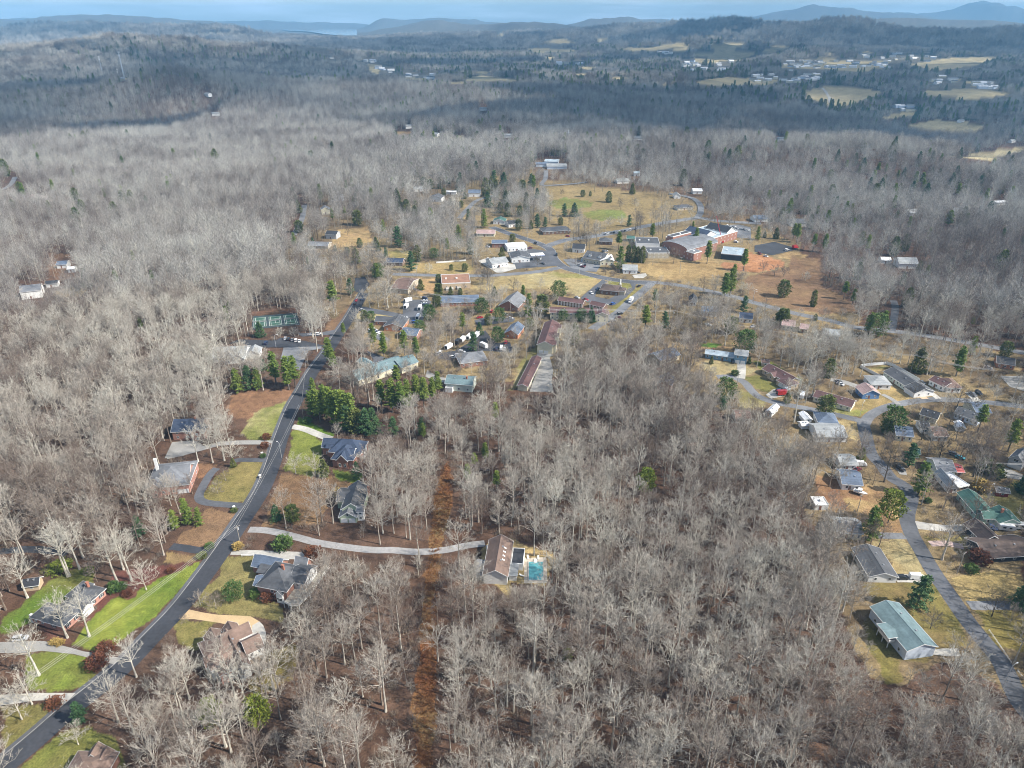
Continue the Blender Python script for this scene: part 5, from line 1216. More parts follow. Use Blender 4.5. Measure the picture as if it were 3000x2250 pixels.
# ---- houses of the right-hand neighbourhood
RH = [
 ("cream long house with maroon roof beside the dome-shaped magnolia", ZI, (255, 712), (600, 812), 9, 3.0, 'gx', 2.0, 'cream', 'maroon', (6, 2, 1)), ("white lean-to shed with pale roof under the maroon-roofed house", ZI, (178, 922), (240, 920), 7, 2.6, 'gy', 1.0, 'white', 'white', (1, 0, 0)),
 ("tiny white shed, nearest of the two sheds on the tan yard", ZI, (152, 972), (212, 968), 4, 2.2, 'gx', .9, 'white', 'white', (0, 0, 0)), ("white house with slate-blue hip roof beside the lane junction", ZI, (300, 955), (480, 968), 11, 3.2, 'hip', 2.6, 'white', 'bluegrey', (3, 2, 1)),
 ("grey-roofed house behind bare trees below the slate-blue roof", ZI, (300, 1090), (560, 1092), 13, 3.2, 'gx', 2.4, 'white', 'lgrey', (4, 1, 1)), ("white cottage with mottled grey hip roof by the white fence", ZI, (790, 600), (970, 605), 11, 3.2, 'hip', 2.2, 'white', 'lgrey', (3, 1, 1)),
 ("bright blue cottage with pinkish roof and white trim", ZI, (712, 692), (865, 690), 9, 3.2, 'gy', 2.4, 'blue', 'pink', (2, 1, 1)), ("white house with maroon-brown roof right of the long grey house", ZI, (1325, 560), (1460, 625), 8, 3.2, 'gx', 1.8, 'white', 'maroon', (3, 1, 1)),
 ("white house with broad brown hip roof above the lane", ZI, (1490, 632), (1620, 635), 12, 3.2, 'hip', 2.2, 'white', 'brown', (3, 1, 1)), ("red brick cottage with black gabled roof at the right edge", ZI, (1950, 400), (2110, 425), 10, 3.2, 'gx', 2.4, 'orangebrick', 'black', (3, 1, 1)),
 ("cream house with black roof and white gable right of the magnolia", ZI, (1240, 880), (1390, 925), 8, 3.2, 'gx', 2.0, 'cream', 'black', (3, 2, 1)), ("long pale blue-walled house with black roof and white windows", ZI, (1555, 870), (1770, 945), 9, 3.2, 'gx', 2.0, 'bluegrey', 'charcoal', (6, 1, 1)),
 ("cream house with slate roof behind the pale blue house", ZI, (1760, 868), (1890, 868), 12, 3.2, 'gx', 2.4, 'cream', 'bluegrey', (2, 1, 1)), ("white gabled shed left of the white canopy", ZI, (1255, 1010), (1330, 1015), 8, 2.8, 'gx', 1.6, 'white', 'black', (1, 1, 0)),
 ("cream house with slate roof below the dome-shaped magnolia", ZI, (1020, 1075), (1170, 1090), 10, 3.2, 'gx', 2.4, 'cream', 'bluegrey', (3, 1, 1)), ("white canopy tent on the gravel behind the pale blue house", ZI, (1582, 990), (1655, 1000), 6, 2.4, 'gy', .9, 'white', 'white', (0, 0, 0)),
 ("small green-roofed white shed beside the ivy-covered tree", ZI, (1185, 1235), (1235, 1240), 5, 2.4, 'gx', 1.4, 'white', 'green', (0, 0, 0)), ("grey house with porch between the bare trees", ZI, (1370, 1080), (1495, 1085), 9, 3.0, 'gx', 1.4, 'grey', 'brown', (3, 1, 1)),
 ("white house with grey roof beside the red-roofed lean-to", ZI, (1400, 1410), (1560, 1415), 11, 3.2, 'gx', 2.4, 'greengrey', 'grey', (3, 1, 1)), ("red-roofed lean-to right of the white grey-roofed house", ZI, (1575, 1410), (1640, 1412), 7, 2.6, 'gx', 1.2, 'tan', 'red', (1, 0, 0)),
 ("grey house with bright white porch roof", ZI, (1500, 1560), (1580, 1562), 12, 3.2, 'gy', 1.8, 'white', 'lgrey', (2, 0, 1)), ("grey-roofed garage behind the white van left of the bend", ZI, (510, 1350), (655, 1350), 9, 3.0, 'gx', 1.6, 'white', 'lgrey', (2, 1, 0)),
 ("white house with slate-blue roof and open porch on the russet yard", ZI, (520, 1530), (700, 1545), 12, 3.2, 'gx', 2.4, 'white', 'bluegrey', (2, 2, 1)), ("dark red garden shed near the long green-roofed house", ZJ, (1950, 170), (2060, 180), 4, 2.4, 'gx', 1.0, 'darkred', 'charcoal', (1, 0, 0)),
 ("white flat carport roof at the left edge of the russet yard", ZJ, (270, 300), (395, 300), 6, 2.6, 'flat', 0, 'white', 'white', (0, 0, 0)),
 ("cream house hidden by bare branches beside the tall green pine", ZJ, (470, 560), (700, 575), 10, 3.2, 'gx', 2.2, 'cream', 'lgrey', (4, 1, 1)), ("dark green-roofed house behind bare trees beside the turquoise shed", ZH, (420, 858), (600, 800), 11, 3.4, 'gx', 2.4, 'beige', 'bluegrey', (3, 1, 1)),
 ("black and white gabled house in the trees below the highway", ZH, (690, 300), (755, 305), 9, 4, 'gy', 2.4, 'white', 'black', (2, 1, 1)), ("blue-grey house with white gable in the bare thicket", ZH, (815, 400), (950, 405), 10, 3.6, 'gx', 2.4, 'white', 'bluegrey', (3, 1, 1)),
 ("white house with navy roof and big dormer below the highway", ZH, (1155, 455), (1270, 465), 9, 3.2, 'gx', 2.6, 'white', 'navy', (3, 1, 1)), ("cream house with pinkish brown roof on the highway lawn", ZH, (1545, 520), (1660, 535), 11, 3.2, 'gx', 2.2, 'cream', 'pink', (3, 1, 1)),
 ("cream outbuilding with pink roof beside the highway lawn house", ZH, (1710, 548), (1780, 560), 9, 3.0, 'gx', 1.8, 'cream', 'pink', (1, 1, 1)), ("white house with grey roof and white gable behind bare trees", ZH, (1935, 610), (2075, 625), 10, 3.2, 'gx', 2.4, 'white', 'lgrey', (3, 1, 1)),
 ("white mobile home behind bare trees by the lower lane", ZH, (1400, 1318), (1450, 1335), 9, 2.8, 'gy', 1.0, 'white', 'white', (1, 2, 1)), ("brown-roofed cottage lost in bare trees below the lane", ZH, (1120, 1390), (1255, 1395), 9, 3.0, 'gx', 1.8, 'white', 'brown', (2, 1, 1)),
 ("dark slate house with red shed among the bare trees", ZH, (395, 1080), (520, 1100), 11, 4, 'gy', 2.6, 'pinkbrick', 'navy', (2, 1, 1)), ("small brown shed beside the maroon-roofed ranch", ZH, (1362, 862), (1425, 868), 5, 2.4, 'gx', 1.2, 'tan', 'brown', (1, 0, 0)),
]
for q in RH: S(*q[:10], w=q[10], veil=('bare trees' in q[0] or 'hidden' in q[0] or 'lost' in q[0] or 'thicket' in q[0]), door=None if 'shed' in q[0] or 'canopy' in q[0] else .4, name="shed" if 'shed' in q[0] else ("canopy" if 'canopy' in q[0] else "house"), cat="shed" if 'shed' in q[0] else "house")
S("white house with charcoal gable roof, white gable facing the evergreen", ZJ, (762, 965), (1022, 972), 16, 2.9, 'gy', 1.9, 'white', 'charcoal', (2, 3, 2), None)
r, L = S("pale blue house with teal-grey roof, covered deck and white gable end", ZK, (1100, 660), (1365, 622), 19.5, 4.6, 'gy', 2.0, 'bluegrey', 'teal', (0, 3, 3), None, wings=[dict(box=(-3.0, 5.6, 3.4, 11.6), h=4.75, roof='gx', rise=.35, walls=False, rc='teal', z0=0, ov=.3)])
MB().box(-2.5, 5.6, 2.3, -.01, 11.5, 2.5).build("deck", M_TRIM, r)
for ax, ay in ((-2.4, 5.7), (-2.4, 8.5), (-2.4, 11.4)): obj("post", MB().box(-.1, -.1, 0, .1, .1, 4.95).mesh("post"), M_TRIM, r, (ax, ay, 0))
MB().box(-2.5, 5.6, 2.51, -2.42, 11.5, 3.5).box(-2.5, 5.55, 2.51, -.01, 5.62, 3.5).build("railing", M_TRIM, r)
r, L = S("long house with green roof, brick chimney and mint green walls", ZJ, (1965, 470), (2165, 475), 9, 3.0, 'gy', 2.2, 'mint', 'green', (1, 1, 1), None, wings=[dict(box=(-4.6, 3.0, 3, 9), h=3.0, roof='gx', rise=1.8, w=(2, 0, 1)), dict(box=(-6.4, 6, 1.6, 21), h=3.0, roof='gy', rise=2.0, w=(0, 3, 3))])
chimney(r, [c for c in r.children if c.name.startswith("roof")][0], 3.2, 5, 4, 6.4)
S("dark brown-roofed house with deep eaves at the right edge", ZJ, (1840, 790), (2280, 760), 11, 3.2, 'gx', 2.4, 'black', 'darkbrown', (4, 1, 1), None, ov=.9, wings=[dict(box=(5, 9, 13, 20), h=3.2, roof='gy', rise=2.4, w=(0, 0, 1))])
r, L = S("long steel-blue split-level house with grey metal roof", ZH, (838, 788), (1105, 825), 6.5, 3.2, 'gx', 1.6, 'steelblue', 'steel', (6, 1, 1), .6, (.25, .6))
wing(r, L + .05, -1.2, L + 7.4, 7.4, 5.8, 'gx', 1.6, 'steelblue', 'lgrey', 0, .5, (2, 1, 1))
for k in range(2): obj("garage_door", GD_ME, None, r, (L + 2 + 3.3 * k, -1.22, .05))
r, L = S("brick ranch with maroon roofs and front porch gables", ZH, (1365, 930), (1600, 1060), 9, 3.2, 'gx', 2.2, 'tan', 'maroon', (4, 1, 1), .4, wings=[dict(box=(6, -1.6, 11, 3), h=3.0, roof='gy', rise=1.6, w=(1, 0, 0)), dict(box=(15, -3.2, 23.5, 5), h=3.0, roof='hip', rise=2.2, w=(1, 2, 0), garage=(18.0, 21.0))])
r, L = S("long pale green house with dark grey roof inside the white fence", ZI, (905, 480), (1110, 615), 11, 3.0, 'gx', 2.2, 'greengrey', 'charcoal', (7, 0, 1), .5, garage=(), wings=[dict(box=(20, -1.5, 28, 11), h=3.0, roof='gx', rise=2.4, wall='white', w=(0, 2, 0))])
r, L = S("grey barn-style double garage with gambrel roof at the right edge", ZI, (2050, 1310), (2175, 1358), 11, 4.6, 'gy', 2.8, 'grey', 'grey', (0, 1, 0), None, garage=(.28, .72), name="garage", cat="garage")
window(r, L / 2, -.012, 3.7, 0, 'w')
r, L = house_root("flat bright white porch roof on posts beside the grey house", ZI, (1580, 1565), (1690, 1540), 9, "porch", "porch", None, False, 3)
wing(r, 0, 0, L, 11, 2.9, 'flat', 0, 'white', 'white', 2.6)
for ax, ay in ((.2, .2), (L - .2, .2), (L - .2, 10.6), (.2, 10.6)): obj("post", MB().box(-.1, -.1, 0, .1, .1, 2.6).mesh("post"), M_TRIM, r, (ax, ay, 0))
# ---- forest houses on the right
for q in [("white and green house with bright roof deep in the right-hand wood", ZN, (1195, 930), (1345, 935), 14, 4.4, 'gx', 3.4, 'white', 'lgrey', 0), ("small white garage left of the house deep in the right-hand wood", ZN, (1055, 890), (1130, 892), 8, 3, 'gx', 1.6, 'white', 'white', 0),
          ("dark grey-roofed house at the wood edge behind the school lot", ZN, (320, 590), (445, 590), 12, 4, 'gx', 2.4, 'white', 'charcoal', 1), ("long charcoal-roofed house behind the bare trees north of the school", ZN, (30, 555), (140, 552), 12, 3.2, 'gx', 2.6, 'white', 'bluegrey', 1),
          ("white house among the dense right-hand trees", ZN, (1285, 510), (1360, 510), 12, 4, 'gx', 2.4, 'white', 'white', 1), ("white house fragment glimpsed right of the forest pine", ZN, (1640, 500), (1715, 505), 12, 4, 'gx', 2.4, 'white', 'lgrey', 1),
          ("white mobile home at the far right wood edge", ZN, (1980, 425), (2070, 420), 8, 3.2, 'gx', 1.2, 'white', 'white', 0), ("white house by the curved road at the top of town", ZM, (1742, 332), (1815, 332), 10, 3.6, 'gx', 2.2, 'white', 'white', 0),
          ("white gabled house left of the curved road", ZM, (1590, 365), (1640, 365), 10, 3.6, 'gy', 2.4, 'white', 'lgrey', 0), ("dark-roofed house under the loop of the curved road", ZM, (1620, 462), (1740, 455), 12, 3, 'hip', 2.2, 'beige', 'charcoal', 0),
          ("pale green-roofed cottage in the trees above the green field", ZM, (1265, 185), (1310, 185), 9, 4, 'gx', 2, 'white', 'mintless' if False else 'steel', 0), ("grey-roofed bungalow behind trees above the green field", ZM, (1130, 245), (1225, 240), 12, 3.2, 'gx', 2, 'white', 'lgrey', 1)]:
    S(*q[:10], veil=bool(q[10]), pane=False)
for k, (A, B, d) in enumerate((((560, 130), (720, 128), 24), ((540, 90), (650, 88), 20), ((470, 110), (560, 108), 14))):
    S(("long low grey-roofed warehouse beyond the green field", "steel-roofed warehouse behind the long low one", "small blue-grey warehouse left of the other two")[k], ZM, A, B, d, 4, 'gx', 1.6, 'bluegrey', ('lgrey', 'steel', 'bluegrey')[k], (0, 0, 0), None, name="warehouse", cat="building", pane=False)
# ---- far settlement
def far_house(px, py, label, group, wall='white', rc='lgrey', L=12, d=9, h=3.6):
    p = P(px, py); keep_open([(px - 11, py - 10), (px + 11, py - 10), (px + 11, py + 4), (px - 11, py + 4)])
    r = empty("house", p, rnd.uniform(-.6, .6)); tag(r, label, "house", group)
    wing(r, -L / 2, -d / 2, L / 2, d / 2, h, 'gx', 2.4, wall, rc, -2, .4, trim=False)
FS = [(ZV, 640, 398, 1340, 442, 60, "small white house in the sunlit far valley settlement", "houses of the far valley settlement"), (ZV, 440, 480, 880, 540, 28, "small pale building on the near side of the far valley settlement", "buildings near the far valley settlement"),
      (ZV, 0, 395, 330, 470, 22, "small white house left of the far valley settlement", "houses left of the far settlement"), (ZV, 1880, 540, 2200, 575, 14, "small white farm building in the far right valley", "farm buildings in the far right valley"),
      (ZV, 1300, 695, 1500, 728, 5, "white barn on the knoll in the right-hand valley", "barns on the valley knoll"), (ZV, 1160, 345, 1420, 400, 10, "white house on the slope above the far settlement", "houses above the far settlement"), (ZV, 1480, 345, 1640, 400, 6, "white house at the foot of the far wooded ridge", "houses below the far ridge"),
      (ZU, 160, 395, 330, 480, 9, "small white house in the far centre-left clearing", "houses of the centre-left clearing"), (ZU, 430, 480, 600, 520, 8, "small white house beside the far tan field", "houses beside the far tan field"), (ZU, 1400, 400, 1560, 430, 5, "tiny white farmhouse in the far middle fields", "farmhouses in the far middle fields"),
      (ZU, 2040, 335, 2180, 352, 5, "tiny white house under the far sunlit hill field", "houses under the far hill field"), (ZV, 1600, 500, 1800, 545, 6, "pale farm shed in the far right fields", "sheds in the far right fields")]
for zf, x0, y0, x1, y1, n, lab, grp in FS:
    for k in range(n):
        q = zf([(rnd.uniform(x0, x1), rnd.uniform(y0, y1))])[0]
        far_house(q[0], q[1], lab, grp, rnd.choice(['white', 'white', 'white', 'cream', 'bluegrey']), rnd.choice(['lgrey', 'white', 'charcoal', 'white', 'grey']), rnd.uniform(15, 32), rnd.uniform(11, 16), rnd.uniform(4, 7))
for zf, x, y, lab in ((ZU, 918, 715, "white steepled house in the dark mid-distance wood"), (ZU, 1080, 892, "long white house below the mid-distance wood"), (ZU, 610, 885, "white flat barn beside the pale clearing road"), (ZU, 440, 832, "tall white house left of the pale clearing"), (ZU, 1920, 908, "white cottage at the foot of the wooded rise"),
                      (ZV, 630, 910, "grey house group on the crest of the right-hand ridge"), (ZV, 2130, 925, "pale grey house behind the right-hand ridge"), (ZV, 1800, 792, "white farmhouse on the right-hand valley meadow"), (ZV, 700, 440 + 20, "large pale hall in the far settlement"), (zm and (lambda q: zm(0, 0, 2.212, q)), 1350, 625, "small white house in the upper left forest slope"), (lambda q: zm(0, 0, 2.212, q), 1400, 750, "pale long roof in the grey forest under the tower hill"), (lambda q: zm(0, 0, 2.212, q), 2150, 380, "white house cluster at the top of the far left valley"), (lambda q: zm(0, 0, 2.212, q), 800, 522, "cream equipment hut beside the hilltop masts")):
    q = zf([(x, y)])[0]; far_house(q[0], q[1], lab, None, 'cream' if 'cream' in lab else 'white', 'lgrey', 16, 10, 4.5)
# ---------------------------------------------------------------- vehicles
M_TYRE = mat("tyre_rubber", (0.02, 0.02, 0.022), .9, .1, 4)
M_CGLASS = mat("car_glass", (0.02, 0.025, 0.03), .06, .1, 1, spec=.6)
M_LAMP = mat("headlamp", (0.8, 0.8, 0.78), .15, .03, 1)
M_TAIL = mat("tail_lamp", (0.4, 0.02, 0.02), .2, .03, 1)
CARC = {'white': (.75, .75, .74), 'silver': (.5, .51, .53), 'black': (.02, .021, .024), 'navy': (.02, .035, .09), 'red': (.38, .02, .025), 'grey': (.16, .165, .175), 'blue': (.03, .09, .3), 'maroon': (.13, .015, .02), 'orange': (.6, .2, .03), 'teal': (.05, .22, .25)}
def paint(c):
    n = "car_paint_" + c
    if n in MATS: return MATS[n]
    m = mat(n, CARC[c], .25, .03, 2); m.node_tree.nodes["Principled BSDF"].inputs["Coat Weight"].default_value = .5; return m
def loft(secs):
    """closed skin through rectangles (x, half width bottom, half width top, z0, z1)"""
    v, f = [], []
    for x, wb, wt, z0, z1 in secs: v += [(x, -wb, z0), (x, wb, z0), (x, wt, z1), (x, -wt, z1)]
    for i in range(len(secs) - 1):
        a, b_ = i * 4, i * 4 + 4
        for k in range(4): f.append((a + k, a + (k + 1) % 4, b_ + (k + 1) % 4, b_ + k))
    n = len(secs) * 4
    f.append((3, 2, 1, 0)); f.append((n - 4, n - 3, n - 2, n - 1))
    return v, f
CARS = {}
def car_meshes(kind):
    if kind in CARS: return CARS[kind]
    B_, G_ = MB(), MB()
    if kind == 'sedan':
        B_.addmesh(*loft([(-2.35, .78, .7, .35, .75), (-2.2, .88, .84, .25, .9), (-1.3, .9, .88, .22, .98), (.9, .9, .88, .22, .95), (1.9, .88, .84, .24, .85), (2.3, .75, .68, .35, .68)]))
        B_.addmesh(*loft([(-1.0, .74, .62, 1.42, 1.45), (-.7, .7, .58, 1.42, 1.47), (.2, .7, .58, 1.42, 1.47), (.45, .72, .6, 1.4, 1.43)]))
        G_.addmesh(*loft([(-1.75, .8, .78, .9, .97), (-1.0, .82, .64, .93, 1.42), (.3, .82, .64, .93, 1.42), (1.15, .82, .78, .88, .95)])); L = 2.3; wx = (-1.4, 1.4); wr = .33; Wd = .8
    elif kind == 'suv':
        B_.addmesh(*loft([(-2.4, .85, .78, .4, 1.0), (-2.3, .95, .9, .3, 1.05), (.8, .95, .92, .3, 1.08), (1.9, .93, .88, .3, 1.0), (2.35, .8, .74, .4, .8)]))
        B_.addmesh(*loft([(-2.2, .72, .66, 1.66, 1.72), (-1.9, .74, .68, 1.68, 1.76), (.3, .74, .66, 1.68, 1.76), (.6, .72, .64, 1.62, 1.68)]))
        G_.addmesh(*loft([(-2.32, .86, .84, 1.0, 1.06), (-2.1, .88, .72, 1.04, 1.67), (.45, .88, .72, 1.06, 1.67), (1.2, .86, .82, 1.0, 1.07)])); L = 2.35; wx = (-1.45, 1.45); wr = .38; Wd = .85
    elif kind == 'pickup':
        B_.addmesh(*loft([(-2.8, .92, .9, .5, 1.05), (-.7, .95, .93, .4, 1.07), (1.3, .95, .93, .4, 1.1), (2.3, .93, .9, .4, 1.08), (2.75, .84, .8, .5, .85)]))
        B_.addmesh(*loft([(-.6, .72, .66, 1.74, 1.8), (.7, .72, .64, 1.74, 1.82), (.9, .7, .62, 1.68, 1.74)]))
        G_.addmesh(*loft([(-.75, .86, .84, 1.05, 1.1), (-.62, .88, .72, 1.06, 1.75), (.75, .88, .72, 1.06, 1.75), (1.4, .86, .82, 1.04, 1.1)])); L = 2.75; wx = (-1.75, 1.75); wr = .42; Wd = .86
        G_.box(-2.65, -.7, 1.072, -.85, .7, 1.09)
    elif kind == 'van':
        B_.addmesh(*loft([(-2.9, .95, .9, .4, 2.2), (-2.8, 1.0, .92, .35, 2.35), (1.3, 1.0, .92, .35, 2.35), (1.9, 1.0, .88, .35, 1.5), (2.7, .95, .86, .4, 1.2), (2.8, .85, .78, .45, .9)]))
        G_.addmesh(*loft([(1.36, .94, .9, 1.45, 2.2), (1.42, 1.01, .93, 1.4, 2.25), (1.95, .92, .88, 1.4, 1.56)])); L = 2.8; wx = (-1.8, 1.8); wr = .38; Wd = .9
    elif kind == 'truck':
        B_.addmesh(*loft([(-3.6, 1.2, 1.2, .9, 3.4), (1.2, 1.2, 1.2, .9, 3.4)])); B_.addmesh(*loft([(1.3, 1.05, 1.0, .5, 2.5), (2.2, 1.05, 1.0, .5, 2.45), (2.6, 1.05, 1.0, .5, 1.5), (3.3, 1.0, .95, .5, 1.3)])); B_.box(-3.4, -.5, .55, 1.3, .5, .9)
        G_.addmesh(*loft([(1.8, 1.02, .98, 1.6, 2.2), (2.25, 1.06, 1.02, 1.55, 2.3), (2.62, 1.04, 1.0, 1.5, 1.62)])); L = 3.3; wx = (-2.3, 2.3); wr = .48; Wd = 1.0
    elif kind == 'trailer':
        B_.addmesh(*loft([(-3.0, 1.2, 1.2, .6, 3.0), (3.0, 1.2, 1.2, .6, 3.0)])); B_.box(3.0, -.08, .5, 4.1, .08, .62); B_.box(-2.9, -1.1, 3.0, 2.9, 1.1, 3.06)
        G_.box(-3.03, -.9, .8, -3.002, .9, 2.7); L = 3.0; wx = (-.5, .5); wr = .36; Wd = 1.05
    elif kind == 'camper':
        B_.addmesh(*loft([(-3.2, 1.15, 1.1, .7, 2.5), (-3.0, 1.2, 1.15, .6, 2.8), (2.2, 1.2, 1.15, .6, 2.85), (2.9, 1.1, 1.05, .9, 2.6), (3.2, 1.0, .95, 1.4, 2.2)])); B_.box(3.1, -.08, .5, 4.3, .08, .62)
        G_.box(-1.8, -1.215, 1.5, -.6, -1.19, 2.2); G_.box(.6, -1.215, 1.5, 1.6, -1.19, 2.2); G_.box(-1.8, 1.19, 1.5, -.6, 1.215, 2.2); G_.box(.4, 1.19, .8, 1.1, 1.215, 2.5); L = 3.0; wx = (-.5, .4); wr = .36; Wd = 1.05
    elif kind == 'boat':
        B_.addmesh(*loft([(-2.8, .9, 1.0, .6, 1.4), (.5, .7, 1.1, .55, 1.45), (2.0, .35, .8, .7, 1.55), (3.0, .05, .1, 1.2, 1.65)])); B_.box(-.6, -.5, 1.42, .4, .5, 2.0); B_.box(-1.2, -.9, 2.6, .6, .9, 2.68)
        for a, b_ in ((-1.1, -.85), (-1.1, .85), (.5, -.85), (.5, .85)): B_.box(a - .03, b_ - .03, 1.4, a + .03, b_ + .03, 2.6)
        G_.addmesh(*loft([(.3, .5, .45, 1.5, 2.1), (.6, .5, .45, 1.5, 1.7)])); L = 2.9; wx = (-.8, -.1); wr = .3; Wd = .9
    Wm = MB().tube([(0, -.11, 0), (0, .11, 0)], wr, 10).mesh("wheel"); Wm.materials.append(M_TYRE)
    Hl = MB().box(-.03, -.18, -.09, .03, .18, .09).mesh("headlight"); Hl.materials.append(M_LAMP)
    Tl = MB().box(-.03, -.15, -.1, .03, .15, .1).mesh("tail_light"); Tl.materials.append(M_TAIL)
    g = G_.mesh("windows"); g.materials.append(M_CGLASS)
    CARS[kind] = (B_, g, Wm, Hl, Tl, L, wx, wr, Wd, {})
    return CARS[kind]
def vehicle(kind, colr, zf, x, y, dx, dy, label, group=None, lamps=True):
    """centre pixel and a pixel direction that the nose points to"""
    B_, g, Wm, Hl, Tl, L, wx, wr, Wd, cache = car_meshes(kind)
    p0 = zf([(x, y)])[0]; p1 = zf([(x + dx, y + dy)])[0]
    a, b_ = P(*p0), P(*p1)
    if colr not in cache:
        me = B_.mesh("body"); me.materials.append(paint(colr)); cache[colr] = me
    nm = {'sedan': 'car', 'suv': 'car', 'pickup': 'pickup_truck', 'van': 'van', 'truck': 'box_truck', 'trailer': 'box_trailer', 'camper': 'camper_trailer', 'boat': 'boat'}[kind]
    r = empty(nm, (a.x, a.y, a.z + .18), math.atan2(b_.y - a.y, b_.x - a.x))
    obj("body", cache[colr], None, r); obj("windows", g, None, r)
    for xx in wx:
        for s in (-1, 1): obj("wheel", Wm, None, r, (xx, s * Wd, wr - .02))
    if kind in ('sedan', 'suv', 'pickup', 'van', 'truck') and lamps:
        for s in (-1, 1):
            obj("headlight", Hl, None, r, (L - .02 if kind != 'van' else L, s * .52, .68)); obj("tail_light", Tl, None, r, (-(2.3 if kind == 'sedan' else 2.4 if kind == 'suv' else 2.82 if kind != 'truck' else 3.62), s * .62, .8))
    return tag(r, label, {'sedan': 'car', 'suv': 'car', 'pickup': 'pickup truck', 'van': 'van', 'truck': 'truck', 'trailer': 'trailer', 'camper': 'camper', 'boat': 'boat'}[kind], group)
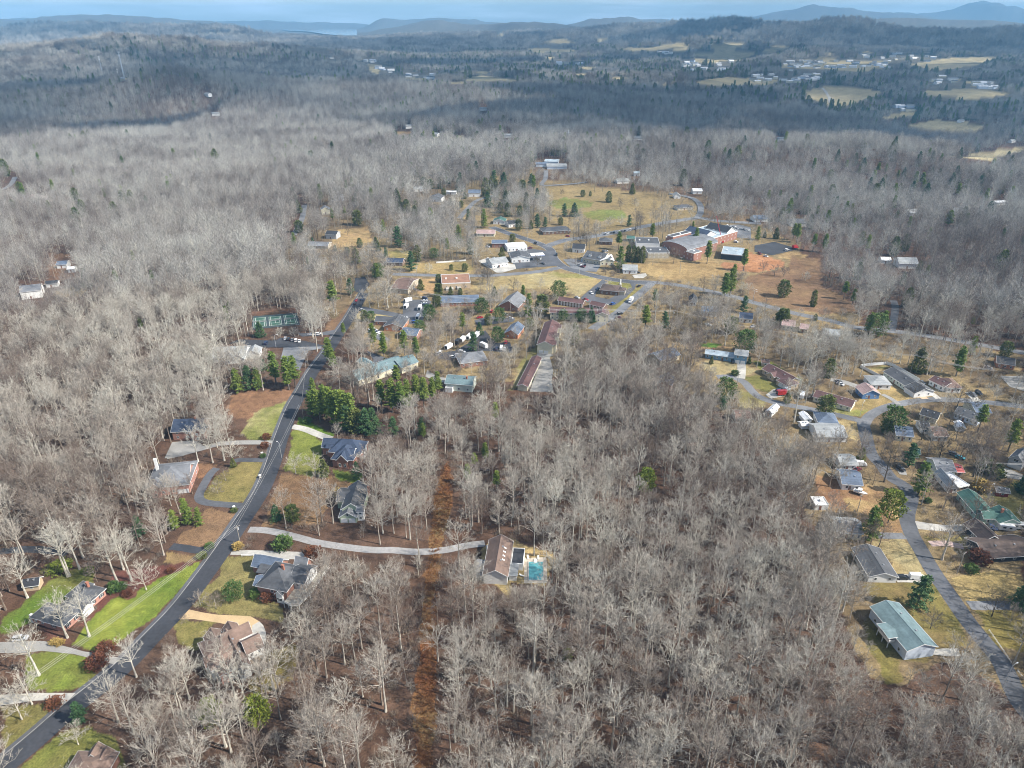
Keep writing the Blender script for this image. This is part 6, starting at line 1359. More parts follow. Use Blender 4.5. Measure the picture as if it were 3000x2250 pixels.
V = [
 ('suv', 'black', ZJ, 1080, 935, 40, 0, "dark grey estate car parked at the gable of the charcoal-roofed white house"), ('van', 'white', ZJ, 1215, 935, 40, 2, "white van beside the big dark evergreen near the side road"), ('camper', 'white', ZJ, 2040, 485, 40, 5, "white camper trailer in front of the green-roofed house"), ('camper', 'white', ZJ, 2150, 470, 40, 5, "second white trailer right of the camper at the green-roofed house"),
 ('boat', 'navy', ZJ, 1890, 485, -40, -8, "dark pontoon boat on its trailer left of the camper"), ('boat', 'white', ZI, 690, 1575, 40, 15, "white boat on the russet yard near the bend"), ('suv', 'black', ZI, 1070, 1350, 30, 20, "black car on the gravel apron beside the side road"), ('sedan', 'white', ZI, 1905, 1500, 30, -25, "white saloon on the grass near the dark red shed"),
 ('van', 'white', ZI, 695, 1308, 40, 4, "white van beside the grey-roofed garage at the bend"), ('sedan', 'maroon', ZI, 668, 1352, 30, -10, "maroon car behind the white van at the bend"), ('sedan', 'grey', ZI, 500, 540, 30, 12, "grey car, upper of two on the gravel drive left of the blue cottage"), ('sedan', 'silver', ZI, 510, 562, 30, 12, "silver car, lower of two on the gravel drive left of the blue cottage"),
 ('suv', 'black', ZI, 1790, 645, 30, 20, "black car on the concrete drive by the brown hip roof"), ('pickup', 'grey', ZI, 1735, 660, 30, 20, "grey pickup left of the black car on the concrete drive"), ('sedan', 'grey', ZI, 1268, 548, 30, 20, "grey car behind the white fence corner"), ('sedan', 'silver', ZI, 1880, 410, 30, 8, "silver car left of the red brick cottage"),
 ('pickup', 'black', ZI, 1890, 1245, 30, 5, "dark pickup on the lane above the grey garage"), ('suv', 'grey', ZI, 1560, 1215, 30, 8, "grey car behind the fence between bare trees"), ('sedan', 'teal', ZI, 1620, 1245, 30, 10, "dark teal car right of the grey car behind the fence"),
 ('suv', 'navy', ZH, 1525, 1095, 30, -8, "dark blue car on the concrete drive of the maroon-roofed ranch"), ('boat', 'white', ZH, 1590, 1100, 30, -6, "white covered boat on the drive of the maroon-roofed ranch"), ('trailer', 'red', ZH, 1545, 1130, 30, -3, "red flat-sided trailer at the end of the ranch drive"), ('camper', 'white', ZH, 1735, 1150, 10, -30, "white and blue camper beneath a bare tree by the lane"),
 ('suv', 'black', ZH, 1095, 830, 10, 25, "dark car beside the steel-blue garage doors"), ('suv', 'black', ZF, 1392, 290, 20, -40, "black pickup on the main road at the top"), ('sedan', 'red', ZF, 1405, 258, 20, -40, "red car ahead of the black pickup on the main road"), ('suv', 'navy', ZF, 1465, 250, -20, 30, "dark car coming the other way at the top of the main road"),
 ('truck', 'white', ZM, 1238, 1205, -25, 30, "box truck with white top on the road below the bank"), ('sedan', 'maroon', ZM, 1140, 1333, 30, -5, "dark red car on the lane below the motel rows"), ('suv', 'silver', ZM, 1095, 1360, 30, -2, "silver car in front of the dark red one below the motel rows"), ('suv', 'black', ZM, 1150, 1303, 30, -5, "black car furthest up the lane below the motel rows"),
 ('sedan', 'maroon', ZM, 1085, 1388, 30, -3, "maroon car nearest the wood below the motel rows"), ('suv', 'black', ZM, 637, 825, -5, 30, "black car on the curve of the town road"), ('sedan', 'red', ZM, 728, 673, 30, 3, "bright red car at the town crossing"), ('suv', 'black', ZM, 470, 732, 30, 20, "black car turning in above the gas station"),
 ('sedan', 'white', ZM, 920, 1135, 25, 20, "white car in the bank's left lane"), ('sedan', 'navy', ZM, 970, 1100, -20, 20, "navy car behind the bank's left wall"), ('suv', 'blue', ZM, 1095, 1222, 25, -12, "blue car at the lower corner of the bank lot"), ('sedan', 'red', ZM, 877, 1188, 20, 10, "red car left of the bank lot"), ('sedan', 'silver', ZM, 805, 1172, 25, 10, "silver car outside the motel row end"),
 ('suv', 'white', ZM, 845, 873, 10, 20, "white car in front of the dormered shops"), ('suv', 'black', ZM, 868, 908, 5, -20, "black car in front of the dormered shops"), ('pickup', 'maroon', ZM, 845, 922, 25, 5, "maroon pickup by the dormered shops"), ('sedan', 'silver', ZM, 818, 908, 25, 5, "silver car left of the maroon pickup"), ('sedan', 'silver', ZM, 1035, 795, 20, 0, "silver car behind the dormered shops"), ('suv', 'black', ZM, 1015, 800, 10, 10, "black car behind the dormered shops"),
 ('sedan', 'black', ZM, 165, 920, 10, 20, "black car outside the pale grey house in town"), ('sedan', 'white', ZM, 195, 905, 20, 10, "white car outside the pale grey house in town"), ('sedan', 'silver', ZM, 80, 760, 25, 5, "silver car left of the red brick shop"), ('sedan', 'white', ZM, 85, 858, 25, 3, "white car, left of two behind the pale grey house"), ('sedan', 'silver', ZM, 135, 855, 25, 3, "silver car, right of two behind the pale grey house"),
 ('pickup', 'maroon', ZM, 420, 770, 25, -5, "maroon pickup at the gas station"), ('sedan', 'black', ZM, 525, 897, 25, 5, "black car at the edge of the town car park"), ('sedan', 'white', ZM, 372, 790, 25, 0, "white car under the gas station canopy"), ('sedan', 'black', ZM, 1290, 968, 25, 0, "black car beside the small white and blue house"), ('sedan', 'blue', ZM, 1250, 968, 25, 0, "blue car beside the small white and blue house"),
 ('sedan', 'silver', ZF, 2035, 262, 30, -3, "silver car, far one in the trailer lot's upper row"), ('sedan', 'white', ZF, 2032, 288, 30, -3, "white car, near one in the trailer lot's upper row"), ('suv', 'navy', ZF, 2040, 240, 20, 5, "dark car at the top corner of the trailer lot"), ('sedan', 'white', ZF, 1820, 445, 30, 3, "white car left of the lower white trailer"), ('sedan', 'silver', ZF, 1850, 420, 30, -4, "silver car behind the white one by the lower trailer"), ('suv', 'blue', ZF, 1945, 462, 25, 2, "deep blue car in front of the lower white trailer"),
 ('trailer', 'white', ZF, 1882, 268, 30, -8, "white box trailer, upper left of the four in the lot"), ('trailer', 'white', ZF, 1865, 325, 25, -30, "white box trailer in front of the upper left one"), ('trailer', 'white', ZF, 1992, 340, 15, -35, "white box trailer on the right of the lot"), ('trailer', 'white', ZF, 1975, 425, 20, -30, "white box trailer behind the deep blue car"), ('sedan', 'silver', ZF, 1455, 350, 25, 5, "white car at the entrance of the trailer lot"),
 ('trailer', 'white', ZG, 362, 700, 25, -15, "white and blue box trailer, leftmost beside the spruce lot"), ('trailer', 'white', ZG, 490, 635, 20, -20, "white box trailer, first of the row of three"), ('trailer', 'white', ZG, 552, 610, 20, -20, "white box trailer, middle of the row of three"), ('trailer', 'white', ZG, 622, 590, 20, -20, "white box trailer, last of the row of three"), ('trailer', 'white', ZG, 688, 690, 25, 12, "white box trailer right of the spruce in the lot"),
 ('van', 'white', ZG, 850, 705, 5, -30, "white van between two cars by the brick building"), ('suv', 'navy', ZG, 805, 708, 5, -25, "navy car left of the white van by the brick building"), ('sedan', 'silver', ZG, 880, 712, 5, -25, "silver car right of the white van by the brick building"), ('suv', 'red', ZG, 893, 650, 10, -20, "red car behind the white van by the brick building"), ('truck', 'black', ZG, 452, 655, 15, -15, "black truck at the left end of the trailer row"),
 ('sedan', 'white', ZG, 400, 785, 25, 5, "white car, nearest in the spruce lot"), ('sedan', 'silver', ZG, 450, 765, 25, 3, "silver car, second in the spruce lot row"), ('sedan', 'black', ZG, 465, 752, 25, 3, "black car, third in the spruce lot row"), ('suv', 'silver', ZG, 485, 738, 25, 3, "silver car, furthest in the spruce lot row"), ('sedan', 'silver', ZG, 260, 755, 10, -20, "silver car under the bare trees left of the spruce lot"), ('suv', 'white', ZG, 285, 740, 10, -20, "white car under the bare trees left of the spruce lot"),
 ('sedan', 'red', ZG, 650, 418, 25, -3, "red car on the drive beside the round evergreens"), ('suv', 'red', ZG, 760, 362, 10, -20, "red and white car in front of the steep-roofed hall"), ('sedan', 'silver', ZG, 930, 425, 25, 2, "silver car, right of two below the hall"), ('sedan', 'white', ZG, 890, 390, 20, 8, "white car, left of two below the hall"),
 ('sedan', 'silver', ZG, 1495, 615, 25, -5, "silver car beside the maroon-roofed apartments"), ('suv', 'white', ZG, 1665, 640, 25, 3, "white car under the trees right of the apartments"), ('sedan', 'white', ZH, 870, 485, 25, 8, "white car in the thicket below the blue-grey house"), ('sedan', 'silver', ZH, 1285, 500, 20, -5, "silver car beside the navy-roofed house"),
 ('suv', 'navy', ZF, 568, 655, 18, -22, "dark car alone at the left of the near car park"), ('sedan', 'silver', ZF, 985, 575, 25, 0, "silver car in the small upper car park"), ('suv', 'white', ZF, 1050, 572, 25, -2, "white car in the small upper car park"),
 ('suv', 'white', ZN, 290, 785, 25, -4, "white van-like car on the new asphalt by the building site"), ('truck', 'red', ZN, 360, 770, 25, -5, "red truck on the new asphalt by the building site"), ('sedan', 'white', ZN, 120, 835, 30, 10, "long white vehicle at the building site edge"), ('suv', 'white', ZM, 2090, 720, 20, 5, "white car on the building site beside the school"), ('suv', 'maroon', ZN, 70, 815, 20, 10, "dark car at the building site edge"),
 ('suv', 'silver', ZB, 230, 1380, 40, -5, "silver car under the big pale sycamore on the gravel drive"), ('camper', 'white', ZN, 2165, 1030, 20, 3, "white camper at the far right wood edge"), ('sedan', 'black', ZM, 1305, 1078, 20, -12, "black car on the grass verge of the bank road"),
]
for q in V: vehicle(*q)
for k in range(5): vehicle('suv' if k % 2 else 'sedan', ['silver', 'black', 'grey', 'white', 'white'][k], ZF, 745 + k * 33, 612 + k * 6, 4, -22, "parked %s car, %s of the row of five by the near car park" % (['silver', 'black', 'grey', 'white', 'white'][k], ['leftmost', 'second', 'third', 'fourth', 'last'][k]), "row of five cars")
for k in range(4): vehicle(['sedan', 'suv', 'sedan', 'suv'][k], ['white', 'silver', 'navy', 'white'][k], ZF, 1545 + k * 24, 525 + k * 14, 22, -6, "%s car, %s of four beside the dark hip-roofed office" % (['white', 'silver', 'navy', 'white'][k], ['first', 'second', 'third', 'fourth'][k]), "cars beside the office")
for k in range(12): vehicle('suv' if k % 3 == 0 else 'sedan', ['silver', 'white', 'grey', 'black'][k % 4], ZM, 1035 + k * 22, 655 - k * 3.6, 12, -18, "car parked in the long row beside the road above town", "cars in the long row above town", lamps=False)
for k in range(9): vehicle('suv' if k % 3 == 0 else 'sedan', ['white', 'silver', 'grey', 'white'][k % 4], ZM, 2020 + k * 22, 588 + k * 5, 8, -18, "car parked in the school's upper car park", "cars in the school's upper car park", lamps=False)

# ---------------------------------------------------------------- poles and wires
M_POLE = mat("pole_wood", (0.30, 0.27, 0.23), .9, .15, 1.5)
M_STEEL = mat("galvanised_steel", (0.62, 0.64, 0.65), .4, .06, 2, metal=.4)
M_WIRE = mat("wire", (0.42, 0.41, 0.39), .5, .05, 2)
POLE = MB().tube([(0, 0, 0), (0, 0, 10)], [.17, .11], 7).mesh("shaft"); POLE.materials.append(M_POLE)
ARM = MB().box(-1.2, -.06, 0, 1.2, .06, .14).mesh("crossarm"); ARM.materials.append(M_POLE)
INS = MB().tube([(0, 0, 0), (0, 0, .28)], [.07, .04], 5).mesh("insulator"); INS.materials.append(M_STEEL)
TRF = MB().tube([(0, 0, 0), (0, 0, .9)], .28, 8).mesh("transformer"); TRF.materials.append(M_STEEL)
def pole(zf, x, y, hm, rz, label, trf=False, steel=False):
    q = zf([(x, y)])[0]; p = P(*q)
    r = empty("utility_pole", p, rz); r.scale = (1, 1, 1)
    s = obj("shaft", POLE, None, r); s.scale = (1, 1, hm / 10)
    a = obj("crossarm", ARM, None, r, (0, -.18, hm - .7))
    for k in (-1.05, 0, 1.05): obj("insulator", INS, None, a, (k, 0, .14))
    if trf: obj("transformer", TRF, None, r, (.42, 0, hm - 2.4))
    tag(r, label, "utility pole")
    return Vector((p.x, p.y, p.z + hm - .3)), r
def wire(a, b_, sag, label, n=14, rad=.035, group=None, off=((0, 0),)):
    m = MB()
    d = (b_ - a); sd = Vector((-d.y, d.x, 0)).normalized()
    for o, dz in off:
        pts = []
        for k in range(n + 1):
            t = k / n; p = a.lerp(b_, t) + sd * o; p.z += dz - sag * 4 * t * (1 - t); pts.append(p)
        m.tube(pts, rad, 3, cap=False)
    return tag(m.build("power_line", M_WIRE), label, "wire", group)
one = lambda q: q
T1, _ = pole(one, 1201, 885, 13, .3, "tall utility pole beside the wooded corner lot, where the line turns")
T0, _ = pole(one, 1222, 820, 12, .3, "utility pole beside the road behind the flat tan building", True)
T2, _ = pole(one, 1273, 902, 11, .3, "utility pole left of the long slate-roofed building")
T3, _ = pole(one, 1495, 925, 12, .1, "utility pole in front of the steep-roofed hall")
T4, _ = pole(one, 1583, 958, 14, .1, "utility pole at the head of the overgrown slope", True)
T5, _ = pole(one, 1773, 956, 13, .1, "utility pole beside the lane below the motel rows")
T6, _ = pole(one, 1968, 960, 13, .1, "utility pole in the thicket right of the motel lane", True)
T7, _ = pole(one, 2178, 1036, 12, .2, "utility pole right of the big dark evergreen by the lane")
for i, (a, b_) in enumerate(((T0, T1), (T1, T2), (T2, T3), (T3, T4), (T4, T5), (T5, T6))):
    wire(a, b_, 1.0, ["power line behind the flat tan building", "power line over the trailer lot", "power line over the long slate roof", "power line from the hall to the slope", "power line in front of the motel block", "power line from the motel lane into the thicket"][i], off=((0, 0), (1, 0), (-1, -.1)), rad=.05)
TL = P(1246, 735) + Vector((0, 0, 12)); wire(TL, T0, 1.0, "power line climbing towards the upper left of town", off=((0, 0), (1, 0)), rad=.05)
pole(one, 1246, 735, 12, .3, "utility pole behind the thicket upper left of town")
T8, _ = pole(ZI, 715, 380, 12, -.3, "utility pole at the corner of the white fence", True); T9, _ = pole(ZI, 1160, 445, 12, -.3, "utility pole behind the long dark grey roof"); T10, _ = pole(ZI, 1880, 590, 12, -.3, "utility pole near the lane at the far right"); T11, _ = pole(ZI, 215, 275, 12, -.3, "utility pole with lamp in the thicket left of the white fence")
wire(T11, T8, 1.2, "power line left of the white fence", off=((0, 0), (1, 0), (-1, 0)), rad=.05); wire(T8, T9, 1.2, "power line above the white fence", off=((0, 0), (1, 0), (-1, 0)), rad=.05); wire(T9, T10, 1.4, "power line over the brown hip roof", off=((0, 0), (1, 0), (-1, 0)), rad=.05); wire(T6, T11, 1.5, "power line through the thicket above the steel-blue house", off=((0, 0), (1, 0)), rad=.04)
T12, _ = pole(ZJ, 670, 305, 9, .5, "short leaning-looking pole beside the yellow-green pine"); T13, _ = pole(ZJ, 1590, 890, 11, .6, "utility pole right of the side road"); T14, _ = pole(ZI, 1800, 1460, 11, .2, "white-topped utility pole near the round hedges", True); T15, _ = pole(ZI, 430, 640, 11, -.2, "utility pole between the blue cottage and the maroon roof")
wire(T8, T15, 1.0, "service wire from the white fence corner to the blue cottage", rad=.03); T16 = P(3080, 1410) + Vector((0, 0, 10)); wire(T14, T16, 1.0, "power line leaving at the right edge", off=((0, 0), (.8, 0)), rad=.04)
T17, _ = pole(ZH, 1130, 1060, 11, .4, "utility pole at the end of the lane by the dome-shaped evergreen"); T18, _ = pole(ZE, 1548, 245, 10, .9, "utility pole at the pine-edged bend of the main road"); T19, _ = pole(ZD, 905, 415, 9.5, .9, "pale utility pole beside the straw-coloured grass clump", True); T20, _ = pole(one, -70, 2180, 9.5, .9, "utility pole at the lower left corner")
wire(T20, T19, 1.5, "three parallel power lines along the lower left road", n=20, off=((0, 0), (.9, 0), (-.9, 0)), rad=.035); wire(T19, T18, 1.5, "power line following the main road past the navy roof", n=16, off=((0, 0), (.9, 0)), rad=.03)
T21, _ = pole(ZF, 960, 870, 10, .9, "utility pole on the clay verge of the main road"); wire(T18, T21, 1.2, "power line along the clay verge", off=((0, 0),), rad=.03)
pole(ZF, 380, 592, 12, .2, "lone pole left of the tennis court"); pole(ZF, 868, 585, 9, .2, "pole between tennis court and car park"); pole(ZF, 1362, 225, 12, .2, "utility pole at the upper end of the main road", True); pole(ZG, 1080, 792, 12, .2, "pole halfway down the overgrown slope"); pole(ZG, 1355, 455, 10, .1, "short pole before the motel block")
pole(ZM, 1552, 655, 14, .2, "utility pole behind the school on the upper lawn"); pole(ZM, 1635, 968, 14, .2, "utility pole on the tan school lawn"); pole(ZM, 402, 702, 13, .2, "utility pole at the town crossing"); pole(ZM, 1302, 195, 14, .2, "white utility pole above the green field"); pole(ZM, 1342, 1195, 13, .2, "utility pole by the bank road"); pole(ZM, 1415, 905, 12, .2, "utility pole at the corner of the school kitchen"); pole(ZM, 1325, 890, 12, .2, "utility pole by the columnar evergreens"); pole(one, 2148, 895, 12, .2, "utility pole at the highway bend") if False else None
SL = MB().tube([(0, 0, 0), (0, 0, 8.5)], [.1, .06], 6).mesh("post"); SL.materials.append(M_STEEL)
SA = MB().tube([(0, 0, 8.4), (.9, 0, 8.9), (1.9, 0, 8.9)], .05, 5).mesh("arm"); SA.materials.append(M_STEEL)
SH = MB().box(1.6, -.16, 8.82, 2.3, .16, 8.97).mesh("lamp_head"); SH.materials.append(M_LAMP)
def lamp(zf, x, y, rz, label):
    p = P(*zf([(x, y)])[0]); r = empty("street_lamp", p, rz); obj("post", SL, None, r); obj("arm", SA, None, r); obj("lamp_head", SH, None, r); return tag(r, label, "street lamp")
lamp(ZK, 2030, 885, .4, "street lamp over the side road at the lower right"); lamp(ZH, 1280, 278, .2, "street lamp beside the highway lawn"); lamp(ZI, 690, 855, .8, "street lamp on the lawn corner at the lane junction"); lamp(ZE, 1345, 610, 2.4, "street lamp at the edge of the main road"); lamp(ZF, 660, 690, .5, "lamp post in the near car park"); lamp(ZM, 822, 985, .5, "lamp post by the town road"); lamp(ZM, 1030, 1400, .5, "lamp post on the lane below the motel"); lamp(ZN, 15, 1195, .4, "street lamp beside the highway below the brown field"); lamp(ZD, 880, 420, 2.6, "street lamp beside the pale utility pole") if False else None

# ---- masts on the hill, lattice pylon
def mast(px, py, hm, label, lattice=True, mcol=None):
    p = P(px, py); r = empty("radio_mast", p)
    m = MB(); w0, w1 = hm * .022, hm * .012
    for a in range(3):
        t = a * 2.094; m.tube([(math.cos(t) * w0, math.sin(t) * w0, -3), (math.cos(t) * w1, math.sin(t) * w1, hm)], .5, 4)
    k = 0
    for z in np.arange(0, hm - 2, 3.0):
        for a in range(3):
            t, t2 = a * 2.094, (a + 1) * 2.094; f0 = w0 + (w1 - w0) * z / hm; f1 = w0 + (w1 - w0) * (z + 3) / hm
            m.tube([(math.cos(t) * f0, math.sin(t) * f0, z), (math.cos(t2) * f1, math.sin(t2) * f1, z + 3)], .2, 3, cap=False)
    m.build("lattice", mcol or M_STEEL, r)
    for z in (hm - 1, hm - 8):
        q = MB()
        for a in range(6): t = a * 1.047; q.box(math.cos(t) * 2.0 - .25, math.sin(t) * 2.0 - .6, z - 1.8, math.cos(t) * 2.0 + .25, math.sin(t) * 2.0 + .6, z + 1.8)
        q.build("antenna_array", M_TRIM, r)
    return tag(r, label, "mast")
mast(302, 222, 58, "left steel radio mast on the forested hilltop", mcol=M_METAL); mast(366, 236, 62, "right white radio mast on the forested hilltop"); mast(350, 236, 34, "short thin mast between the two tall hilltop masts")
p = P(1664, 432); r = empty("pylon", p); m = MB()
for sx in (-1, 1):
    for sy in (-1, 1): m.tube([(3 * sx, 3 * sy, 0), (1 * sx, 1 * sy, 18), (.4 * sx, .4 * sy, 27)], .22, 4)
for z in range(0, 24, 4):
    w_ = 3 - 2 * min(z, 18) / 18; w2 = 3 - 2 * min(z + 4, 18) / 18
    for s in (-1, 1): m.tube([(-w_, s * w_, z), (w2, s * w2, z + 4)], .1, 3); m.tube([(w_, s * w_, z), (-w2, s * w2, z + 4)], .1, 3)
m.build("tower", M_STEEL, r); MB().box(-5, -.2, 19, 5, .2, 19.4).box(-4, -.2, 23, 4, .2, 23.4).build("crossarm", M_STEEL, r)
tag(r, "pale lattice pylon rising from the mid-distance wood", "pylon")

# ---------------------------------------------------------------- tennis court, pool, fences, odds and ends
M_COURT = mat("court_green", (0.035, 0.10, 0.07), .9, .12, .8, var2=.15, scale2=.1)
M_COURT2 = mat("court_dark", (0.035, 0.055, 0.06), .9, .12, .8)
cc = [ground_hit(*q) for q in ZF([(438, 525), (882, 478), (852, 368), (440, 402)])]
def quad_pt(u, v): # bilinear on the court
    a, b_, c, d = cc; return tuple(a[i] * (1 - u) * (1 - v) + b_[i] * u * (1 - v) + c[i] * u * v + d[i] * (1 - u) * v for i in (0, 1))
cmesh = mesh_from("tennis_court", [(*quad_pt(u, v), .09) for u, v in ((0, 0), (1, 0), (1, 1), (0, 1))], [(0, 1, 2, 3)])
ct = tag(obj("tennis_court", cmesh, M_COURT2), kind="structure")
keep_open(ZF([(438, 525), (882, 478), (852, 368), (440, 402)]))
for k in range(3):
    u0, u1 = .03 + k * .33, .30 + k * .33
    o = mesh_from("court", [(*quad_pt(u, v), .094) for u, v in ((u0, .12), (u1, .12), (u1, .88), (u0, .88))], [(0, 1, 2, 3)]); obj("court", o, M_COURT, ct)
    lm = MB()
    for (ua, va), (ub, vb) in (((0, .16), (1, .16)), ((0, .84), (1, .84)), ((.02, .16), (.02, .84)), ((.98, .16), (.98, .84)), ((.15, .16), (.15, .84)), ((.85, .16), (.85, .84)), ((.15, .34), (.85, .34)), ((.15, .66), (.85, .66)), ((.5, .34), (.5, .66))):
        pa = quad_pt(u0 + (u1 - u0) * ua, va); pb = quad_pt(u0 + (u1 - u0) * ub, vb); d = Vector((pb[0] - pa[0], pb[1] - pa[1])).normalized() * .09
        lm.addmesh([(pa[0] - d.y, pa[1] + d.x, .1), (pa[0] + d.y, pa[1] - d.x, .1), (pb[0] + d.y, pb[1] - d.x, .1), (pb[0] - d.y, pb[1] + d.x, .1)], [(0, 1, 2, 3)])
    lm.build("court_lines", M_LINE, ct)
    a_, b_ = quad_pt(u0, .5), quad_pt(u1, .5)
    nt_ = empty("tennis_net", (a_[0], a_[1], .1)); tag(nt_, "tennis net on the %s of the three green courts" % ["leftmost", "middle", "rightmost"][k], "net")
    q = Vector((b_[0] - a_[0], b_[1] - a_[1], 0))
    MB().addmesh([(0, -.02, .1), (q.x, q.y - .02, .1), (q.x, q.y - .02, 1.0), (0, -.02, 1.0), (0, .02, .1), (q.x, q.y + .02, .1), (q.x, q.y + .02, 1.0), (0, .02, 1.0)], [(0, 1, 2, 3), (7, 6, 5, 4), (3, 2, 6, 7)]).build("mesh", mat("net_cord", (.25, .26, .26), .9, .1, 5), nt_)
    for e in (Vector((0, 0, 0)), q): MB().tube([e, e + Vector((0, 0, 1.1))], .05, 5).build("post", M_STEEL, nt_)
def fence(label, pts, hm, post_every, m, rails=(.1, .5, .95), boards=False, name="fence", z=0.0):
    """posts with rails, or solid panels, between ground points"""
    w = [ground_hit(*q) for q in pts]
    r = empty(name, (w[0][0], w[0][1], 0)); o = Vector((w[0][0], w[0][1], 0))
    pm = MB().box(-.06, -.06, 0, .06, .06, hm + .08).mesh("post"); pm.materials.append(m)
    for (ax, ay), (bx, by) in zip(w[:-1], w[1:]):
        L = math.hypot(bx - ax, by - ay); n = max(1, int(round(L / post_every))); rz = math.atan2(by - ay, bx - ax); s = L / n
        if boards: bmsh = MB().box(.06, -.03, .06, s - .06, .03, hm).mesh("panel")
        else:
            b_ = MB()
            for q in rails: b_.box(.06, -.025, hm * q, s - .06, .025, hm * q + .09)
            bmsh = b_.mesh("rail")
        bmsh.materials.append(m)
        for k in range(n):
            t = k / n; px_, py_ = ax + (bx - ax) * t - o.x, ay + (by - ay) * t - o.y
            obj("post", pm, None, r, (px_, py_, 0), rz); obj("panel" if boards else "rail", bmsh, None, r, (px_, py_, 0), rz)
        obj("post", pm, None, r, (bx - o.x, by - o.y, 0), rz)
    return tag(r, label, "fence")
M_WHITEV = mat("white_vinyl", (.78, .78, .77), .5, .03, 1)
M_RUSTM = mat("brown_fence_steel", (.14, .09, .07), .7, .1, 2)
fence("white vinyl privacy fence around the lawn of the long grey-roofed house", ZI([(900, 508), (695, 400), (760, 385), (940, 372), (1010, 395), (1240, 528)]), 1.9, 2.4, M_WHITEV, boards=True)
fence("tall brown wire fence around the green tennis courts", ZF([(430, 535), (890, 488), (862, 362), (432, 396), (430, 535)]), 3.2, 3.4, M_RUSTM, rails=(.02, .5, .97))
fence("white guard rail beside the side road at the lower right", ZK([(1885, 390), (1990, 540), (2090, 690)]), .8, 2.2, M_TRIM, rails=(.45, .85), name="guard_rail")
fence("short white guard rail at the right edge below the crossing drive", ZK([(2150, 765), (2230, 880)]), .8, 2.2, M_TRIM, rails=(.45, .85), name="guard_rail")
fence("grey wooden rail fence above the gravel lane at the right", ZI([(1570, 1280), (1680, 1300), (1760, 1310)]), 1.3, 2.5, M_WOOD)
fence("long white board wall above the town road", ZL([(1600, 888), (1720, 880), (1840, 870)]), 1.4, 3, M_TRIM, boards=True)
fence("thin wire fence along the wooded edge below the long slate roof", ZI([(845, 345), (960, 365), (1100, 385)]), 1.2, 3, M_WOOD)
fence("white rail at the back of the trailer lot", ZL([(1370, 1155), (1470, 1168), (1540, 1158)]), 1.0, 3, M_TRIM)
# pool terrace behind the house in the wood
sheet("pool_terrace", ZP([(745, 270), (955, 262), (965, 500), (748, 505)]), mat("terrace_paving", (.46, .40, .32), .9, .08, 1.2), z=0.06)
pw = bpy.data.materials.new("pool_water"); nt, b = nodes_of(pw); b.inputs["Base Color"].default_value = (.10, .33, .36, 1); b.inputs["Roughness"].default_value = .08
wc = [ground_hit(*q) for q in ZP([(792, 478), (925, 475), (922, 310), (792, 310)])]
pr = empty("swimming_pool", (wc[0][0], wc[0][1], 0)); tag(pr, "turquoise swimming pool behind the long brown-roofed house", "pool")
lw_ = [(x - wc[0][0], y - wc[0][1]) for x, y in wc]
MB().addmesh([(x, y, .2) for x, y in lw_], [(0, 1, 2, 3)]).build("water", pw, pr)
cx_, cy_ = sum(p[0] for p in lw_) / 4, sum(p[1] for p in lw_) / 4
outer = [(cx_ + (x - cx_) * 1.14, cy_ + (y - cy_) * 1.1) for x, y in lw_]
cop = MB()
for i in range(4):
    j = (i + 1) % 4
    cop.addmesh([(*lw_[i], .28), (*lw_[j], .28), (*outer[j], .28), (*outer[i], .28), (*outer[j], .1), (*outer[i], .1), (*lw_[j], .1), (*lw_[i], .1)], [(0, 3, 2, 1), (3, 5, 4, 2), (0, 1, 6, 7)])
cop.build("coping", M_CONC, pr)
MB().box(cx_ - .5, cy_ + (lw_[2][1] - cy_) - .6, .3, cx_ + .5, cy_ + (lw_[2][1] - cy_) + 1.6, .45).build("diving_board", M_TRIM, pr)
fence("brown wire fence behind the swimming pool", ZP([(640, 240), (740, 255), (955, 240), (968, 350)]), 1.3, 2.2, M_RUSTM)
def lounger(zf, x, y, rz, label):
    p = P(*zf([(x, y)])[0]); r = empty("pool_lounger", (p.x, p.y, .14), rz)
    MB().box(-.35, -.6, .28, .35, .7, .36).build("seat", M_TRIM, r); o = MB().addmesh([(-.35, .7, .28), (.35, .7, .28), (.35, 1.2, .8), (-.35, 1.2, .8), (-.35, .7, .36), (.35, .7, .36), (.35, 1.16, .86), (-.35, 1.16, .86)], [(0, 3, 2, 1), (4, 5, 6, 7), (0, 1, 5, 4), (1, 2, 6, 5), (2, 3, 7, 6), (3, 0, 4, 7)]).build("backrest", M_TRIM, r)
    for a in (-.3, .3):
        for c in (-.5, .6): MB().box(a - .03, c - .03, 0, a + .03, c + .03, .28).build("leg", M_TRIM, r)
    tag(r, label, "lounger")
lounger(ZP, 785, 275, .2, "white pool lounger at the top left of the pool terrace"); lounger(ZP, 880, 280, 0, "white pool lounger at the top right of the pool terrace"); lounger(ZP, 730, 440, 1.2, "white pool lounger beside the annex")
M_STONE = mat("pale_stone", (.5, .47, .42), .9, .12, 2)
def thing_box(name, zf, x, y, rz, parts, label, cat):
    p = P(*zf([(x, y)])[0]); r = empty(name, p, rz)
    for nm, mm, bx in parts:
        m = MB()
        for b_ in bx: m.box(*b_)
        m.build(nm, mm, r)
    return tag(r, label, cat)
for x, y, lab in ((1165, 580, "white mailbox pillar at the drive below the bare hedge clumps"), (905, 1080, "white mailbox pillar with dark planting beside the main road"), (1145, 790, "cream utility box on the kerb of the main road"), (1020, 1050 + 560, "small white sign post on the bed")):
    thing_box("mailbox_pillar", ZE, x, y, .7, [("pillar", M_STONE, [(-.45, -.45, 0, .45, .45, 1.5)]), ("cap", M_TRIM, [(-.55, -.55, 1.5, .55, .55, 1.62)]), ("mailbox", M_METAL, [(-.2, -.7, 1.0, .2, -.45, 1.3)])], lab, "mailbox") if y < 1200 else None
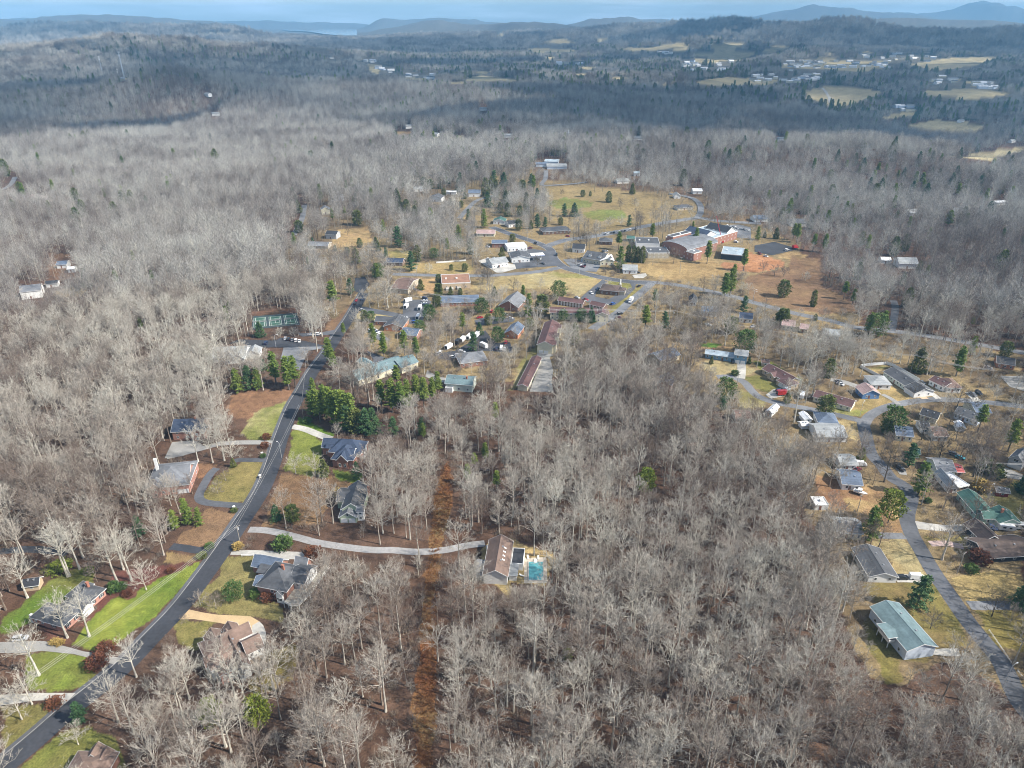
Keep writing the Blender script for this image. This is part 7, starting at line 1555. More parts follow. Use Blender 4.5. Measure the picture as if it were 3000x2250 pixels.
thing_box("gas_station_canopy", ZM, 480, 860, .2, [("roof", M_TRIM, [(-6, -4, 4.6, 6, 4, 5.2)]), ("column", M_STEEL, [(-4, -.2, 0, -3.6, .2, 4.6)]), ("column", M_STEEL, [(3.6, -.2, 0, 4, .2, 4.6)]), ("stripe", mat("blue_stripe", (.05, .12, .4), .5), [(-6.02, -4.02, 4.7, 6.02, -4.003, 5.0)]), ("pump", M_TRIM, [(-3.4, -.4, 0, -2.6, .4, 1.6)]), ("pump", M_TRIM, [(2.6, -.4, 0, 3.4, .4, 1.6)])], "white and blue gas station canopy in the town car park", "canopy")
p = P(*ZM([(1960, 720)])[0]); r = empty("crane_truck", p, 2.2); MB().box(-4, -1.2, .9, 4, 1.2, 2.0).box(2.4, -1.1, 2.0, 4, 1.1, 3.2).build("body", paint('red'), r); MB().tube([(-2, 0, 2.4), (8, 0, 24)], [.5, .3], 4).build("boom", paint('red'), r)
for a in (-3, -1, 2.6):
    for s in (-1, 1): obj("wheel", car_meshes('truck')[2], None, r, (a, s * 1.05, .48))
tag(r, "red crane with raised boom behind the school wing", "crane")
p = P(*ZM([(2070, 755)])[0])
# ---- stones, parcels of planting, benches
thing_box("picnic_table", ZL, 1050, 690, .2, [("table_top", M_WOOD, [(-1, -.4, .7, 1, .4, .76)]), ("bench", M_WOOD, [(-1, -.85, .4, 1, -.6, .46)]), ("bench", M_WOOD, [(-1, .6, .4, 1, .85, .46)]), ("leg", M_WOOD, [(-.8, -.8, 0, -.7, .8, .4)]), ("leg", M_WOOD, [(.7, -.8, 0, .8, .8, .4)])], "picnic table on the tan yard left of town", "table")
thing_box("monument", ZM, 1155, 1060, .2, [("base", M_STONE, [(-.9, -.9, 0, .9, .9, .6)]), ("shaft", M_TRIM, [(-.4, -.4, .6, .4, .4, 4.2)])], "white stone marker on the lawn island behind the bank", "monument")
thing_box("hedge_gate", ZD, 1000, 575, .1, [("rail", M_TRIM, [(-2.2, -.06, .9, 2.2, .06, 1.05), (-2.2, -.06, .4, 2.2, .06, .5)]), ("post", M_TRIM, [(-2.3, -.1, 0, -2.2, .1, 1.3)]), ("post", M_TRIM, [(2.2, -.1, 0, 2.3, .1, 1.3)])], "short white rail fence on the lawn of the brick house", "fence")
# ---------------------------------------------------------------- placed evergreens, shrubs and yard trees
E_ = [ # kind, zone, x, y base, height, label, group
 ('spruce', ZJ, 1215, 1205, 15, "large dark green spruce beside the side road, left of its lower bend"), ('whitepine', ZJ, 770, 570, 16, "tall bright green pine beside the cream house at the russet yard"), ('lime', ZJ, 950, 420, 13, "yellow-green broad pine overhanging the side road"), ('whitepine', ZI, 1230, 1580, 17, "big green pine at the inside of the road bend"), ('magnolia', ZI, 985, 1000, 14, "huge dark magnolia dome at the lane junction"), ('cedar', ZI, 930, 1010, 8, "pale green cedar in front of the huge magnolia"), ('magnolia', ZH, 1020, 1180, 13, "dome-shaped dark evergreen beside the curling lane"), ('magnolia', ZH, 1200, 745, 15, "tall dark evergreen behind the steel-blue house"),
 ('cedar', ZI, 365, 850, 12, "dense dark cedar in front of the cream maroon-roofed house"), ('spruce', ZI, 1140, 1320, 13, "ivy-green evergreen left of the green-roofed shed"), ('pine', ZI, 1580, 480, 19, "tall dark pine pair above the brown hip roof"), ('cedar', ZI, 1220, 440, 16, "russet-tinged cedar behind the long grey house"), ('pine', ZI, 1710, 300, 14, "flat-topped pine below the highway"), ('magnolia', ZI, 830, 110, 15, "big dark pine mass at the highway junction"), ('cedar', ZI, 2030, 300, 10, "cedar behind the black-roofed brick cottage"), ('pine', ZI, 2060, 1180, 18, "dark pine cluster left of the grey garage"),
 ('pine', ZI, 1780, 1000, 16, "green pine over the canopy tent"), ('goldshrub', ZI, 1820, 1540, 5, "golden brown shrub near the white-topped pole"), ('cedar', ZI, 700, 1260, 7, "low dark cedar at the lane's left side"), ('shrub', ZI, 1950, 1420, 4, "clipped round hedge, lower of the three by the gravel lane"), ('shrub', ZI, 1945, 1370, 4, "clipped round hedge, middle of the three by the gravel lane"), ('shrub', ZI, 1880, 1370, 6, "tall clipped hedge beside the gravel lane"), ('spruce', ZJ, 2200, 140, 12, "dark conifer cut by the right edge"), ('spruce', ZJ, 2180, 1200, 12, "green conifer at the right edge below the drive"),
 ('redshrub', ZJ, 1790, 780, 5, "dark red shrub left of the dark brown roof"), ('shrub', ZJ, 1715, 870, 3.2, "round green shrub below the dark red one"), ('shrub', ZJ, 1320, 225, 2, "small round shrub on the brown verge"), ('cedar', ZH, 1560, 220, 13, "fat columnar cedar on the brown field"), ('column', ZH, 1835, 310, 13, "tall narrow russet cedar on the brown field"), ('cedar', ZH, 1855, 440, 5, "small dark conical tree beside the highway"), ('spruce', ZH, 1195, 370, 13, "dark spruce left of the highway lawn"), ('pine', ZH, 1010, 260, 22, "tall feathery pine below the tan school lawn"),
 ('pine', ZH, 370, 320, 14, "green pine at the roadside below the bank"), ('pine', ZH, 280, 560, 20, "broad green pine right of the motel lane"), ('spruce', ZH, 460, 510, 12, "dark green pine in the thicket right of the broad one"), ('cedar', ZH, 1520, 490, 13, "olive cedar beside the pink-roofed cream house"), ('cedar', ZH, 1590, 440, 9, "smaller cedar right of the olive one"), ('cedar', ZH, 1070, 560, 12, "olive-brown cedar in the thicket above the steel-blue house"), ('shrub', ZH, 1115, 945, 3, "round green shrub on the tan lawn"), ('cedar', ZH, 895, 840, 5, "small green conifer in front of the steel-blue house"), ('cedar', ZH, 1245, 840, 5, "dark conifer at the right end of the steel-blue house"),
 ('cedar', ZH, 1595, 1200, 7, "olive cedar beside the bare lane tree"), ('spruce', ZH, 1000, 1270, 9, "green conifer below the dome-shaped evergreen"), ('cedar', ZH, 1980, 960, 12, "ivy-covered dark column above the white fence"),
 # bottom left
 ('lime', lambda q: zm(400, 1750, 3.687, q), 830, 1400, 9.5, "yellow-green holly, left of the pair in the lower wood"), ('lime', lambda q: zm(400, 1750, 3.687, q), 1345, 1400, 10, "green holly, right of the pair in the lower wood"), ('magnolia', ZD, 835, 1135, 7.5, "small dark magnolia on the brick house lawn"), ('spruce', ZC, 885, 1180, 9, "dark conifer hard by the main road at lower left"), ('shrub', ZD, 1460, 465, 5, "bright green bush between the two drives"), ('redshrub', ZD, 1850, 560, 3.6, "dark maroon thicket below the long pale drive"), ('goldshrub', ZD, 875, 475, 2.6, "straw-yellow grass clump beside the pale pole"),
 ('shrub', ZD, 510, 470, 2.4, "clipped shrub above the dark drive mouth"), ('shrub', ZD, 410, 595, 2.4, "clipped shrub below the dark drive mouth"), ('redshrub', ZD, 1265, 1140, 3.4, "round maroon shrub at the brick house front"), ('shrub', ZD, 1110, 1095, 3.2, "dark shrub at the brick house corner"), ('redshrub', ZC, 600, 990, 3.0, "round brown shrub beside the lower pale drive"), ('redshrub', ZC, 1050, 560, 4.0, "brown shrub mass below the gravel drive mouth"), ('redshrub', ZC, 1160, 420, 4.0, "russet shrub above the gravel drive mouth"), ('goldshrub', ZC, 592, 315, 1.8, "golden clipped ball, left of two by the ranch"), ('goldshrub', ZC, 650, 322, 1.8, "golden clipped ball, right of two by the ranch"),
 ('limeshrub', ZB, 640, 620, 2.4, "long yellow-green hedge under the pale trunks"), ('limeshrub', ZB, 960, 650, 2.2, "yellow-green shrub behind the ranch roof"), ('shrub', ZB, 1230, 820, 2.6, "dark round shrub, left of three on the mulch"), ('shrub', ZB, 1318, 832, 2.6, "dark round shrub, right of three on the mulch"), ('shrub', ZB, 1240, 862, 2.6, "dark round shrub, lowest of three on the mulch"), ('redshrub', ZB, 1380, 900, 2.2, "straw-brown ball on the mulch point"), ('redshrub', ZB, 1850, 650, 2.0, "dark ball on the pink mulch near the road"), ('spruce', ZB, 1520, 260, 10, "lone dark conifer behind the mulch bed"),
 ('whitepine', ZE, 480, 1220, 13, "yellow-green pine, tallest of the clump left of the road"), ('whitepine', ZE, 360, 1270, 10, "yellow-green pine, left of the clump by the road"), ('whitepine', ZE, 590, 1230, 9, "yellow-green pine, right of the clump by the road"), ('cedar', ZE, 900, 690, 5, "pale cedar at the head of the tan field"), ('cedar', ZE, 1740, 770, 9, "conifer at the front corner of the navy-roofed house"), ('spruce', ZE, 2040, 800, 9, "dark conifer at the right wall of the navy-roofed house"), ('spruce', ZE, 1300, 1180, 8, "dark conifer, left of two beside the green gabled house yard"), ('cedar', ZE, 1450, 1190, 8, "cedar, right of two beside the green gabled house yard"), ('shrub', ZE, 1580, 280, 3, "clipped hedge on the bright green verge"),
 ('redshrub', ZE, 1205, 430, 2.8, "brown clipped mound above the curved drive mouth"), ('redshrub', ZE, 1190, 510, 2.8, "brown clipped mound below the curved drive mouth"), ('goldshrub', ZE, 1865, 945, 3, "yellow forsythia beside the green gabled house"), ('shrub', ZE, 1175, 600, 1.8, "dark planting round the white mailbox pillar"), ('shrub', ZE, 905, 1105, 1.8, "dark planting round the lower mailbox pillar"),
 # car park pines
 ('whitepine', ZF, 310, 1110, 15, "broad green pine at the left of the clump below the office"), ('spruce', ZF, 420, 1080, 15, "dark pine second in the clump below the office"), ('whitepine', ZF, 500, 1080, 14, "green pine right of the dark one below the office"), ('pine', ZF, 660, 1020, 20, "tall pine behind the bare tree below the office"), ('pine', ZF, 780, 1080, 21, "tall pine leaning over the main road verge"), ('pine', ZF, 840, 1060, 20, "yellow-green pine at the main road verge"), ('spruce', ZF, 515, 590, 11, "dark green pine in front of the tennis court"), ('pine', ZF, 1200, 370, 24, "tall green pine right of the tennis court"), ('pine', ZF, 1160, 850, 18, "green pine hiding the right edge of the main road"), ('pine', ZF, 1190, 900, 15, "green pine just below the roadside one"),
 ('pine', ZF, 1290, 590, 10, "dark pine at the road by the hip-roofed office"), ('pine', ZF, 1010, 1150, 12, "green pine where the wood meets the road"), ('cedar', ZF, 1480, 445, 8, "round dark cedar, left of two on the tan verge"), ('magnolia', ZF, 1540, 445, 7, "round dark tree, right of two on the tan verge"), ('magnolia', ZF, 1990, 560, 9, "round dark tree near the trailer lot corner"), ('magnolia', ZF, 2080, 440, 11, "large dark tree right of the trailer lot"), ('cedar', ZF, 2000, 155, 9, "dark cedar on the tan lawn behind the trailer lot"), ('cedar', ZF, 2165, 215, 10, "dark cedar left of the long slate roof"), ('cedar', ZF, 2150, 310, 10, "dark cedar at the left end of the long slate roof"), ('spruce', ZF, 1350, 200, 13, "dark pine at the top of the main road"), ('pine', ZF, 1600, 60, 13, "green pine behind the wooded corner lot"),
 ('cedar', ZF, 1665, 840, 4, "small conical evergreen at the clinic drive"), ('pine', ZF, 1560, 680, 16, "dark pine below the hip-roofed office"), ('pine', ZF, 1660, 770, 16, "thin pine above the clinic drive"), ('pine', ZF, 1850, 760, 17, "olive pine above the clinic roof"), ('pine', ZF, 1960, 800, 15, "olive pine right above the clinic roof"),
 ('cedar', ZG, 270, 215, 9, "dark cedar, first of three below the flat tan building"), ('cedar', ZG, 380, 205, 7, "dark cedar, second of three below the flat tan building"), ('cedar', ZG, 470, 205, 6, "dark cedar, third of three below the flat tan building"), ('cedar', ZG, 268, 90, 7, "dark shrub-like cedar at the flat tan building's corner"), ('spruce', ZG, 590, 720, 13, "dark spruce in the middle of the spruce lot"), ('spruce', ZG, 645, 570, 9, "dark pine behind the row of trailers"), ('magnolia', ZG, 815, 640, 10, "round green tree in front of the slate-roofed brick building"), ('cedar', ZG, 730, 480, 8, "dark cedar beside the red car drive"), ('magnolia', ZG, 830, 455, 10, "round dark evergreen below the hall"), ('magnolia', ZG, 665, 375, 11, "round dark evergreen left of the hall drive"), ('cedar', ZG, 1115, 520, 8, "grey-green cedar at the head of the slope"),
 ('whitepine', ZG, 1100, 400, 17, "big yellow-green pine right of the steep-roofed hall"), ('pine', ZG, 1050, 240, 11, "dark pine behind the hall"), ('cedar', ZG, 1225, 390, 15, "dark cedar left of the motel block"), ('magnolia', ZG, 1380, 235, 13, "large olive evergreen above the motel row"), ('magnolia', ZG, 1420, 440, 8, "dark evergreen, left one before the motel block"), ('magnolia', ZG, 1590, 450, 9, "dark evergreen, middle one before the motel block"), ('spruce', ZG, 1680, 455, 11, "dark evergreen, right one before the motel block"), ('cedar', ZG, 785, 210, 8, "olive cedar behind the bare tree by the hall"), ('pine', ZG, 490, 545, 14, "grey-green pine among the bare trees near the hall lot"),
]
for i, (k, dx, dy, hh) in enumerate([('whitepine', 1000, 1330, 13), ('pine', 1070, 1380, 16), ('whitepine', 1120, 1330, 16), ('pine', 1180, 1390, 18), ('whitepine', 1230, 1400, 17), ('pine', 1290, 1440, 19), ('whitepine', 1360, 1450, 18), ('spruce', 1500, 1500, 13), ('spruce', 1560, 1470, 12), ('pine', 1640, 1260, 15), ('pine', 1740, 1290, 17), ('pine', 1820, 1300, 16), ('whitepine', 1880, 1240, 14), ('pine', 1960, 1190, 14), ('pine', 2030, 1240, 15), ('pine', 2110, 1180, 12), ('pine', 2160, 1120, 12), ('pine', 1780, 1060, 12), ('spruce', 1330, 1470, 13), ('cedar', 1400, 1470, 11), ('pine', 1040, 1310, 13), ('spruce', 1750, 1500, 9), ('spruce', 2010, 1490, 8)]):
    E_.append((k, ZF, dx, dy, hh * 1.18, "green pine in the evergreen belt between main road and clinic", "evergreen belt above the navy roof"))
for i, (k, dx, dy, hh) in enumerate([('spruce', 80, 430, 17), ('cedar', 180, 480, 12), ('cedar', 340, 510, 12), ('cedar', 400, 490, 10), ('whitepine', 50, 600, 19), ('cedar', 330, 620, 11), ('cedar', 430, 610, 9), ('spruce', 480, 600, 14), ('spruce', 545, 600, 11), ('spruce', 700, 510, 14), ('spruce', 780, 510, 15), ('cedar', 670, 580, 8), ('spruce', 1225, 590, 12), ('cedar', 1060, 395, 13), ('cedar', 850, 350, 8), ('cedar', 910, 345, 6), ('cedar', 1250, 330, 13), ('pine', 1140, 780, 17), ('column', 1215, 875, 15), ('column', 1260, 880, 15), ('column', 1330, 885, 15), ('column', 1290, 880, 14), ('whitepine', 1150, 940, 20), ('pine', 1410, 700, 16), ('whitepine', 1760, 760, 18), ('pine', 1855, 890, 20), ('pine', 1740, 620, 9), ('pine', 2150, 950, 19), ('cedar', 195, 845, 10), ('cedar', 280, 720, 8), ('spruce', 130, 270, 20), ('spruce', 210, 270, 18), ('spruce', 430, 270, 16), ('cedar', 360, 310, 14), ('spruce', 480, 360, 12), ('cedar', 1080, 1145, 1) , ('pine', 2040, 1150, 22), ('pine', 2070, 1010, 12)]):
    if hh > 2: E_.append((k, ZM, dx, dy, hh, "dark evergreen standing among the town's buildings and fields", "evergreens of the town centre"))
for i, (k, dx, dy, hh) in enumerate([('cedar', 960, 580, 15), ('pine', 760, 540, 13), ('cedar', 980, 760, 9), ('cedar', 1110, 760, 10), ('cedar', 1130, 790, 9), ('spruce', 1190, 840, 9), ('spruce', 1290, 760, 20), ('whitepine', 1170, 640, 13), ('spruce', 1400, 950, 17), ('cedar', 950, 890, 14), ('pine', 860, 520, 12), ('cedar', 1360, 480, 15), ('cedar', 1430, 470, 13), ('pine', 930, 420, 11), ('cedar', 1310, 480, 14), ('pine', 870, 300, 13), ('pine', 920, 290, 14), ('cedar', 1030, 310, 8), ('cedar', 1550, 290, 12), ('cedar', 1500, 270, 12), ('cedar', 1330, 270, 10), ('whitepine', 1780, 720, 17), ('cedar', 1660, 340, 9), ('cedar', 1710, 420, 9), ('cedar', 1800, 440, 8), ('spruce', 1860, 540, 12), ('cedar', 1830, 365, 8), ('cedar', 490, 640, 12), ('cedar', 490, 480, 12), ('pine', 450, 760, 14), ('pine', 330, 740, 10), ('cedar', 1720, 945, 5), ('cedar', 1830, 955, 7), ('magnolia', 1130, 1010, 12), ('pine', 560, 910, 8), ('pine', 440, 1000, 9), ('spruce', 600, 740, 7), ('magnolia', 1580, 850, 9), ('cedar', 780, 790, 6), ('cedar', 880, 820, 7)]):
    E_.append((k, ZL, dx, dy, hh, "dark green evergreen in the yards left of town", "evergreens left of town"))
for i, (k, zf, dx, dy, hh) in enumerate([('pine', ZN, 590, 800, 17), ('pine', ZN, 500, 790, 16), ('pine', ZN, 370, 720, 18), ('pine', ZN, 340, 700, 16), ('cedar', ZN, 200, 690, 11), ('whitepine', ZN, 50, 700, 13), ('cedar', ZN, 110, 680, 6), ('pine', ZN, 1020, 180, 16), ('pine', ZN, 1180, 230, 14), ('pine', ZN, 1370, 290, 20), ('pine', ZN, 1660, 370, 18), ('pine', ZN, 1890, 410, 18), ('pine', ZN, 1580, 640, 22), ('cedar', ZN, 1740, 850, 8), ('pine', ZN, 1800, 470, 10), ('pine', ZN, 2030, 700, 12), ('pine', ZN, 950, 1470, 16), ('pine', ZN, 1060, 1440, 15), ('cedar', ZN, 250, 1390, 12), ('pine', ZN, 750, 1180, 14), ('pine', ZN, 820, 1220, 12), ('pine', ZN, 230, 380, 12), ('pine', ZN, 530, 520, 13), ('pine', ZN, 1270, 620, 14), ('pine', ZN, 1170, 560, 13), ('pine', ZN, 2180, 780, 14), ('pine', ZN, 1780, 1420, 9)]):
    E_.append((k, zf, dx, dy, hh, "green pine standing in the leafless right-hand wood", "pines of the right-hand wood"))
for k, dx, dy, hh in [('pine', 1090, 900, 13), ('pine', 955, 1080, 14), ('pine', 1245, 1060, 12), ('pine', 1150, 1440, 10), ('pine', 1000, 110, 16), ('cedar', 620, 390, 16), ('pine', 860, 380, 14), ('cedar', 320, 140, 8), ('pine', 200, 360, 18), ('cedar', 170, 320, 14), ('limeshrub', 1785, 560, 5), ('pine', 490, 260, 10), ('cedar', 110, 440, 9)]:
    E_.append((k, ZW, dx, dy, hh, "lone green evergreen showing through the left-hand forest", "evergreens in the left-hand forest"))
for k, px, py, hh in [('pine', 1450, 1238, 12), ('pine', 1422, 1355, 11), ('pine', 1390, 1375, 9), ('pine', 1370, 1420, 11), ('pine', 1455, 1440, 11), ('lime', 1890, 1450, 11), ('cedar', 1662, 1935, 5), ('pine', 1240, 1290, 10)]:
    E_.append((k, one, px, py, hh, "small green pine inside the wide leafless wood", "pines inside the wide wood"))

used_labels = {q[5] for q in E_ if len(q) == 6}
def near_label(kind, hh, px, py, i):
    """says which evergreen this is by the building it stands next to"""
    word = {'pine': 'green pine', 'whitepine': 'full green pine', 'cedar': 'dark cedar', 'spruce': 'dark spruce', 'column': 'narrow columnar evergreen', 'magnolia': 'round dark evergreen', 'lime': 'yellow-green evergreen', 'limeshrub': 'yellow-green bush'}[kind]
    for lx, ly, lab in sorted(LANDMARKS, key=lambda t: (t[0] - px) ** 2 + ((t[1] - py) * 1.6) ** 2)[:14]:
        dx, dy = px - lx, py - ly
        side = ('to the right of' if dx > 0 else 'to the left of') if abs(dx) > abs(dy) else ('in front of' if dy > 0 else 'behind')
        ws = lab.split()
        cut = next((k for k, w_ in enumerate(ws) if k > 3 and w_ in ('with', 'of', 'behind', 'beside', 'left', 'right', 'in', 'by', 'on', 'at', 'above', 'below', 'and', 'near', 'among', 'deep', 'half', 'under')), len(ws))
        s_ = '%s %s the %s' % (word, side, ' '.join(ws[:min(cut if cut > 4 else 9, 9)]))
        while s_.split()[-1] in ('with', 'and', 'the', 'of', 'its', 'a', 'in', 'on', 'by', 'white', 'dark', 'grey', 'pale', 'pair,', 'black', 'behind', 'at', 'left', 'right', 'beside'): s_ = ' '.join(s_.split()[:-1])
        if s_ not in used_labels: used_labels.add(s_); return s_
    return None
E_ = [q if len(q) == 6 else (*q[:5], near_label(q[0], q[4], *q[1]([(q[2], q[3])])[0], 0) or q[5], q[6]) for q in E_]
for q in E_:
    p = q[1]([(q[2], q[3])])[0]
    ever(q[0], p[0], p[1], q[4], q[5], q[6] if len(q) > 6 else None, wide=2.2 if 'long yellow-green hedge' in q[5] else 1.0)

NB0 = len(TREES_AT); N_NAMED_BARE = 0
B_ = [ # mesh, zone, x, y base, height, label
 (PALE[0], ZB, 300, 925, 21, "pale-barked tree leaning beside the barn-roofed shed"), (PALE[0], ZB, 735, 695, 26, "pale-barked tall tree, left of the twin trunks behind the ranch"), (PALE[1], ZB, 762, 690, 25, "pale-barked tall tree, right of the twin trunks behind the ranch"), (PALE[1], ZB, 865, 615, 23, "pale-barked tall tree above the yellow-green hedge"), (PALE[0], ZB, 1270, 765, 24, "pale-barked tall tree on the mulch by the ranch gable"), (PALE[1], ZB, 1425, 735, 24, "pale-barked tall tree right of the ranch gable"), (PALE[2], ZB, 1580, 842, 13, "white-twigged tree at the lawn's curved edge"), (PALE[1], ZB, 1340, 620, 23, "pale slender tree behind the mulch garden"),
 (PALE[0], ZB, 730, 1358, 20, "big pale tree in front of the ranch's near wing"), (PALE[0], ZB, 965, 1345, 21, "big pale tree on the bright green lawn before the ranch"), (PALE[0], ZC, 420, 660, 22, "massive pale sycamore on the lawn by the gravel drive"), (PALE[2], ZC, 345, 970, 14, "pale tree beside the lower pale drive"), (PALE[2], ZC, 240, 1135, 14, "pale tree on the olive verge at lower left"), (PALE[2], ZC, 850, 1405, 9, "whitish spreading tree on the lawn right of the road"), (PALE[1], ZC, 1280, 1170, 20, "pale tree overhanging the road at lower left"), (PALE[1], ZC, 1470, 680, 18, "pale tree at the roadside opposite the gravel drive"), (PALE[2], ZC, 2015, 710, 13, "whitish broad tree below the tan drive"),
 (PALE[1], ZE, 575, 640, 20, "pale tall tree, left of those before the navy-roofed wood house"), (PALE[1], ZE, 710, 650, 21, "pale tall tree, right of those before the navy-roofed wood house"), (PALE[0], ZE, 815, 630, 20, "pale tall tree at the curved concrete drive"), (PALE[2], ZE, 895, 660, 14, "pale spreading tree at the drive island"), (YARD[2], ZE, 825, 815, 7, "young bare tree on the tan field, upper one"), (YARD[2], ZE, 755, 935, 7, "young bare tree on the tan field, lower one"), (PALE[2], ZE, 1475, 750, 11, "pale bare tree, left of two on the navy-roofed house lawn"), (PALE[2], ZE, 1660, 765, 12, "pale bare tree, right of two on the navy-roofed house lawn"),
 (YARD[2], ZD, 390, 1205, 6.5, "fan-shaped bare tree at the road edge by the tan drive"), (YARD[2], ZD, 590, 1250, 7.5, "fan-shaped bare tree on the lawn above the tan drive"), (YARD[2], ZD, 190, 1440, 4, "small bare tree at the mouth of the tan drive"), (PALE[2], lambda q: zm(400, 1750, 3.687, q), 900, 1120, 12, "whitish bare tree in front of the brown-roofed house"), (PALE[1], lambda q: zm(400, 1750, 3.687, q), 1080, 1100, 21, "tall pale tree, left of the pair before the brown-roofed house"), (PALE[1], lambda q: zm(400, 1750, 3.687, q), 1215, 1240, 21, "tall pale tree, right of the pair before the brown-roofed house"),
 (YARD[0], ZH, 650, 1005, 14, "wide dark-limbed bare tree left of the curling lane"), (YARD[3], ZI, 915, 1460, 19, "massive dark bare oak leaning over the side road"), (YARD[1], ZI, 410, 1500, 20, "grey bare tree on the russet yard"), (YARD[1], ZI, 690, 1190, 13, "grey bare tree at the lane's left verge"), (YARD[0], ZI, 1195, 675, 10, "small dark bare tree on the long house's lawn"), (YARD[0], ZI, 1590, 760, 13, "dark bare tree beside the upper lane"), (YARD[0], ZI, 1735, 830, 12, "dark bare tree in front of the pale blue house"), (YARD[3], ZI, 1260, 1070, 15, "crooked dark bare tree by the white gabled shed"), (YARD[3], ZI, 1500, 980, 14, "crooked bare tree on the tan yard right of the sheds"), (YARD[3], ZI, 1740, 1410, 18, "tall dark bare tree near the gravel lane"), (YARD[0], ZI, 1420, 1250, 14, "dark bare tree before the fence row"), (YARD[0], ZI, 1580, 1075, 11, "dark bare tree rising from the russet leaf patch"),
 (YARD[2], ZJ, 1480, 640, 9, "small bare tree right of the side road"), (YARD[0], ZK, 1345, 365, 8, "dark bare tree beside the teal-grey roof"), (YARD[1], ZK, 1600, 720, 14, "spreading bare tree between the teal-grey house and road"), (YARD[1], ZJ, 410, 1080, 15, "spreading bare tree beside the charcoal-roofed white house"), (YARD[0], ZJ, 1910, 1280, 11, "dark bare tree on the ochre lawn at the right edge"), (YARD[2], ZJ, 1640, 480, 7, "small bare tree in front of the green-roofed house"), (YARD[2], ZJ, 2090, 1330, 8, "slim bare tree at the right edge below the drive"),
 (YARD[1], ZM, 985, 660, 14, "broad bare tree beside the long row of parked cars"), (YARD[0], ZM, 830, 745, 14, "dark bare tree at the town crossing"), (YARD[0], ZM, 880, 745, 13, "second dark bare tree at the town crossing"), (YARD[1], ZM, 1585, 890, 15, "bare tree on the school lawn before the kitchen block"), (YARD[1], ZM, 1340, 700, 12, "broad bare tree behind the flat school building"), (YARD[0], ZM, 480, 920, 11, "bare tree before the white hip-roofed office"), (YARD[0], ZM, 1035, 985, 8, "small bare tree by the concrete apron"), (YARD[2], ZM, 800, 910, 8, "small bare tree in the dormered shops' car park"), (YARD[0], ZM, 40, 1060, 13, "bare tree, left of the pair on the tan field"), (YARD[0], ZM, 80, 1060, 13, "bare tree, right of the pair on the tan field"), (YARD[0], ZM, 1710, 490, 10, "bare tree inside the loop of the curved road"), (YARD[1], ZM, 1880, 580, 13, "broad bare tree at the upper crossing"), (YARD[0], ZM, 290, 1110, 10, "low crooked bare tree on the tan field's edge"), (YARD[2], ZM, 1225, 1140, 6, "small brown tree at the bank's right corner"), (YARD[2], ZM, 1060, 1070, 6, "small dark tree behind the bank"), (YARD[0], ZM, 680, 340, 8, "small bare tree on the green field's far side"), (YARD[0], ZM, 1150, 430, 10, "bare tree on the tan field's right side"), (YARD[0], ZM, 1265, 420, 9, "bare tree right of the tan field's narrow cedar"), (YARD[0], ZM, 1560, 530, 10, "bare tree above the upper road"), (YARD[0], ZM, 1310, 575, 10, "bare tree near the lone dark spruce"), (YARD[1], ZM, 1070, 610, 13, "bare tree on the green field's near edge"), (YARD[1], ZM, 1160, 600, 13, "second bare tree on the green field's near edge"),
 (YARD[0], ZN, 95, 965, 10, "slim bare tree, left of three below the orange clay"), (YARD[0], ZN, 190, 990, 10, "slim bare tree, middle of three below the orange clay"), (YARD[0], ZN, 260, 1000, 10, "slim bare tree, right of three below the orange clay"), (YARD[2], ZN, 440, 1030, 8, "bare sapling clump on the brown field"), (YARD[1], ZH, 1240, 190, 9, "low spreading bare tree on the brown field"), (YARD[1], ZN, 580, 1370, 12, "grey bare tree beside the highway lawn"), (YARD[1], ZL, 880, 660, 7, "small dark bare tree on the tan yard left of town"), (YARD[1], ZL, 1540, 970, 9, "round bare tree above the town road"), (YARD[1], ZF, 940, 830, 11, "white bare tree on the traffic island of the car park"), (YARD[2], ZF, 700, 590, 7, "bare ornamental tree, left of two before the tennis court"), (YARD[2], ZF, 830, 590, 7, "bare ornamental tree, right of two before the tennis court"), (YARD[1], ZF, 1145, 430, 13, "grey bare tree on the clay corner by the road"),
 (YARD[3], ZG, 720, 100, 16, "tall thin bare tree pair behind the tan field"), (YARD[1], ZG, 1000, 170, 9, "low spreading bare tree behind the hall"), (YARD[1], ZG, 675, 1110, 12, "pale bare tree on the orange slope below the hip roof"), (YARD[1], ZF, 1530, 320, 17, "grey bare tree, left of three on the wooded corner lot"), (YARD[1], ZF, 1610, 320, 17, "grey bare tree, middle of three on the wooded corner lot"), (YARD[1], ZF, 1735, 300, 16, "grey bare tree, right of three on the wooded corner lot"), (YARD[1], ZI, 1670, 560, 1, None),
]
for q in B_:
    if q[5] is None: continue
    p = q[1]([(q[2], q[3])])[0]
    bare(q[0], p[0], p[1], q[4], q[5]); N_NAMED_BARE += 1

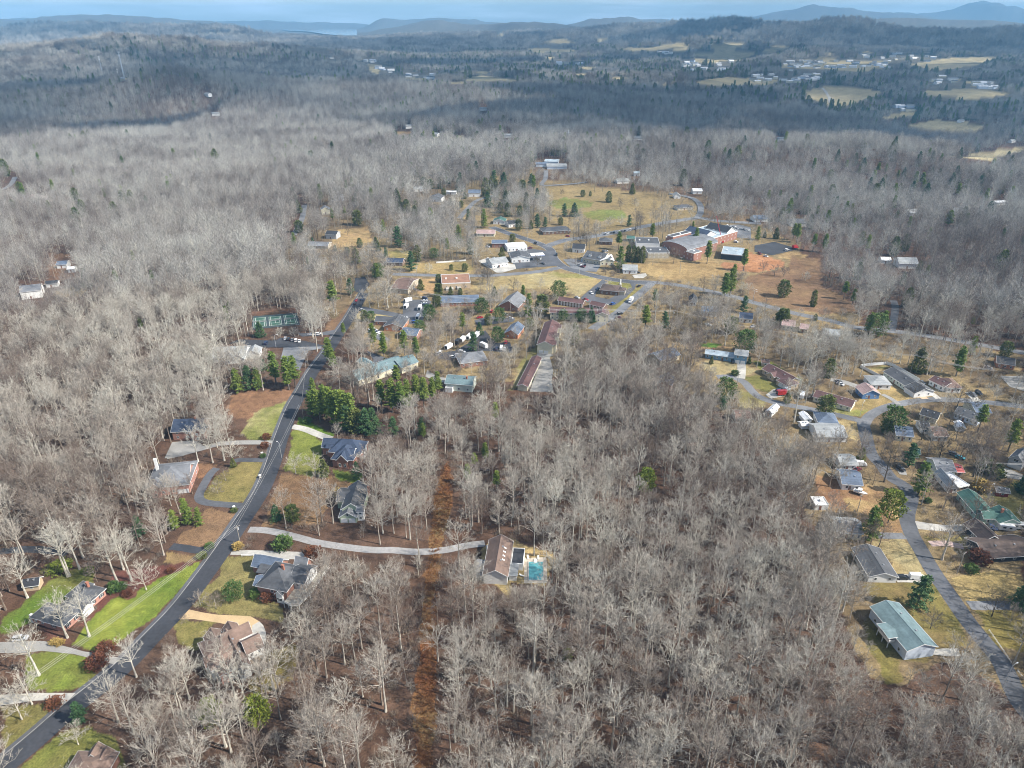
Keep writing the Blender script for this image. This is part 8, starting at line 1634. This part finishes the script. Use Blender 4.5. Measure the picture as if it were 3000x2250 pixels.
# ---------------------------------------------------------------- woods
def scatter(name, pos, rotz, scl, var, meshes, label=None, cat=None):
    """one mass of plants: points carrying variant, turn and size, instanced by geometry nodes"""
    me = bpy.data.meshes.new(name)
    me.vertices.add(len(pos)); me.vertices.foreach_set("co", np.asarray(pos, np.float32).ravel())
    for nm, typ, dat in (("var", 'INT', np.asarray(var, np.int32)), ("turn", 'FLOAT', np.asarray(rotz, np.float32)), ("size", 'FLOAT', np.asarray(scl, np.float32))):
        a = me.attributes.new(nm, typ, 'POINT'); a.data.foreach_set("value", dat)
    o = obj(name, me)
    ng = bpy.data.node_groups.new(name, 'GeometryNodeTree')
    ng.interface.new_socket("Geometry", in_out='INPUT', socket_type='NodeSocketGeometry')
    ng.interface.new_socket("Geometry", in_out='OUTPUT', socket_type='NodeSocketGeometry')
    gi, go = ng.nodes.new("NodeGroupInput"), ng.nodes.new("NodeGroupOutput")
    jn = ng.nodes.new("GeometryNodeJoinGeometry")
    def named(n, t):
        q = ng.nodes.new("GeometryNodeInputNamedAttribute"); q.data_type = t; q.inputs["Name"].default_value = n; return q
    va, tu, si = named("var", 'INT'), named("turn", 'FLOAT'), named("size", 'FLOAT')
    cx = ng.nodes.new("ShaderNodeCombineXYZ"); ng.links.new(tu.outputs["Attribute"], cx.inputs[2])
    for i, m in enumerate(meshes):
        src = bpy.data.objects.new(name + "_source", m)
        oi = ng.nodes.new("GeometryNodeObjectInfo"); oi.inputs["Object"].default_value = src; oi.transform_space = 'ORIGINAL'
        oi.inputs["As Instance"].default_value = False
        cm = ng.nodes.new("FunctionNodeCompare"); cm.data_type = 'INT'; cm.operation = 'EQUAL'
        ng.links.new(va.outputs["Attribute"], cm.inputs[2]); cm.inputs[3].default_value = i
        ip = ng.nodes.new("GeometryNodeInstanceOnPoints")
        ng.links.new(gi.outputs[0], ip.inputs["Points"]); ng.links.new(cm.outputs[0], ip.inputs["Selection"])
        ng.links.new(oi.outputs["Geometry"], ip.inputs["Instance"])
        ng.links.new(cx.outputs[0], ip.inputs["Rotation"]); ng.links.new(si.outputs["Attribute"], ip.inputs["Scale"])
        ng.links.new(ip.outputs[0], jn.inputs[0])
    ng.links.new(jn.outputs[0], go.inputs[0])
    md = o.modifiers.new("scatter", 'NODES'); md.node_group = ng
    return tag(o, label, cat, None, "stuff")

rs = np.random.default_rng(11)
def raster(px, py, A, outside):
    ix, iy = (px // 4).astype(int), (py // 4).astype(int)
    ok = (ix >= 0) & (ix < 750) & (iy >= 0) & (iy < 562)
    v = np.full(px.shape, outside, float if A.dtype != bool else bool)
    v[ok] = A[iy[ok], ix[ok]]
    return v

def forest_points(dmin, dmax, step, azmax=40):
    xm = dmax * math.tan(R(azmax))
    gx, gy = np.meshgrid(np.arange(-xm, xm, step), np.arange(60, dmax, step))
    x = (gx + rs.uniform(-.48, .48, gx.shape) * step).ravel(); y = (gy + rs.uniform(-.48, .48, gy.shape) * step).ravel()
    d = np.hypot(x, y)
    k = (d >= dmin) & (d < dmax) & (np.abs(x) < y * math.tan(R(azmax)) + 25)
    return x[k], y[k]

OCC = np.zeros((1000, 1334), bool)      # ground taken by placed trees and houses, 1.5 m cells
oy_, ox_ = np.meshgrid(np.arange(1000) * 1.5 + .75, np.arange(1334) * 1.5 - 999.25, indexing='ij')
for tx, ty, r in [(a, b_, c + 1.0) for a, b_, c in TREES_AT] + [(a, b_, c + 1.5) for a, b_, c in HOUSES_AT]:
    i0, j0 = int((ty - r) / 1.5), int((tx - r + 1000) / 1.5); k_ = int(2 * r / 1.5) + 3
    if i0 < 0 or j0 < 0 or i0 + k_ > 1000 or j0 + k_ > 1334: continue
    OCC[i0:i0 + k_, j0:j0 + k_] |= (ox_[i0:i0 + k_, j0:j0 + k_] - tx) ** 2 + (oy_[i0:i0 + k_, j0:j0 + k_] - ty) ** 2 < r * r

def allowed(x, y, hgt, cr, leak=0.12):
    z = height(x, y)
    px, py = project(x, y, z)
    ch = raster(px, py, CHANCE, 1.0)
    ok = rs.random(x.shape) < ch
    for hz, rr, pr in ((0.25, 0, .97), (.5, 0, .97), (.55, cr, .9), (.55, -cr, .9), (.8, 0, 1 - leak), (.8, cr * .8, 1 - leak * 1.5), (.8, -cr * .8, 1 - leak * 1.5), (1.0, 0, 1 - leak * 1.6)):
        qx, qy = project(x + rr, y, z + hgt * hz)
        op = raster(qx, qy, OPEN, False).astype(bool)
        ok &= ~(op & (rs.random(x.shape) < pr))
    ix, iy = ((x + 1000) / 1.5).astype(int), (y / 1.5).astype(int)
    s = (ix >= 0) & (ix < OCC.shape[1]) & (iy >= 0) & (iy < OCC.shape[0])
    ok[s] &= ~OCC[iy[s], ix[s]]
    return ok, z

x, y = forest_points(95, 560, 6.25, 56)
nv = len(NEAR)
var = rs.integers(0, nv, x.shape); hg0 = np.array([n[3] for n in NEAR])[var]
scl = rs.uniform(.78, 1.16, x.shape) * (0.82 + 0.3 * fbm(x, y, 60, 77, 2))
ok, z = allowed(x, y, hg0 * scl, 4.2)
low, _ = allowed(x, y, hg0 * scl * .42, 1.8, .08)     # thickets where a tall tree would not stand
scl = np.where(ok, scl, scl * rs.uniform(.3, .5, x.shape)); ok = ok | (low & (rs.random(x.shape) < .75))
bpx, bpy_ = project(x, y, z); cz_ = raster(bpx, bpy_, CHANCE, 1.0)
yard, _ = allowed(x, y, hg0 * scl * .6, 2.0, .62)        # yard trees of middling height among the houses
put = yard & ~ok & (cz_ > .2) & (cz_ < .9); scl = np.where(put & ~(low & ok), scl * rs.uniform(1.0, 1.6, x.shape), scl); ok |= put
thin = fbm(x, y, 45, 90, 3)
ok &= rs.random(x.shape) < np.clip(1.25 - (thin - .35) * 1.6, .45, 1)
x, y, z, var, scl, hg0 = x[ok], y[ok], z[ok], var[ok], scl[ok], hg0[ok]
rot = rs.uniform(0, 6.28, x.shape)
bx_, by_ = project(x, y, z); tx_, ty_ = project(x, y, z + hg0 * scl)
size = np.hypot(tx_ - bx_, ty_ - by_)
vis = (tx_ > 10) & (tx_ < 2990) & (ty_ > 10) & (ty_ < 2200) & (by_ < 2420)
NIND = 300 - globals().get("N_NAMED_BARE", 0)
order = np.argsort(-(size * vis))[:NIND]
single = np.zeros(x.shape, bool); single[order] = True
for i in np.nonzero(single)[0]:
    u, v = bx_[i], by_[i]
    if u < 1240:
        lab, grp = "tall bare grey tree in the wood between the main road and the rust-brown clearing", "bare trees left of the rust-brown clearing"
        if v < 1650 or u < 420: lab, grp = "tall bare tree in the leafless wood left of the main road", "bare trees left of the main road"
    elif u < 2420:
        lab, grp = "tall bare grey tree in the wide wood right of the rust-brown clearing", "bare trees of the wide central wood"
    else:
        lab, grp = "bare grey tree in the thicket at the lower right corner", "bare trees at the lower right"
    t = empty("bare_tree", (x[i], y[i], z[i]), rot[i]); t.scale = (scl[i],) * 3
    a_, b_, _, _ = NEAR[var[i]]
    obj("trunk", a_, None, t); obj("crown", b_, None, t)
    tag(t, lab, "tree", grp)
s_ = ~single
scatter("leafless_wood", np.stack([x, y, z], -1)[s_], rot[s_], scl[s_], var[s_], [n[2] for n in NEAR], "leafless grey-brown woodland around the houses and roads", "woodland")

# middle distance
x, y = forest_points(560, 1500, 6.6)
var = rs.integers(0, len(MID), x.shape); scl = rs.uniform(.75, 1.15, x.shape) * (0.55 + 0.85 * fbm(x, y, 150, 78, 3))
ok, z = allowed(x, y, 22 * scl, 4.0, .2)
yard, _ = allowed(x, y, 13 * scl, 2.0, .62); scl = np.where(~ok & yard, scl * .58, scl); ok |= yard
x, y, z, var, scl = x[ok], y[ok], z[ok], var[ok], scl[ok]
x2, y2 = forest_points(1500, 2200, 8.5, 39)
v2 = rs.integers(0, len(MID), x2.shape); s2 = rs.uniform(.8, 1.25, x2.shape)
ok, z2 = allowed(x2, y2, 20 * s2, 4.0, .3)
x, y, z, var, scl = (np.concatenate(q) for q in ((x, x2[ok]), (y, y2[ok]), (z, z2[ok]), (var, v2[ok]), (scl, s2[ok])))
scatter("distant_wood", np.stack([x, y, z], -1), rs.uniform(0, 6.28, x.shape), scl, var, [m[0] for m in MID], "grey leafless forest stretching away behind the town", "forest")
# far country: clumps
X, Y, S = [], [], []
for d0, d1, st, sz in ((2200, 3300, 27, 1.0), (3300, 5000, 36, 1.25), (5000, 7600, 60, 1.9)):
    a_, b_ = forest_points(d0, d1, st, 38); X.append(a_); Y.append(b_); S.append(np.full(a_.shape, sz) * rs.uniform(.8, 1.2, a_.shape))
x, y, scl = np.concatenate(X), np.concatenate(Y), np.concatenate(S)
z = height(x, y); px, py = project(x, y, z)
ok = raster(px, py, CHANCE, 1.0) > 0.5
for dx, dz in ((-16, 8), (16, 8), (0, 16), (-12, 19), (12, 19)):
    qx, qy = project(x + dx, y, z + dz * np.maximum(scl, 1)); ok &= raster(qx, qy, CHANCE, 1.0) > 0.5
x, y, z, scl = x[ok], y[ok], z[ok], scl[ok]
scatter("far_forest", np.stack([x, y, z], -1), rs.uniform(0, 6.28, x.shape), scl, rs.integers(0, 4, x.shape), FARM, "blue-grey forest covering the far hills and valley", "forest")
# scattered evergreens among the far woods
x, y = forest_points(400, 4600, 22, 40)
cl = fbm(x, y, 160, 123, 3)
k = rs.random(x.shape) < np.maximum(np.clip((cl - .44) * 3.2, 0.05, .85) * np.where(x > -0.16 * y, 1.0, .35), .5 * np.exp(-((x + 950) / 230) ** 2 - ((y - 1850) / 200) ** 2)) * np.where(y < 700, .9, 1)
x, y = x[k], y[k]
ok, z = allowed(x, y, np.full(x.shape, 15.0), 3.5, .3)
x, y, z = x[ok], y[ok], z[ok]
ems = []
for kd, i in (('pine', 0), ('pine', 1), ('cedar', 0), ('cedar', 1), ('spruce', 0)):
    a_, b_, h_ = EV[kd][i]
    me = bpy.data.meshes.new("far_evergreen"); bm = bmesh.new(); bm.from_mesh(a_); n0 = len(bm.faces); bm.from_mesh(b_)
    bm.faces.ensure_lookup_table()
    for j, fc in enumerate(bm.faces): fc.material_index = 0 if j < n0 else 1
    bmesh.ops.scale(bm, vec=(15 / h_,) * 3, verts=bm.verts); bm.to_mesh(me); bm.free()
    me.materials.append(M_DARKB); me.materials.append(b_.materials[0]); ems.append(me)
d = np.hypot(x, y)
scatter("far_evergreens", np.stack([x, y, z], -1), rs.uniform(0, 6.28, x.shape), rs.uniform(.75, 1.4, x.shape) * (1 + .25 * (d > 2200)) * np.where(d < 700, .8, 1.15), rs.integers(0, 5, x.shape), ems, "dark evergreens scattered through the town's edges and the grey forest", "forest")

# undergrowth of the near woods and the rust-brown brush of the clearing
def tuft(seed, n, hgt, wd, m, spread=.9, wid=.05):
    r = random.Random(seed); v, f = [], []
    for i in range(n):
        p = Vector((r.gauss(0, wd * .35), r.gauss(0, wd * .35), 0)); a = r.uniform(0, 6.28); el = r.uniform(.1, spread)
        d = Vector((math.cos(a) * math.sin(el), math.sin(a) * math.sin(el), math.cos(el))) * hgt * r.uniform(.5, 1.1)
        p = p + d * r.uniform(0, .45)
        s = d.cross(Vector((r.uniform(-1, 1), r.uniform(-1, 1), .2))).normalized() * wid
        k = len(v); v += [p - s, p + s, p + d]; f.append((k, k + 1, k + 2))
    me = mesh_from("tuft", v, f); me.materials.append(m); return me
M_BRUSH = leaf_mat("brown_brush", (0.17, 0.125, 0.095), (0.31, 0.26, 0.205))
M_RUSTB = leaf_mat("rust_brush", (0.22, 0.09, 0.04), (0.29, 0.155, 0.065))
x, y = forest_points(100, 620, 4.6, 56)
ok, z = allowed(x, y, np.full(x.shape, 2.5), 1.0, .1)
ok &= fbm(x, y, 30, 41, 3) > .40
x, y = x[ok], y[ok]
scatter("undergrowth", np.stack([x, y, 0 * x], -1), rs.uniform(0, 6.28, x.shape), rs.uniform(.5, 1.3, x.shape), rs.integers(0, 4, x.shape), [tuft(i, 90, 2.6, 2.2, M_BRUSH) for i in range(4)], "brown leafless brush on the floor of the near woods", "undergrowth")
rp = [c for c in COVER if c[0] == RUST][0][3]
gx, gy = np.meshgrid(np.arange(-70, 0, 1.0), np.arange(100, 300, 1.0))
gx = gx.ravel() + rs.uniform(-.5, .5, gx.size); gy = gy.ravel() + rs.uniform(-.5, .5, gy.size)
px, py = project(gx, gy, 0 * gx); k = inside(px, py, rp) & (rs.random(gx.shape) < .8)
scatter("rust_brush", np.stack([gx, gy, 0 * gx], -1)[k], rs.uniform(0, 6.28, k.sum()), rs.uniform(.5, 1.2, k.sum()), rs.integers(0, 3, k.sum()), [tuft(20 + i, 46, .75, 1.1, M_RUSTB, 1.1, .05) for i in range(3)], "low rust-brown brush filling the cleared strip through the wood", "brush")
# ---------------------------------------------------------------- haze
hm = bpy.data.materials.new("haze"); hm.use_nodes = True
nt = hm.node_tree; nt.nodes.clear()
ho = nt.nodes.new("ShaderNodeOutputMaterial"); pv = nt.nodes.new("ShaderNodeVolumePrincipled")
pv.inputs["Color"].default_value = (0.29, 0.64, 1.0, 1)
pv.inputs["Density"].default_value = 0.000085
pv.inputs["Anisotropy"].default_value = 0.0
nt.links.new(pv.outputs[0], ho.inputs["Volume"])
hz = MB().box(-23000, -23000, -130, 23000, 23000, 560).build("haze", hm)
tag(hz, kind="stuff")

# ---------------------------------------------------------------- clouds over the far country (their shade darkens the distant hills)
cm_ = bpy.data.materials.new("cloud_vapour"); nt, b = nodes_of(cm_)
b.inputs["Base Color"].default_value = (0.85, 0.86, 0.88, 1); b.inputs["Roughness"].default_value = 1.0
tc = add(nt, "ShaderNodeTexCoord"); mp = add(nt, "ShaderNodeVectorMath", operation='MULTIPLY_ADD'); mp.inputs[1].default_value = (2, 2, 0); mp.inputs[2].default_value = (-1, -1, 0)
nt.links.new(tc.outputs["Generated"], mp.inputs[0])
ln = add(nt, "ShaderNodeVectorMath", operation='LENGTH'); nt.links.new(mp.outputs[0], ln.inputs[0])
nz = add(nt, "ShaderNodeTexNoise", Scale=0.0026, Detail=5.0); ge = add(nt, "ShaderNodeNewGeometry"); nt.links.new(ge.outputs["Position"], nz.inputs["Vector"])
s1 = add(nt, "ShaderNodeMath", operation='MULTIPLY_ADD'); s1.inputs[1].default_value = 3.4; nt.links.new(nz.outputs[0], s1.inputs[0])
s2 = add(nt, "ShaderNodeMath", operation='MULTIPLY_ADD'); s2.inputs[1].default_value = -1.5; s2.inputs[2].default_value = -.5; nt.links.new(ln.outputs["Value"], s2.inputs[0])
nt.links.new(s2.outputs[0], s1.inputs[2])
mr = add(nt, "ShaderNodeMapRange"); mr.inputs[1].default_value = 0.0; mr.inputs[2].default_value = .9; mr.inputs[4].default_value = .6; nt.links.new(s1.outputs[0], mr.inputs[0])
nt.links.new(mr.outputs[0], b.inputs["Alpha"])
for k, (cx, cy, sx, sy) in enumerate(((-700, 2500, 1400, 1100), (1300, 2900, 1500, 1300), (3000, 4900, 2200, 1900), (-600, 5000, 2500, 1900), (-3600, 7000, 2400, 2200), (1500, 7800, 2600, 2200), (700, 1900, 800, 480), (-1300, 1900, 700, 500), (250, 1500, 500, 300))):
    bm = bmesh.new(); bmesh.ops.create_icosphere(bm, subdivisions=4, radius=1.0)
    for v in bm.verts:
        n_ = float(fbm(np.array([v.co.x * 3 + k * 9]), np.array([v.co.y * 3 + v.co.z * 2]), 1.0, 300 + k, 4)[0])
        f_ = .62 + .75 * n_
        v.co = Vector((v.co.x * sx * f_, v.co.y * sy * f_, (v.co.z * .5 if v.co.z > 0 else v.co.z * .12) * 420 * f_))
    me = bpy.data.meshes.new("cloud"); bm.to_mesh(me); bm.free()
    me.polygons.foreach_set("use_smooth", [True] * len(me.polygons))
    o = obj("cloud", me, cm_, None, (cx + SUN_V.x / SUN_V.z * 1700, cy + SUN_V.y / SUN_V.z * 1700, 1700)); tag(o, kind="structure")
